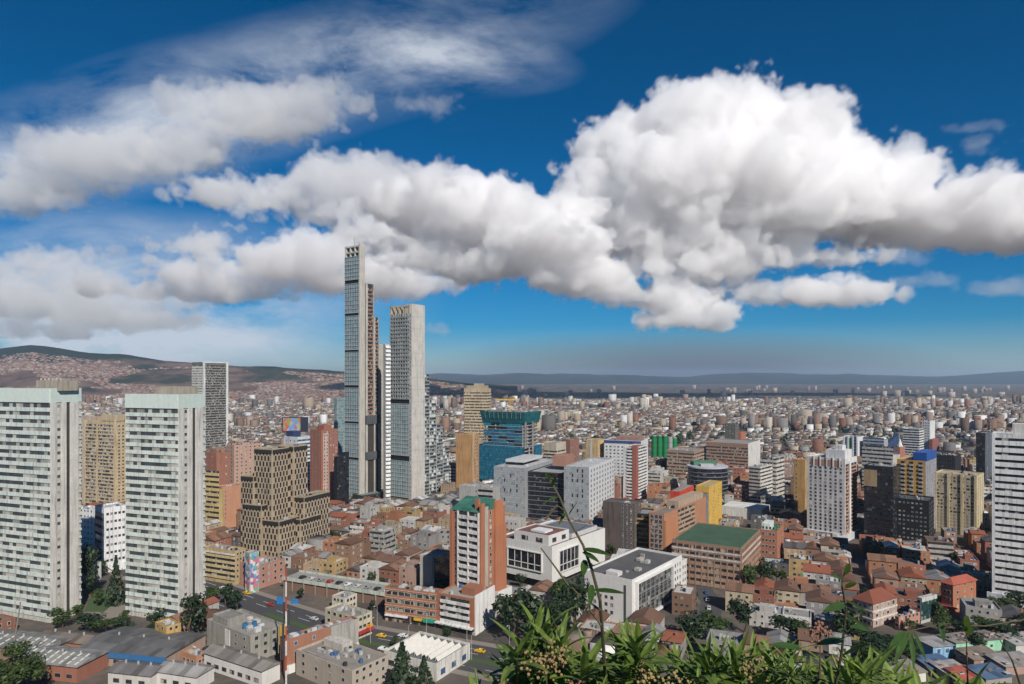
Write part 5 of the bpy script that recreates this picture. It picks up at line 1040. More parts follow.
# ------------------------------------------------------------------ cars
def car_meshes():
    prof = [(-2.15, .35), (2.15, .35), (2.2, .7), (1.9, .92), (.95, 1.0), (.35, 1.46), (-1.15, 1.48), (-1.75, 1.02), (-2.15, .95)]
    body = MB(); w = .86
    def side(s): return [(x, s*(w if z < 1.1 else w*.8), z) for x, z in prof]
    l, r = side(1), side(-1); body.quad(r); body.quad(l[::-1])
    for i in range(len(prof)): j = (i+1) % len(prof); body.quad([r[j], r[i], l[i], l[j]])
    gl = MB()
    for s in (1, -1): gl.quad([(x, s*(w*.8 if z > 1.2 else w*.965)+s*.012, z) for x, z in ((.8, 1.06), (.32, 1.4), (-1.1, 1.42), (-1.55, 1.06))][::s])
    gl.quad([(.99, -.7, 1.03), (.99, .7, 1.03), (.42, .62, 1.43), (.42, -.62, 1.43)]); gl.quad([(-1.78, .7, 1.06), (-1.78, -.7, 1.06), (-1.22, -.62, 1.45), (-1.22, .62, 1.45)])
    wh = MB(); n = 12
    P = [(.33*math.cos(2*math.pi*i/n), .33*math.sin(2*math.pi*i/n)) for i in range(n)]
    for s in (-.1, .1): wh.quad([(p[0], s, p[1]) for p in (P if s < 0 else P[::-1])])
    for i in range(n): p, q_ = P[i], P[(i+1) % n]; wh.quad([(p[0], -.1, p[1]), (q_[0], -.1, q_[1]), (q_[0], .1, q_[1]), (p[0], .1, p[1])])
    return body.mesh('car_body', METAL), gl.mesh('car_glass', GBLACK), wh.mesh('car_wheel', RUBBER)
CB, CG, CW = car_meshes()
CCOL = {'yellow taxi': (.65, .38, .02), 'white car': (.7, .7, .7), 'grey car': (.25, .26, .27), 'dark car': (.03, .03, .035), 'red car': (.35, .03, .03), 'silver car': (.5, .5, .5), 'blue car': (.04, .1, .25)}
def car(kind, x, y, z, rz, what, grp):
    t = empty('parked_car' if 'parked' in what else 'car', '', 'taxi' if 'taxi' in kind else 'car', (x, y, z), rz)
    link('body', CB, t, CCOL[kind]); link('window', CG, t)
    for sx in (-1.35, 1.35):
        for sy in (-.8, .8): link('wheel', CW, t, None, (sx, sy, .33))
    if 'taxi' in kind: link('roof_sign', MB().box(-.2, .2, -.3, .3, 1.48, 1.62).mesh('roof_sign', METAL), t, (.7, .7, .6))
    later(t, f'{kind} {what}', PX(x, y), PY(z, y), y, grp)
def on_ave(px, off):
    best = min(range(1, len(AVE)), key=lambda i: abs(PX(*AVE[i])-px)); p, q_ = Vector(AVE[best-1]), Vector(AVE[best]); d = (q_-p).normalized(); return q_+Vector((-d.y, d.x))*off, math.atan2(d.y, d.x)
for kind, px, off in (('yellow taxi', 376, 5.5), ('yellow taxi', 415, 6), ('yellow taxi', 484, 5.6), ('yellow taxi', 506, 9), ('white car', 395, 9), ('grey car', 446, 5.5), ('dark car', 462, 9.4), ('white car', 345, 9), ('yellow taxi', 371, -9.5), ('silver car', 300, 6), ('red car', 262, 5.8), ('yellow taxi', 228, 9), ('white car', 214, 6), ('dark car', 240, -6), ('white car', 430, 9), ('red car', 330, 5.5), ('silver car', 355, -9), ('white car', 400, -6), ('yellow taxi', 280, -9), ('dark car', 318, 9)):
    p, a = on_ave(px, off); car(kind, p.x, p.y, .01, a+(math.pi if off > 0 else 0), 'driving on the avenue', 'vehicles on the avenue')
for i, k in enumerate(('white car', 'dark car', 'grey car', 'silver car', 'white car', 'dark car', 'red car', 'grey car', 'silver car', 'dark car')):
    u = PARKD.b*(.06+.088*i); p = Vector(PARKD.C)+Vector(PARKD.L)*u+Vector(PARKD.R)*(4.5+rnd.uniform(-.3, .3)); car(k, p.x, p.y, PARKD.h-1, math.pi/2-math.radians(24), 'parked on the raised deck', 'cars parked on the raised deck')
pl = [gp(199, 651), gp(216, 656), gp(233, 652), gp(212, 645)]
m = MB(); m.quad([(*p, .016) for p in pl]); struct('parking_lot', m.mesh('parking_lot', PAVE)); EXCL.append((*gp(214, 651), 8))
for i, k in enumerate(('dark car', 'dark car', 'grey car', 'white car', 'dark car', 'yellow taxi')):
    p = Vector(gp(207, 650)).lerp(Vector(gp(226, 652)), i/5); car(k, p.x, p.y, .02, 1.2, 'parked in the small lot', 'cars parked beside the rough grey building')
for i, k in enumerate(('grey car', 'white car', 'dark car', 'silver car', 'dark car', 'white car', 'grey car', 'blue car')):
    p, q_ = Vector(gp(704, 622)), Vector(gp(700, 590)); v = p.lerp(q_, i/8); car(k, v.x-3.4+(i % 2)*6.5, v.y, .012, 1.35+rnd.uniform(-.1, .1), 'parked in the side street', 'cars parked in the side street')

# ------------------------------------------------------------------ trees
def crown_mesh(name, rx, rz, n, size, mat, seed, cone=False):
    r = random.Random(seed); m = MB(); lobes = []
    if not cone:
        for i in range(9):
            a = r.uniform(0, 6.28); q = r.uniform(.25, .75); z = r.uniform(-.55, .7); lobes.append((math.cos(a)*q*rx*(1-.3*abs(z)), math.sin(a)*q*rx*(1-.3*abs(z)), z*rz, r.uniform(.3, .52)))
    for i in range(n):
        if cone:
            t = r.random()**1.4; lay = math.floor(t*9)/9; rad = rx*(1-t)*(.55+.45*((t*9) % 1 < .6))*math.sqrt(r.uniform(.25, 1)); a = r.uniform(0, 6.28)
            c = Vector((math.cos(a)*rad, math.sin(a)*rad, -rz+2*rz*t-rad*.25)); nn = Vector((math.cos(a)*.5+r.gauss(0, .4), math.sin(a)*.5+r.gauss(0, .4), .8))
        else:
            l = r.choice(lobes); v = Vector((r.gauss(0, 1), r.gauss(0, 1), r.gauss(0, 1))).normalized(); k = l[3]*(1-.5*r.random()**2)
            c = Vector((l[0]+v.x*k*rx, l[1]+v.y*k*rx, l[2]+v.z*k*rz*.9)); nn = v+Vector((r.gauss(0, .5), r.gauss(0, .5), r.gauss(0, .5)+.3))
        nn.normalize(); a = nn.orthogonal().normalized(); b_ = nn.cross(a); an = r.uniform(0, 6.28); a, b_ = a*math.cos(an)+b_*math.sin(an), b_*math.cos(an)-a*math.sin(an); s = size*r.uniform(.6, 1.3)
        m.quad([c-a*s, c-b_*s*.55, c+a*s, c+b_*s*.55])
    return m.mesh(name, mat)
def trunk_mesh(h, r0, seed):
    r = random.Random(seed); m = MB(); m.tube([(0, 0, -.3), (r.uniform(-.2, .2), r.uniform(-.2, .2), h*.5), (0, 0, h)], [r0, r0*.7, r0*.45], 7)
    for i in range(5): a = r.uniform(0, 6.28); z = h*r.uniform(.55, .95); m.tube([(0, 0, z), (math.cos(a)*h*.3, math.sin(a)*h*.3, z+h*.3)], [r0*.4, r0*.12], 5)
    return m.mesh('trunk', BARK)
TP = {'round': [(crown_mesh('crown', 1, 1, 900, .115, LEAF, s), .55) for s in (1, 2, 3)], 'dark': [(crown_mesh('crown', 1, 1, 800, .12, LEAFD, s), .55) for s in (4, 5)], 'conifer': [(crown_mesh('crown', 1, 1, 1000, .12, LEAFD, s, True), .12) for s in (6, 7)], 'big': [(crown_mesh('crown', 1, 1, 3200, .06, LEAF, 8), .5)]}
TRK = [trunk_mesh(1, .045, s) for s in (1, 2, 3)]
def tree(kind, px, base, top, wpx, what=None, D=None, grp='trees of the city'):
    D = D or dist(base); h = Z(top, D); rx = wpx/F*D/2; x = X(px, D); me, tf = rnd.choice(TP[kind])
    t = empty('conifer_tree' if kind == 'conifer' else 'tree', '', 'tree', (x, D, 0), rnd.uniform(0, 6.28)); rz = h*(.5 if kind == 'conifer' else .40)
    c = link('crown', me, t, None, (0, 0, h-rz)); c.scale = (rx, rx, rz)
    k = link('trunk', rnd.choice(TRK), t, (.09, .065, .045)); k.scale = (h*.8, h*.8, h*.72); EXCL.append((x, D, rx*.35+.6))
    if what and what[0] == '!': tag(t, what[1:], 'tree', grp)
    else: later(t, what or ('dark tree' if kind != 'round' else 'leafy green tree'), px, base, D, grp)
    return t
tree('big', 12, 712, 646, 74, '!round leafy tree in the bottom left corner', 226)
tree('conifer', 402, 704, 643, 52, '!spiky dark conifer at the bottom edge in front of the white sawtooth hall', 232); tree('conifer', 424, 700, 656, 34, '!smaller dark conifer at the bottom edge, right of the spiky one', 231)
for kind, px, base, top, w in (('round', 62, 628, 607, 26), ('dark', 92, 632, 611, 30), ('round', 108, 634, 615, 26), ('dark', 122, 634, 619, 24), ('round', 76, 622, 604, 16), ('dark', 157, 632, 610, 24), ('dark', 194, 640, 594, 32), ('conifer', 116, 604, 556, 26), ('dark', 88, 600, 545, 24), ('round', 98, 606, 588, 16), ('dark', 226, 606, 583, 18), ('dark', 236, 612, 590, 22), ('round', 212, 603, 586, 16), ('dark', 510, 640, 594, 40), ('dark', 530, 640, 588, 44), ('dark', 556, 640, 592, 44), ('dark', 575, 634, 574, 36), ('round', 562, 610, 578, 28), ('dark', 518, 620, 596, 30),
    ('round', 750, 592, 563, 24), ('dark', 765, 590, 560, 22), ('round', 778, 586, 566, 18), ('dark', 742, 632, 597, 30), ('round', 712, 640, 612, 34), ('dark', 692, 640, 614, 36), ('dark', 790, 640, 615, 40), ('round', 805, 645, 622, 34), ('dark', 846, 642, 605, 34), ('round', 868, 650, 628, 30), ('dark', 884, 665, 636, 52), ('dark', 905, 664, 640, 36), ('round', 868, 672, 645, 46), ('round', 945, 636, 614, 26), ('dark', 962, 640, 621, 26), ('round', 985, 634, 616, 28), ('round', 1000, 616, 595, 26), ('dark', 1018, 614, 592, 30), ('dark', 1035, 640, 615, 34), ('round', 868, 562, 538, 12), ('dark', 875, 566, 542, 14), ('dark', 447, 645, 625, 14), ('dark', 420, 604, 586, 12), ('round', 412, 575, 562, 16), ('dark', 300, 600, 588, 10), ('round', 395, 648, 636, 10), ('round', 450, 655, 640, 12), ('dark', 1000, 642, 622, 34), ('dark', 975, 652, 632, 24)):
    tree(kind, px, base, top, w)

# ------------------------------------------------------------------ masts, lamps, signs, poles
t = empty('telecom_mast', 'red and white painted mast with dark antenna panels in front of the rough grey building', 'mast', (X(286, 239), 239, 0)); hm = Z(567, 239)
for i in range(8):
    z0, z1 = hm*i/8, hm*(i+1)/8; m = MB(); r = .5-.25*i/8
    for k in range(3): a = 2.09*k+.3; m.beam((math.cos(a)*r*.5, math.sin(a)*r*.5, z0), (math.cos(a)*r*.46, math.sin(a)*r*.46, z1), .15)
    for j in range(4):
        for k in range(3): a, c = 2.09*k+.3, 2.09*(k+1)+.3; za, zb_ = z0+(z1-z0)*j/4, z0+(z1-z0)*(j+1)/4; m.beam((math.cos(a)*r*.48, math.sin(a)*r*.48, za), (math.cos(c)*r*.48, math.sin(c)*r*.48, zb_), .08)
    link('mast_section', m.mesh('mast_section', METAL), t, (.36, .08, .05) if i % 2 else (.6, .58, .55))
for z, a in ((22, 0.2), (22, 2.3), (25, 4.3), (17, 3.2), (12, 3.4), (9, 3.0)): link('antenna_panel', MB().box(-.35, .35, -.2, .2, 0, 5, bottom=True).mesh('antenna_panel', METAL), t, (.05, .05, .06), (math.cos(a)*1.0, math.sin(a)*1.0, z))
t = empty('utility_pole', 'leaning grey wooden utility pole near the left edge behind the skylight warehouses', 'pole', (X(6, 232), 232, 0)); m = MB(); m.tube([(0, 0, 0), (3.6, 2, Z(604, 232))], [.32, .2], 7); link('shaft', m.mesh('shaft', BARK), t, (.22, .2, .17)); link('cross_arm', MB().box(2.2, 4.6, 1.7, 1.9, 29, 29.25, bottom=True).mesh('cross_arm', BARK), t, (.2, .18, .15))
for px, off in ((215, 13.5), (255, 13.5), (316, 13.6), (356, 13.6), (403, 13.6), (446, 13.6), (492, 13.6), (372, -2), (420, -2), (470, -2)):
    p, a = on_ave(px, off); t = empty('street_lamp', '', 'street lamp', (p.x, p.y, .1), a); m = MB().cyl(0, 0, .13, 0, 9.5, 6, r1=.08); link('pole', m.mesh('pole', METAL), t, (.35, .35, .35)); s = -1 if off > 0 else 1
    link('arm', MB().beam((0, 0, 9.4), (0, s*2, 9.9), .06).mesh('arm', METAL), t, (.35, .35, .35)); link('lamp_head', MB().box(-.15, .15, s*2-.4, s*2+.4, 9.8, 10, bottom=True).mesh('lamp_head', METAL), t, (.5, .5, .5)); later(t, 'tall grey street lamp' + (' on the kerb' if off > 0 else ' on the median'), px, p.y and PY(0, p.y), p.y, 'street lamps along the avenue')
for px, py, col, lab in ((280, 601, (.02, .16, .42), 'left one of two blue road signs behind the mast'), (295, 603, (.02, .16, .42), 'right one of two blue road signs behind the mast'), (304, 608, (.01, .25, .12), 'green road sign right of the blue road signs')):
    D = 325; t = empty('road_sign', lab, 'road sign', (X(px, D), D, 0)); z = Z(py, D); link('post', MB().cyl(0, 0, .12, 0, z, 6).mesh('post', METAL), t, (.3, .3, .3)); link('panel', MB().box(-1.6, 1.6, -.25, -.12, z-2, z+2, bottom=True).mesh('panel', METAL), t, col)

# ------------------------------------------------------------------ ordinary houses and blocks
E1, E2 = Vector((math.cos(math.radians(24)), -math.sin(math.radians(24)))), Vector((math.sin(math.radians(24)), math.cos(math.radians(24))))
WALLS = [('white', (.58, .57, .54), 0), ('white', (.5, .48, .45), 0), ('cream', (.44, .37, .26), 0), ('grey', (.32, .31, .30), 0), ('red brick', (.29, .12, .08), 1), ('brown brick', (.21, .12, .08), 1), ('tan', (.42, .30, .19), 0), ('orange brick', (.38, .17, .09), 1), ('pinkish', (.36, .24, .19), 0), ('ochre', (.40, .28, .13), 0), ('dark grey', (.11, .105, .10), 0), ('red brick', (.33, .15, .10), 1), ('brown brick', (.25, .15, .1), 1)]
ROOFS = [('brown tile', (.12, .065, .045), TILE), ('brown tile', (.15, .085, .06), TILE), ('red tile', (.24, .085, .05), TILE), ('grey sheet', (.24, .235, .23), CORR), ('dark sheet', (.09, .085, .085), CORR), ('pale sheet', (.42, .42, .41), CORR), ('rusty sheet', (.2, .11, .07), CORR)]
def sat(c, R, L, a, b_, C2, R2, L2, a2, b2, mg=1.2):
    P1 = [(c[0]+R[0]*i*a+L[0]*j*b_, c[1]+R[1]*i*a+L[1]*j*b_) for i in (0, 1) for j in (0, 1)]; P2 = [(C2[0]+R2[0]*i*a2+L2[0]*j*b2, C2[1]+R2[1]*i*a2+L2[1]*j*b2) for i in (0, 1) for j in (0, 1)]
    for ax in (R, L, R2, L2):
        s1 = [p[0]*ax[0]+p[1]*ax[1] for p in P1]; s2 = [p[0]*ax[0]+p[1]*ax[1] for p in P2]
        if min(s1) > max(s2)+mg or min(s2) > max(s1)+mg: return False
    return True
def cap_z(l, r, D):
    z = 200.
    for cl, cr, vis, cD in CLEAR:
        if cD > D+3 and l < cr and r > cl: z = min(z, Z(vis, D))
    return z
g_rnd = random.Random(77); LOTS = []
ed1, ed2 = (E2.x, E2.y), (-E1.x, -E1.y)
q0 = 150
for bi in range(-16, 20):
    for bj in range(-4, 20):
        o1, o2 = bi*66+30, bj*50+200
        cen = E1*(o1+29)+E2*(o2+21)
        if cen.y < 200 or cen.y > 900 or abs(cen.x) > .83*cen.y+60: continue
        for row in (0, 1, 2):
            u = 0
            while u < 52:
                w = min(g_rnd.uniform(7, 14), 58-u); dep = g_rnd.uniform(10.5, 13.6)
                c = E1*(o1+u+w)+E2*(o2+row*14.1+g_rnd.uniform(0, .3)); u += w+(.05 if g_rnd.random() < .75 else g_rnd.uniform(.6, 2))
                LOTS.append(((c.x, c.y), w, dep))
CAND = []
fb = [(f, Vector(f[0]), f[3]+f[4]) for f in FOOT]
for c, w, dep in LOTS:
    D = c[1]
    if D < 236 or D > 860: continue
    pr, pl = PX(*c), PX(c[0]-E1.x*w+E2.x*dep*0, c[1]-E1.y*w)
    pmn, pmx = min(pl, pr), max(pr, PX(c[0]+E2.x*dep, c[1]+E2.y*dep))
    if pmx < -12 or pmn > 1036: continue
    cx_, cy_ = c[0]+E2.x*dep/2-E1.x*w/2, c[1]+E2.y*dep/2-E1.y*w/2
    if any((cx_-e[0])**2+(cy_-e[1])**2 < (e[2]+min(w, dep)*.5)**2 for e in EXCL): continue
    if any((Vector(c)-fc).length < rr+60 and sat(c, ed1, ed2, dep, w, *f) for f, fc, rr in fb): continue
    r = g_rnd.random(); st = g_rnd.choice([1, 2, 2, 2, 3]) if D < 380 else g_rnd.choice([2, 2, 2, 3, 3, 4]) if D < 560 else g_rnd.choice([2, 3, 3, 4, 5, 6])
    if r > .9 and D > 420: st = g_rnd.choice([5, 6, 7, 8])
    cap = min(cap_z(pmn, pmx, D), Z(452, D) if D > 520 else Z(500, D)); st = min(st, int((cap-.8)/3.1))
    if st < 1:
        if cap < -1.5: continue
        st = 1
    CAND.append([c, w, dep, st, D, pmn, pmx])
# rough visibility: paint boxes far to near, count the pixels each house keeps
ids = np.full((684, 1024), -1, int); SC = 1
items = [(max(c_[4], 1), i, c_[5], c_[6], PY(c_[3]*3.1+1, c_[4]+c_[2]*.5), PY(0, c_[4])) for i, c_ in enumerate(CAND)]
for b in BL:
    k = [(b.C[0]+b.R[0]*b.a*i+b.L[0]*b.b*j, b.C[1]+b.R[1]*b.a*i+b.L[1]*b.b*j) for i, j in ((0, 0), (1, 0), (0, 1))]; ps = [PX(*p) for p in k]; items.append((b.C[1], -2, min(ps), max(ps), PY(b.h, b.C[1]), PY(0, b.C[1])))
for D, i, x0, x1, y0, y1 in sorted(items, key=lambda t: -t[0]): ids[max(0, int(y0)):max(0, min(684, int(y1)+1)), max(0, int(x0)):max(0, min(1024, int(x1)+1))] = i
for x in range(500, 1024): ids[int(np.interp(x, [500, 540, 700, 830, 1024], [640, 628, 645, 655, 690])):, x] = -3
vis = np.bincount(ids[ids >= 0], minlength=len(CAND))
order = sorted(range(len(CAND)), key=lambda i: -vis[i]); INDIV = set(i for i in order[:300] if vis[i] >= 14)
STF = [CAND[i] for i in range(len(CAND)) if i not in INDIV]
def gable(b, rc, mat, along=None):
    x0, y0, A, L = b.blk; hh = b.h; m = MB(); al = (L > A) if along is None else along; rg = min(A, L)*.22; o_ = .45
    if al: m.quad([(-o_, -o_, hh), (A/2, -o_, hh+rg), (A/2, L+o_, hh+rg), (-o_, L+o_, hh)], [(0, 0), (0, A/2), (L, A/2), (L, 0)]); m.quad([(A/2, -o_, hh+rg), (A+o_, -o_, hh), (A+o_, L+o_, hh), (A/2, L+o_, hh+rg)], [(0, 0), (0, A/2), (L, A/2), (L, 0)]); m.quad([(-o_, -o_, hh), (A+o_, -o_, hh), (A/2, -o_, hh+rg)]); m.quad([(-o_, L+o_, hh), (A/2, L+o_, hh+rg), (A+o_, L+o_, hh)])
    else: m.quad([(-o_, -o_, hh), (A+o_, -o_, hh), (A+o_, L/2, hh+rg), (-o_, L/2, hh+rg)], [(0, 0), (A, 0), (A, L/2), (0, L/2)]); m.quad([(-o_, L/2, hh+rg), (A+o_, L/2, hh+rg), (A+o_, L+o_, hh), (-o_, L+o_, hh)], [(0, 0), (A, 0), (A, L/2), (0, L/2)]); m.quad([(-o_, L+o_, hh), (-o_, -o_, hh), (-o_, L/2, hh+rg)]); m.quad([(A+o_, -o_, hh), (A+o_, L+o_, hh), (A+o_, L/2, hh+rg)])
    return b.part('roof', m, mat, rc)
NUM = ['', 'one', 'two', 'three', 'four', 'five', 'six', 'seven', 'eight', 'nine', 'ten', 'eleven']
WMESH = {}
for i in sorted(INDIV):
    c, w, dep, st, D, pmn, pmx = CAND[i]; fh = g_rnd.uniform(2.95, 3.3); hh = st*fh+.6
    wn_, wc, br = g_rnd.choice(WALLS); kind = 'house' if st <= 3 else 'walk_up_block' if st <= 6 else 'apartment_block'; jf = g_rnd.uniform(.75, 1.1); wc = tuple(k*jf for k in wc)
    b = Bld(kind, '', 'house' if st <= 3 else 'building', None, None, None, None, None, 24, xy=c, a=dep, b=w, h=hh); FOOT.pop(); BL.append(b); wm = BRICK if br else PLASTER
    flat = st > 4 or g_rnd.random() < .5
    if flat:
        rc = g_rnd.choice([('grey', (.24, .235, .23)), ('dark', (.10, .095, .09)), ('pale', (.42, .41, .39)), ('brown', (.2, .14, .11))]); b.body(0, hh, wm, wc, rc[1], parapet=.7); b.clutter(g_rnd.choice([2, 3, 4, 5]), hh-.65); rname = rc[0]+' flat roof'
        if g_rnd.random() < .45: x0, y0, A, L = b.blk; b.part('roof_room', MB().box(A*.2, A*.6, L*.25, L*.7, hh-.65, hh+2), wm, tuple(k*.9 for k in wc))
    else:
        rc = g_rnd.choice(ROOFS); b.body(0, hh, wm, wc, parapet=0); ro = gable(b, rc[1], rc[2], g_rnd.choice([True, False, None])); rname = rc[0]+' roof'
        if g_rnd.random() < .5: A, L = dep, w; b.part('chimney', MB().box(A*.3, A*.3+.8, L*.3, L*.3+.8, hh, hh+min(A, L)*.22+.9), BRICK, (.28, .14, .1), ro)
    style = g_rnd.random(); gl = g_rnd.choice([GLASS, GLASS, GLASSW]); frc = g_rnd.choice([(.6, .6, .58), (.2, .18, .16), (.4, .38, .35)])
    for f in 'LR':
        Lf = b.flen(f); n = max(1, int(Lf/g_rnd.uniform(2.8, 4)))
        if f == 'R' and g_rnd.random() < .4: continue
        if st >= 4 and style < .4: b.bands(f, .5, fh, st, 1.4, 1.1, .4, g_rnd.choice([(.6, .58, .55), wc, (.4, .38, .35)]), gl, u0=.3, u1=Lf-.3)
        else: b.windows(f, 0, fh, st, n, g_rnd.uniform(1.1, 2), g_rnd.uniform(1.2, 1.7), .95, glass=gl, frame=frc, skip=.08)
    if st <= 3: b.slab('door', 'L', w*.42, w*.42+1.2, 0, 2.2, .1, PLASTER, g_rnd.choice([(.15, .07, .04), (.1, .12, .14), (.3, .3, .3)]))
    if st <= 3 and g_rnd.random() < .3: b.slab('shutter', 'L', w*.1, w*.38, .1, 2.5, .12, METAL, g_rnd.choice([(.1, .2, .4), (.4, .1, .08), (.35, .35, .35), (.1, .3, .2)]))
    later(b.o, f'{wn_} {NUM[st]} storey {"house" if st <= 3 else "block"}, {rname},', (pmn+pmx)/2, PY(hh*.5, D), D, 'ordinary houses and blocks of the city')
occ = [((c[0], c[1]), ed1, ed2, dep, w) for c, w, dep, *_ in CAND]
nt_ = 0
for _ in range(4000):
    D = g_rnd.uniform(285, 640); x = g_rnd.uniform(-.76, .78)*D; px = PX(x, D)
    if any(((x-c[0])*R_[0]+(D-c[1])*R_[1] > -1) and ((x-c[0])*R_[0]+(D-c[1])*R_[1] < a+1) and ((x-c[0])*L_[0]+(D-c[1])*L_[1] > -1) and ((x-c[0])*L_[0]+(D-c[1])*L_[1] < b_+1) for c, R_, L_, a, b_ in occ+FOOT): continue
    if any((x-e[0])**2+(D-e[1])**2 < (e[2]*.8+1.5)**2 for e in EXCL): continue
    h = min(g_rnd.uniform(5, 9.5), cap_z(px-3, px+3, D))
    if h < 4: continue
    tree(g_rnd.choice(['round', 'dark', 'dark']), px, PY(0, D), PY(h, D), h*g_rnd.uniform(.7, 1.0)*F/D, 'small tree among roofs', D, 'small trees among the roofs'); nt_ += 1
    if nt_ >= 90: break
for b in BL: b.flush()
settle()

# ------------------------------------------------------------------ the rest of the city out to the horizon (one object)
rs = np.random.default_rng(5)
PALW = .8*np.array([(.66, .65, .63), (.46, .42, .36), (.42, .34, .24), (.26, .25, .24), (.24, .12, .085), (.18, .12, .09), (.34, .27, .2), (.15, .15, .15), (.3, .23, .19), (.36, .31, .25), (.13, .12, .115), (.24, .15, .11), (.62, .61, .6)])
PALR = .66*np.array([(.12, .085, .07), (.16, .12, .10), (.2, .09, .06), (.2, .2, .2), (.10, .098, .095), (.38, .375, .37), (.27, .22, .19), (.5, .5, .5), (.16, .14, .13), (.20, .13, .10)])
class City:
    def __init__(s): s.V = []; s.F = []; s.C = []; s.UV = []; s.n = 0
    def boxes(s, cx, cy, a, b_, h, z0, wc, rc, gab=None):
        """arrays: near corner, length along E2, width along -E1, height"""
        n = len(cx); e2 = np.array(E2); e1 = -np.array(E1)
        P = [np.stack([cx, cy], -1)+i*a[:, None]*e2+j*b_[:, None]*e1 for i, j in ((0, 0), (1, 0), (1, 1), (0, 1))]
        lo = [np.concatenate([p, z0[:, None]], 1) for p in P]; hi = [np.concatenate([p, (z0+h)[:, None]], 1) for p in P]
        V = np.stack(lo+hi, 1).reshape(-1, 3); base = (np.arange(n)*8+s.n)[:, None]
        off = rs.integers(0, 40, n)*3.1
        for q, L in (((0, 1, 5, 4), a), ((1, 2, 6, 5), b_), ((2, 3, 7, 6), a), ((3, 0, 4, 7), b_)):
            s.F.append(base+np.array(q)); s.C.append(np.repeat(wc[:, None], 4, 1)); z = np.zeros(n); s.UV.append(np.stack([np.stack([off, z], -1), np.stack([off+L, z], -1), np.stack([off+L, h], -1), np.stack([off, h], -1)], 1))
        s.F.append(base+np.array((4, 5, 6, 7))); s.C.append(np.repeat(rc[:, None], 4, 1)); s.UV.append(np.zeros((n, 4, 2)))
        s.V.append(V); s.n += 8*n
    def build(s, name, kind='stuff'):
        V, Fc, C_, U = np.vstack(s.V), np.vstack(s.F), np.vstack(s.C).reshape(-1, 3), np.vstack(s.UV).reshape(-1, 2)
        me = bpy.data.meshes.new(name); nf = len(Fc); me.vertices.add(len(V)); me.vertices.foreach_set('co', V.astype(np.float32).ravel()); me.loops.add(nf*4); me.loops.foreach_set('vertex_index', Fc.astype(np.int32).ravel()); me.polygons.add(nf); me.polygons.foreach_set('loop_start', np.arange(0, nf*4, 4, dtype=np.int32))
        ca = me.color_attributes.new('Col', 'FLOAT_COLOR', 'CORNER'); ca.data.foreach_set('color', np.concatenate([C_, np.ones((len(C_), 1))], 1).astype(np.float32).ravel()); ul = me.uv_layers.new(name='UVMap'); ul.data.foreach_set('uv', U.astype(np.float32).ravel())
        me.materials.append(STUFF); me.update(calc_edges=True); me.validate(); o = link(name, me); o['kind'] = kind; return o
city = City()
def pick(pal, n, jit=.16): return pal[rs.integers(0, len(pal), n)]*(1+rs.uniform(-jit, jit, (n, 1)))
def clearcap(px0, px1, D):
    cap = np.full(len(D), 400.)
    for cl, cr, vis_, cD in CLEAR: m_ = (cD > D+3) & (px0 < cr) & (px1 > cl); cap = np.where(m_, np.minimum(cap, H-(vis_-HOR)/F*D), cap)
    return cap
if STF:
    A_ = np.array([(c[0], c[1], dep, w, st*3.1+.6) for c, w, dep, st, *_ in STF]); n = len(A_); city.boxes(A_[:, 0], A_[:, 1], A_[:, 2], A_[:, 3], A_[:, 4], np.zeros(n), pick(PALW, n), pick(PALR, n))
    city.boxes(A_[:, 0]+2, A_[:, 1]+5, np.full(n, 3.), np.full(n, 3.), rs.uniform(1, 2.5, n), A_[:, 4], pick(PALW, n), pick(PALR, n))
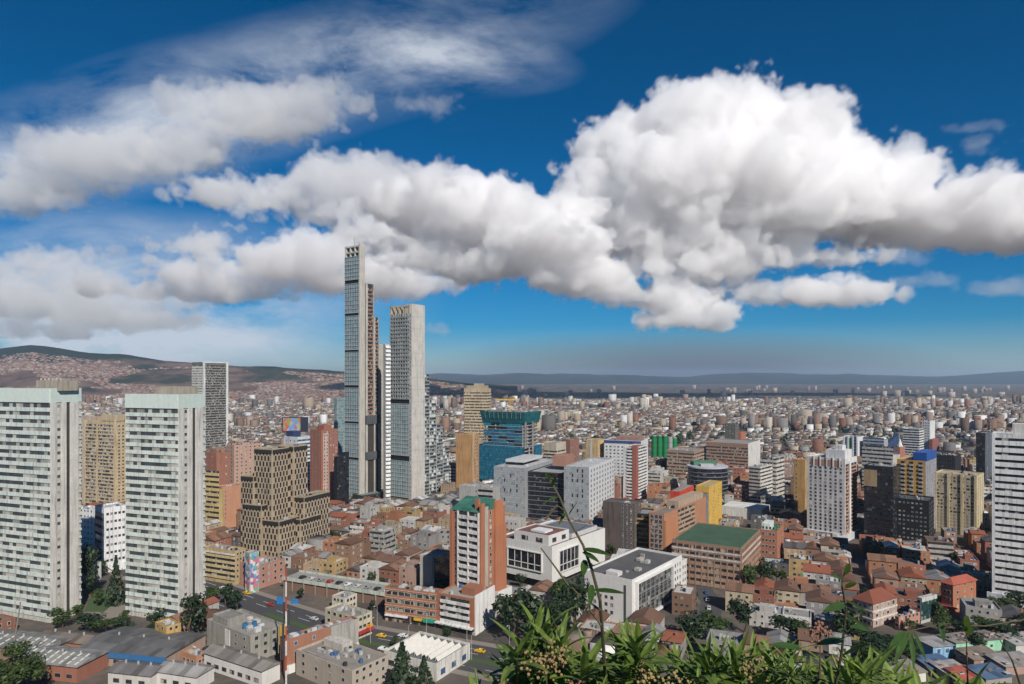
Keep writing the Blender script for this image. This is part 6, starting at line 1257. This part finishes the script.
def ring(D0, D1, step, fill, hmean, tall, tallh, jit):
    nI = int(2.4*D1/step); ii, jj = np.meshgrid(np.arange(-nI//2, nI//2), np.arange(-nI//2, nI)); ii, jj = ii.ravel(), jj.ravel()
    blk = ((ii % 6) != 5) & ((jj % 5) != 4)      # streets
    cx = (ii*E1.x+jj*E2.x)*step; cy = (ii*E1.y+jj*E2.y)*step
    ok = blk & (cy > D0) & (cy < D1) & (np.abs(cx) < .80*cy+30); cx, cy = cx[ok], cy[ok]
    park = vnoise(cx/700, cy/420, 4, 31); ok = (park < .66) & (rs.random(len(cx)) < fill); cx, cy = cx[ok], cy[ok]; n = len(cx)
    cx = cx+rs.uniform(-jit, jit, n)*step; cy = cy+rs.uniform(-jit, jit, n)*step
    cx = cx+(vnoise(cx/420, cy/420, 2, 51)-.5)*150; cy = cy+(vnoise(cx/420+9, cy/420, 2, 52)-.5)*150
    a = step*rs.uniform(.8, 1.02, n); w = step*rs.uniform(.8, 1.02, n); h = hmean*rs.uniform(.6, 1.5, n); clus = vnoise(cx/400, cy/400, 3, 9); big = rs.random(n) < tall*np.where(clus > .55, 3, .5); h = np.where(big, rs.uniform(.45, 1, n)*tallh, h)
    wide = rs.random(n) < .06; a = np.where(wide, a*1.9, a); w = np.where(wide, w*1.9, w)
    px = CXP+F*cx/cy; cap = clearcap(px-F*w/cy, px+F*a*.5/cy, cy); lim = H-(np.where(cy < 1300, 443, np.where(cy < 2200, 416, 395))+rs.uniform(-6, 10, n)-HOR)/F*cy
    h = np.minimum(h, np.minimum(cap, np.maximum(lim, 7))); hz = hill_h(cx, cy); keep = (h > 3) & (hz < 4)
    for (C_, R, L, fa, fb_) in FOOT:
        if C_[1] < D0-150: continue
        dx, dy = cx+step*.3-C_[0], cy+step*.3-C_[1]; p, q = dx*R[0]+dy*R[1], dx*L[0]+dy*L[1]; keep &= ~((p > -step) & (p < fa+step) & (q > -step) & (q < fb_+step))
    cx, cy, a, w, h = (v[keep] for v in (cx, cy, a, w, h)); n = len(cx); rc = pick(PALR, n, .25)
    city.boxes(cx, cy, a, w, h, np.zeros(n), pick(PALW, n), rc)
    if D1 < 3600:
        k = rs.random(n) < .6; m_ = k.sum(); city.boxes(cx[k]+a[k]*.1, cy[k]+a[k]*.45, a[k]*.35, w[k]*.35, rs.uniform(1.2, 3.2, m_), h[k], pick(PALW, m_), pick(PALR, m_))
    return n
ring(770, 1500, 13.5, .95, 8, .11, 38, .06); ring(1500, 2900, 16, .94, 8, .05, 42, .1); ring(2900, 5200, 24, .9, 8, .02, 40, .15); ring(5200, 10500, 46, .7, 9, .015, 40, .3)
# apartment estates far out towards the horizon
n = 60; D = rs.uniform(3800, 7000, n); clx = np.array([690, 760, 860, 900, 930, 970, 560, 1000]); px = clx[rs.integers(0, 8, n)]+rs.normal(0, 26, n); cx = (px-CXP)/F*D
city.boxes(cx, D, rs.uniform(14, 22, n), rs.uniform(18, 36, n), rs.uniform(20, 40, n), np.zeros(n), np.array([(.36, .31, .28)])*rs.uniform(.5, 1.1, (n, 1)), pick(PALR, n))
city.build('distant_city')
hc = City(); n = 30000; px = rs.uniform(-260, 500, n); D = rs.uniform(2800, 4650, n); x = (px-CXP)/F*D; z = hill_h(x, D); urb = vnoise(x/600+3, D/420, 4, 41); tp = H+(HOR-np.interp(px, RIDX, RIDY))/F*4700
k = (urb > .5) & (z < tp*.8) & (z > -1); x, D, z = x[k], D[k], z[k]; n = len(x); hc.boxes(x, D, rs.uniform(8, 22, n), rs.uniform(10, 26, n), rs.uniform(7, 13, n), z-4, pick(.72*np.array([(.30, .19, .155), (.25, .155, .12), (.4, .33, .29), (.21, .14, .115), (.32, .24, .2)]), n), pick(.75*np.array([(.2, .13, .105), (.25, .175, .14), (.16, .115, .1), (.3, .27, .25)]), n)); hc.build('hillside_settlement')
# trees scattered through the distant city (one object)
b_ = bmesh.new(); bmesh.ops.create_icosphere(b_, subdivisions=2, radius=1); b_.verts.ensure_lookup_table(); IV = np.array([v.co[:] for v in b_.verts]); IF = np.array([[v.index for v in f.verts] for f in b_.faces]); b_.free()
Vs, Fs, o_ = [], [], 0
cnt = 0
while cnt < 1900:
    D = 640*math.exp(rs.random()*1.9); x = rs.uniform(-.8, .8)*D
    if float(vnoise(np.array([x/160]), np.array([D/160]), 3, 77)[0]) < .55 and rs.random() < .85: continue
    px = CXP+F*x/D; h = rs.uniform(5, 11)
    bad = False
    for (C_, R, L, fa, fb_) in FOOT:
        dx, dy = x-C_[0], D-C_[1]; p, q = dx*R[0]+dy*R[1], dx*L[0]+dy*L[1]
        if -3 < p < fa+3 and -3 < q < fb_+3: bad = True; break
    if bad or any((x-e[0])**2+(D-e[1])**2 < e[2]**2 for e in EXCL): cnt += .2; continue
    if clearcap(np.array([px-5]), np.array([px+5]), np.array([D]))[0] < h: cnt += .2; continue
    r = h*rs.uniform(.35, .6); V = IV*(1+.45*rs.uniform(-1, 1, (len(IV), 1)))*[r, r*1.0, h*.5]+[x, D, h*.55]; Vs.append(V); Fs.append(IF+o_); o_ += len(IV); cnt += 1
me = bpy.data.meshes.new('distant_trees'); me.from_pydata(np.vstack(Vs).tolist(), [], np.vstack(Fs).tolist()); me.materials.append(LEAFD); struct('distant_trees', me, 'stuff')

# ------------------------------------------------------------------ clouds: volumes of vapour lit by the sun and sky
# each cloud is a box of vapour whose density field is grown from heaps (px, py, half width, half height as seen in the
# photograph, put at its own distance D with real depth) eroded by billow and fractal noise; sun and sky light it
def cloud(label, D, lobes, mfp=2.4, res=1.6, amp=1.0, seed=0, deep=1.1, soft=1.0, thr=.62):
    k = D/F; me = bpy.data.meshes.new('cloud'); o = link('cloud', me)
    ng = bpy.data.node_groups.new('cloud_density', 'GeometryNodeTree'); ng.interface.new_socket('Geometry', in_out='OUTPUT', socket_type='NodeSocketGeometry')
    N = ng.nodes; Lk = ng.links; out = N.new('NodeGroupOutput'); vc = N.new('GeometryNodeVolumeCube'); pos = N.new('GeometryNodeInputPosition').outputs[0]
    def vm(op, a, b=None):
        n = N.new('ShaderNodeVectorMath'); n.operation = op
        for i, v in enumerate((a, b)):
            if v is None: continue
            if isinstance(v, tuple): n.inputs[i].default_value = v
            else: Lk.new(v, n.inputs[i])
        return n.outputs['Value'] if op == 'LENGTH' else n.outputs[0]
    def mm(op, a, b=None, c=None, clamp=False):
        n = N.new('ShaderNodeMath'); n.operation = op; n.use_clamp = clamp
        for i, v in enumerate((a, b, c)):
            if v is None: continue
            if isinstance(v, (int, float)): n.inputs[i].default_value = v
            else: Lk.new(v, n.inputs[i])
        return n.outputs[0]
    x0 = min(l[0]-l[2] for l in lobes)-24; x1 = max(l[0]+l[2] for l in lobes)+24; y0 = min(l[1]-l[3] for l in lobes)-22; y1 = max(l[1]+l[3] for l in lobes)+14
    S = None; dm = 0; rr_ = random.Random(seed+len(lobes))
    for px, py, rx, ry in lobes:
        rd = min(rx, ry*1.6)*deep; yo = rr_.uniform(-.35, .35)*rd; dm = max(dm, rd+abs(yo))
        v = vm('MULTIPLY', vm('SUBTRACT', pos, ((px-CXP), yo, HOR-py)), (1/rx, 1/rd, 1/ry))
        sp = N.new('ShaderNodeSeparateXYZ'); Lk.new(v, sp.inputs[0]); e = mm('SUBTRACT', 1.0, vm('LENGTH', v)); e = mm('ADD', e, mm('MULTIPLY', mm('MINIMUM', mm('ADD', sp.outputs[2], .35), 0.0), .9))
        e = mm('MULTIPLY', e, max(min(rx, ry), 12)/20.)
        S = e if S is None else mm('SMOOTH_MAX', S, e, .12)
    def noise(sc_, det, ro, off):
        n = N.new('ShaderNodeTexNoise'); n.inputs['Scale'].default_value = sc_; n.inputs['Detail'].default_value = det; n.inputs['Roughness'].default_value = ro; Lk.new(vm('ADD', pos, off), n.inputs['Vector']); return n.outputs[0]
    off = (seed*131.7, seed*17.3, D*.01)
    n0 = N.new('ShaderNodeTexNoise'); n0.inputs['Scale'].default_value = 1/30.; n0.inputs['Detail'].default_value = 4; Lk.new(vm('ADD', pos, off), n0.inputs['Vector'])
    wp = vm('ADD', vm('ADD', pos, off), vm('MULTIPLY', vm('SUBTRACT', n0.outputs[1], (.5, .5, .5)), (26., 26., 26.)))
    def bil(cell, det):
        w_ = N.new('ShaderNodeTexVoronoi'); w_.feature = 'F1'; w_.normalize = True; w_.inputs['Scale'].default_value = 1/cell; w_.inputs['Detail'].default_value = det; w_.inputs['Roughness'].default_value = .55; Lk.new(wp, w_.inputs['Vector']); return mm('SUBTRACT', .45, w_.outputs['Distance'])
    f1 = mm('SUBTRACT', noise(1/70., 7, .6, off), .5)
    d = mm('ADD', S, mm('MULTIPLY', f1, 3.3*amp)); d = mm('ADD', d, mm('MULTIPLY', bil(44., 0), 1.5*amp)); d = mm('ADD', d, mm('MULTIPLY', bil(19., 0), 1.6*amp)); d = mm("ADD", d, mm("MULTIPLY", mm("SUBTRACT", noise(1/16., 5, .65, off), .5), .95*amp)); d = mm('ADD', d, mm('MULTIPLY', bil(8.5, 1), .8*amp)); d = mm("SUBTRACT", d, thr)
    dens = mm('MINIMUM', mm('MAXIMUM', mm('MULTIPLY', d, 11/soft), 0.0), 1.0)
    Lk.new(dens, vc.inputs['Density'])
    vc.inputs['Min'].default_value = (x0-CXP, -dm-8, HOR-y1); vc.inputs['Max'].default_value = (x1-CXP, dm+8, HOR-y0)
    vc.inputs['Resolution X'].default_value = int((x1-x0)/res); vc.inputs['Resolution Y'].default_value = int((2*dm+16)/res/1.9); vc.inputs['Resolution Z'].default_value = int((y1-y0)/res)
    sm = N.new('GeometryNodeSetMaterial'); m = bpy.data.materials.new('cloud_vapour'); m.use_nodes = True; t = m.node_tree; t.nodes.remove(t.nodes['Principled BSDF'])
    v = t.nodes.new('ShaderNodeVolumePrincipled'); v.inputs['Color'].default_value = (.995, .99, .99, 1); v.inputs['Density'].default_value = 1/(mfp*k); v.inputs['Anisotropy'].default_value = .1
    t.links.new(v.outputs[0], t.nodes['Material Output'].inputs['Volume']); sm.inputs['Material'].default_value = m
    me.materials.append(m)
    Lk.new(vc.outputs[0], sm.inputs[0]); Lk.new(sm.outputs[0], out.inputs[0])
    md = o.modifiers.new('density', 'NODES'); md.node_group = ng
    o.location = (0, D, H); o.scale = (k, k, k); o['kind'] = 'structure'
    return o
cloud('huge heaped white cloud with grey underside towering right of centre', 3300, [(712, 190, 140, 52), (690, 135, 78, 46), (640, 150, 62, 42), (795, 140, 54, 44), (735, 118, 48, 30), (630, 185, 62, 34), (740, 215, 130, 40), (680, 235, 120, 34), (820, 195, 60, 40), (600, 175, 30, 20)], seed=1)
cloud('rounded white cloud lobe joining the huge cloud on its right', 3400, [(888, 180, 42, 32), (865, 210, 56, 34)], seed=2)
cloud('long heavy grey bottomed cloud reaching the right edge', 3500, [(900, 225, 70, 30), (960, 226, 70, 38), (1010, 222, 60, 42), (1070, 220, 60, 45)], seed=3)
cloud('long flat cloud streak under the right side of the huge cloud', 3250, [(780, 256, 95, 17), (690, 264, 90, 26), (850, 258, 30, 10)], seed=4)
cloud('thin dark grey cloud sliver below the flat streak', 3200, [(800, 295, 78, 11), (655, 294, 74, 18), (590, 285, 50, 18)], seed=5, amp=1.1)
cloud('small ragged cloud tuft hanging lowest at centre right', 3150, [(690, 318, 34, 9), (714, 326, 18, 5)], seed=6, amp=1.3)
cloud('broad white cloud bank at centre behind the skyscraper tops', 2900, [(545, 242, 70, 38), (470, 215, 70, 46), (580, 205, 40, 22), (420, 200, 58, 40), (500, 265, 80, 24), (565, 280, 66, 17), (435, 255, 62, 24)], seed=7, thr=.78)
cloud('white cloud bank left of the tallest skyscraper', 4800, [(350, 184, 76, 28), (285, 192, 70, 20), (222, 195, 48, 13), (390, 235, 66, 32), (330, 212, 64, 20)], seed=8, thr=.7)
cloud('low stretched cloud with flat grey base left of the tallest skyscraper', 4300, [(250, 288, 78, 14), (300, 264, 88, 28), (365, 278, 80, 26), (200, 276, 50, 13), (150, 290, 62, 10), (212, 248, 40, 12)], seed=9)
cloud('diagonal ragged cloud in the upper left', 6500, [(50, 182, 52, 19), (108, 166, 54, 22), (166, 150, 48, 17), (8, 200, 44, 14), (204, 138, 30, 11)], seed=10, thr=.38, mfp=3)
cloud('pale arched cloud above the diagonal ragged cloud', 6500, [(258, 110, 58, 23), (308, 104, 42, 14), (206, 106, 40, 10), (285, 132, 28, 10)], seed=11, thr=.36, mfp=3.2)
cloud('low grey cloud cluster over the left hills', 5200, [(25, 262, 56, 13), (50, 306, 70, 18), (20, 332, 44, 10), (110, 318, 56, 12), (70, 286, 70, 13), (140, 302, 50, 10), (-20, 300, 60, 18), (-10, 268, 50, 14)], seed=12, thr=.42, soft=1.2, mfp=4)
cloud('small cloud tuft alone in blue sky above the skyscraper tops', 6500, [(421, 106, 20, 8)], seed=13, soft=2, mfp=6, thr=.3)
cloud('small cloud wisp in blue sky near the top right', 5600, [(970, 148, 20, 7), (962, 129, 18, 4)], seed=14, soft=3, mfp=9, thr=.3)
cloud('tiny pink cloud puffs below the long right cloud', 5500, [(907, 260, 13, 9), (930, 282, 24, 7), (985, 290, 26, 7)], seed=15, soft=2, mfp=8, thr=.3)
cloud('little cloud puff low right of the second skyscraper', 5600, [(432, 329, 14, 6)], seed=16, soft=2, mfp=6, thr=.3)

# ------------------------------------------------------------------ haze
def m_haze():
    m = bpy.data.materials.new('haze_air'); m.use_nodes = True; t = m.node_tree; t.nodes.remove(t.nodes['Principled BSDF'])
    v = t.nodes.new('ShaderNodeVolumePrincipled'); v.inputs['Color'].default_value = (.55, .74, 1, 1); v.inputs['Density'].default_value = HAZE; v.inputs['Anisotropy'].default_value = 0
    t.links.new(v.outputs[0], t.nodes['Material Output'].inputs['Volume']); return m
HAZE = .5/13000
m = MB().box(-29000, 29000, -400, 20000, -5, 332, bottom=True); hz = struct('haze', m.mesh('haze', m_haze()), 'stuff')

# ------------------------------------------------------------------ shrubs on the slope just below the camera
def leaf(m, base, d, up, Ln, wd, droop, r):
    d = d.normalized(); s = d.cross(up); s = s.normalized() if s.length > 1e-3 else Vector((1, 0, 0)); n = s.cross(d); k = 6; rows = []; p = Vector(base); dd = d.copy()
    for i in range(k+1):
        t = i/k; w = wd*(math.sin(math.pi*min(1, t*.93+.07))**.8)*(1-t*.35); f = .22*w
        rows.append((p-s*w+n*f, p.copy(), p+s*w+n*f)); dd = (dd+Vector((0, 0, -droop/k))).normalized(); n = s.cross(dd); p = p+dd*Ln/k
    for i in range(k):
        a, b = rows[i], rows[i+1]
        m.quad([a[0], a[1], b[1], b[0]]); m.quad([a[1], a[2], b[2], b[1]])
def shrub_profile(px): return float(np.interp(px, [455, 480, 505, 525, 550, 575, 605, 635, 660, 700, 735, 755, 785, 815, 845, 880, 905, 935, 965, 1000, 1050], [704, 684, 656, 624, 614, 644, 654, 632, 646, 660, 646, 634, 654, 664, 664, 656, 672, 686, 680, 692, 700]))
def ico(n):
    b = bmesh.new(); bmesh.ops.create_icosphere(b, subdivisions=n, radius=1); b.verts.ensure_lookup_table(); V = np.array([v.co[:] for v in b.verts]); Fc = np.array([[v.index for v in f.verts] for f in b.faces]); b.free(); return V, Fc
ICO = {1: ico(1)}
sr = random.Random(21)
SH = [(462, 520, 'leafy shrub with dark lower leaves at the left end of the foreground bushes'), (520, 575, 'shrub with upright glossy leaves in front of the white angular building'), (575, 625, 'shrub with pinkish flower heads in front of the white block with framed glass'), (625, 680, 'shrub with tall leaf tufts and tan berries under the framed glass wall'), (680, 735, 'darker shrub with pale flower heads below the green roofed building'), (735, 785, 'tall bright leaved shrub below the brick wing'), (785, 840, 'shrub with a tall tan flower spike right of the tall bright leaved shrub'), (840, 905, 'low shrub with wide spread leaves below the red hip roofed corner building'), (905, 975, 'sparse low shrub below the light blue house'), (975, 1050, 'sparse leaf tufts in the bottom right corner')]
def v3(px, py, D): return Vector((X(px, D), D, Z(py, D)))
for x0, x1, lab in SH:
    Dm = sr.uniform(3.3, 4.0); bx = X((x0+x1)/2, Dm); bz = float(near_h(np.array([bx]), np.array([Dm+.5]))[0]); o = Vector((bx, Dm+.5, bz)); t = empty('shrub', lab, 'shrub', o, 0, 'shrubs in the foreground')
    fol, st, fl = MB(), MB(), MB(); sparse = x0 > 830
    tips = []
    for i in range(int((x1-x0)*(.18 if sparse else .34))):
        px = sr.uniform(x0-6, x1+6); py = shrub_profile(px)+sr.random()**1.3*(46 if not sparse else 26)+12; D = sr.uniform(2.9, 4.1); tips.append((v3(px, py, D), D, py))
    for p, D, py in tips:
        q = o+Vector((sr.uniform(-.12, .12), sr.uniform(-.1, .1), 0)); mid = q.lerp(p, .6)+Vector((sr.uniform(-.08, .08), sr.uniform(-.1, .1), -.1))
        st.tube([q-o, mid-o, p-o], [.014, .009, .005], 5)
        ax = ((p-mid).normalized()+Vector((sr.gauss(0, .2), sr.gauss(0, .2), .5))).normalized(); n = sr.randint(7, 11); ph = sr.uniform(0, 6.28)
        for j in range(n):
            a = ph+j*2.4; el = sr.uniform(.6, 1.4)-.5*j/n; hv = Vector((math.cos(a), math.sin(a), 0)); d = hv*math.cos(el)+ax*math.sin(el)*1.15
            Ln = sr.uniform(.12, .255); leaf(fol, p-o-ax*(.012*j), d, Vector((0, 0, 1)), Ln, Ln*sr.uniform(.075, .115), sr.uniform(.1, 1.0), sr)
        for j in range(8):      # lower leaves down the stem
            tt = sr.uniform(.62, .97); c = q.lerp(p, tt); a = sr.uniform(0, 6.28); Ln = sr.uniform(.1, .2); leaf(fol, c-o, Vector((math.cos(a), math.sin(a), sr.uniform(-.3, .7))), Vector((0, 0, 1)), Ln, Ln*.11, sr.uniform(.3, 1.4), sr)
    for i in range(int((x1-x0)*(.9 if sparse else 4.0))):   # inner foliage
        px = sr.uniform(x0-8, x1+8); py = shrub_profile(px)+(46 if not sparse else 30)+sr.uniform(0, 70); D = sr.uniform(3.1, 4.6); a = sr.uniform(0, 6.28); Ln = sr.uniform(.1, .2); leaf(fol, v3(px, py, D)-o, Vector((math.cos(a), math.sin(a), sr.uniform(-.5, .8))), Vector((0, 0, 1)), Ln, Ln*.14, sr.uniform(.2, 1.2), sr)
    for i in range(0 if sparse else sr.randint(2, 3)):
        px = sr.uniform(x0, x1); py = shrub_profile(px)+sr.uniform(24, 52); c = v3(px, py, sr.uniform(2.9, 3.3))
        if '785' == str(x0) and i == 0: c = v3(820, 632, 2.9)
        if i == 0: st.tube([o-o, c-o-Vector((0, 0, .2)), c-o], [.01, .007, .004], 5)
        for j in range(46):
            a = Vector((sr.gauss(0, 1), sr.gauss(0, 1), sr.gauss(0, .9))); a = a.normalized()*sr.uniform(.015, .075); r = sr.uniform(.005, .0095); e = c+a-o; V, Fc = ICO[1]
            for f_ in Fc: fl.quad([tuple(e+Vector(V[k])*r) for k in f_])
    link('foliage', fol.mesh('foliage', LEAFN, True), t); link('stem', st.mesh('stem', BARK), t, (.10, .075, .05))
    if fl.v: link('flower_cluster', fl.mesh('flower_cluster', PLASTER), t, sr.choice([(.32, .21, .10), (.27, .14, .10), (.36, .26, .11)]))
TWIGL = m_leafy('shaded_twig_leaves', (.02, .045, .012), (.06, .12, .025), .3)  # leaf colour darkened to stand for shaded, backlit leaves
def twig(lab, path, leaves, D, rad=.006, branches=()):
    P = [v3(px, py, D+dd) for px, py, dd in path]; o = P[0].copy(); t = empty('twig', lab, 'plant stem', o); m = MB(); n = len(P); m.tube([p-o for p in P], [rad*(1-.6*i/(n-1)) for i in range(n)], 6)
    for br in branches: Q = [v3(px, py, D+dd) for px, py, dd in br]; m.tube([p-o for p in Q], [rad*.6, rad*.45, rad*.3][:len(Q)] if len(Q) <= 3 else [rad*.5]*len(Q), 5)
    link('stem', m.mesh('stem', BARK), t, (.10, .085, .05)); lm = MB()
    for px, py, ex, ey, w in leaves: a, b = v3(px, py, D), v3(ex, ey, D-.12); leaf(lm, a-o, b-a, Vector((0, -.7, .7)), (b-a).length, (b-a).length*w*.48, .15, sr)
    link('foliage', lm.mesh('foliage', TWIGL, True), t)
twig('tall thin bare topped stem crossing the white angular building', [(606, 690, .4), (603, 640, .2), (600, 600, .05), (592, 570, 0), (583, 545, 0), (569, 520, 0), (560, 498, 0), (549, 478, .02)], [(583, 549, 612, 552, .2), (583, 552, 600, 560, .22), (585, 560, 583, 575, .3), (592, 585, 590, 604, .28), (594, 590, 626, 590, .16), (569, 520, 560, 510, .15), (549, 480, 546, 470, .2), (552, 487, 556, 473, .15), (558, 497, 545, 500, .12), (566, 512, 558, 523, .12), (569, 515, 577, 500, .12), (577, 532, 588, 522, .14)], 2.7, .0085, [((568, 585, 0), (556, 568, 0), (541, 548, 0)), ((600, 610, .05), (578, 594, 0), (560, 575, 0)), ((545, 520, .0), (557, 505, 0), (566, 512, 0)), ((601, 625, .1), (590, 610, .1), (586, 604, .1))])
twig('thin arching twig with drooping leaves over the bottom right rooftops', [(835, 690, .3), (842, 650, .2), (846, 610, .1), (842, 585, 0), (845, 570, 0)], [(845, 574, 850, 560, .18), (843, 580, 832, 572, .18), (846, 600, 870, 612, .16), (846, 604, 822, 608, .2), (846, 615, 872, 628, .14), (844, 640, 815, 640, .16), (843, 655, 870, 640, .14), (846, 588, 856, 580, .2)], 2.5, .006)
twig('long near horizontal twig with hanging leaves above the light blue house', [(1040, 617, .2), (985, 626, .1), (940, 624, 0), (905, 632, 0), (870, 630, 0), (835, 640, .05), (800, 648, .1)], [(908, 632, 893, 662, .16), (911, 633, 914, 668, .15), (914, 632, 927, 660, .14), (905, 632, 888, 645, .16), (940, 624, 944, 640, .2), (965, 625, 968, 612, .2), (868, 630, 850, 622, .16), (850, 636, 838, 626, .2), (800, 648, 768, 640, .14)], 2.4, .0026)
twig('thin upright twig in front of the mint green shed', [(968, 692, .1), (967, 660, 0), (966, 626, 0)], [(966, 630, 962, 616, .2), (966, 634, 972, 622, .2)], 2.5, .004)
twig('thin pale grass stalk leaning in the bottom right corner', [(1022, 690, .1), (1012, 660, 0), (1000, 640, 0)], [(1000, 641, 994, 630, .12)], 2.4, .004)
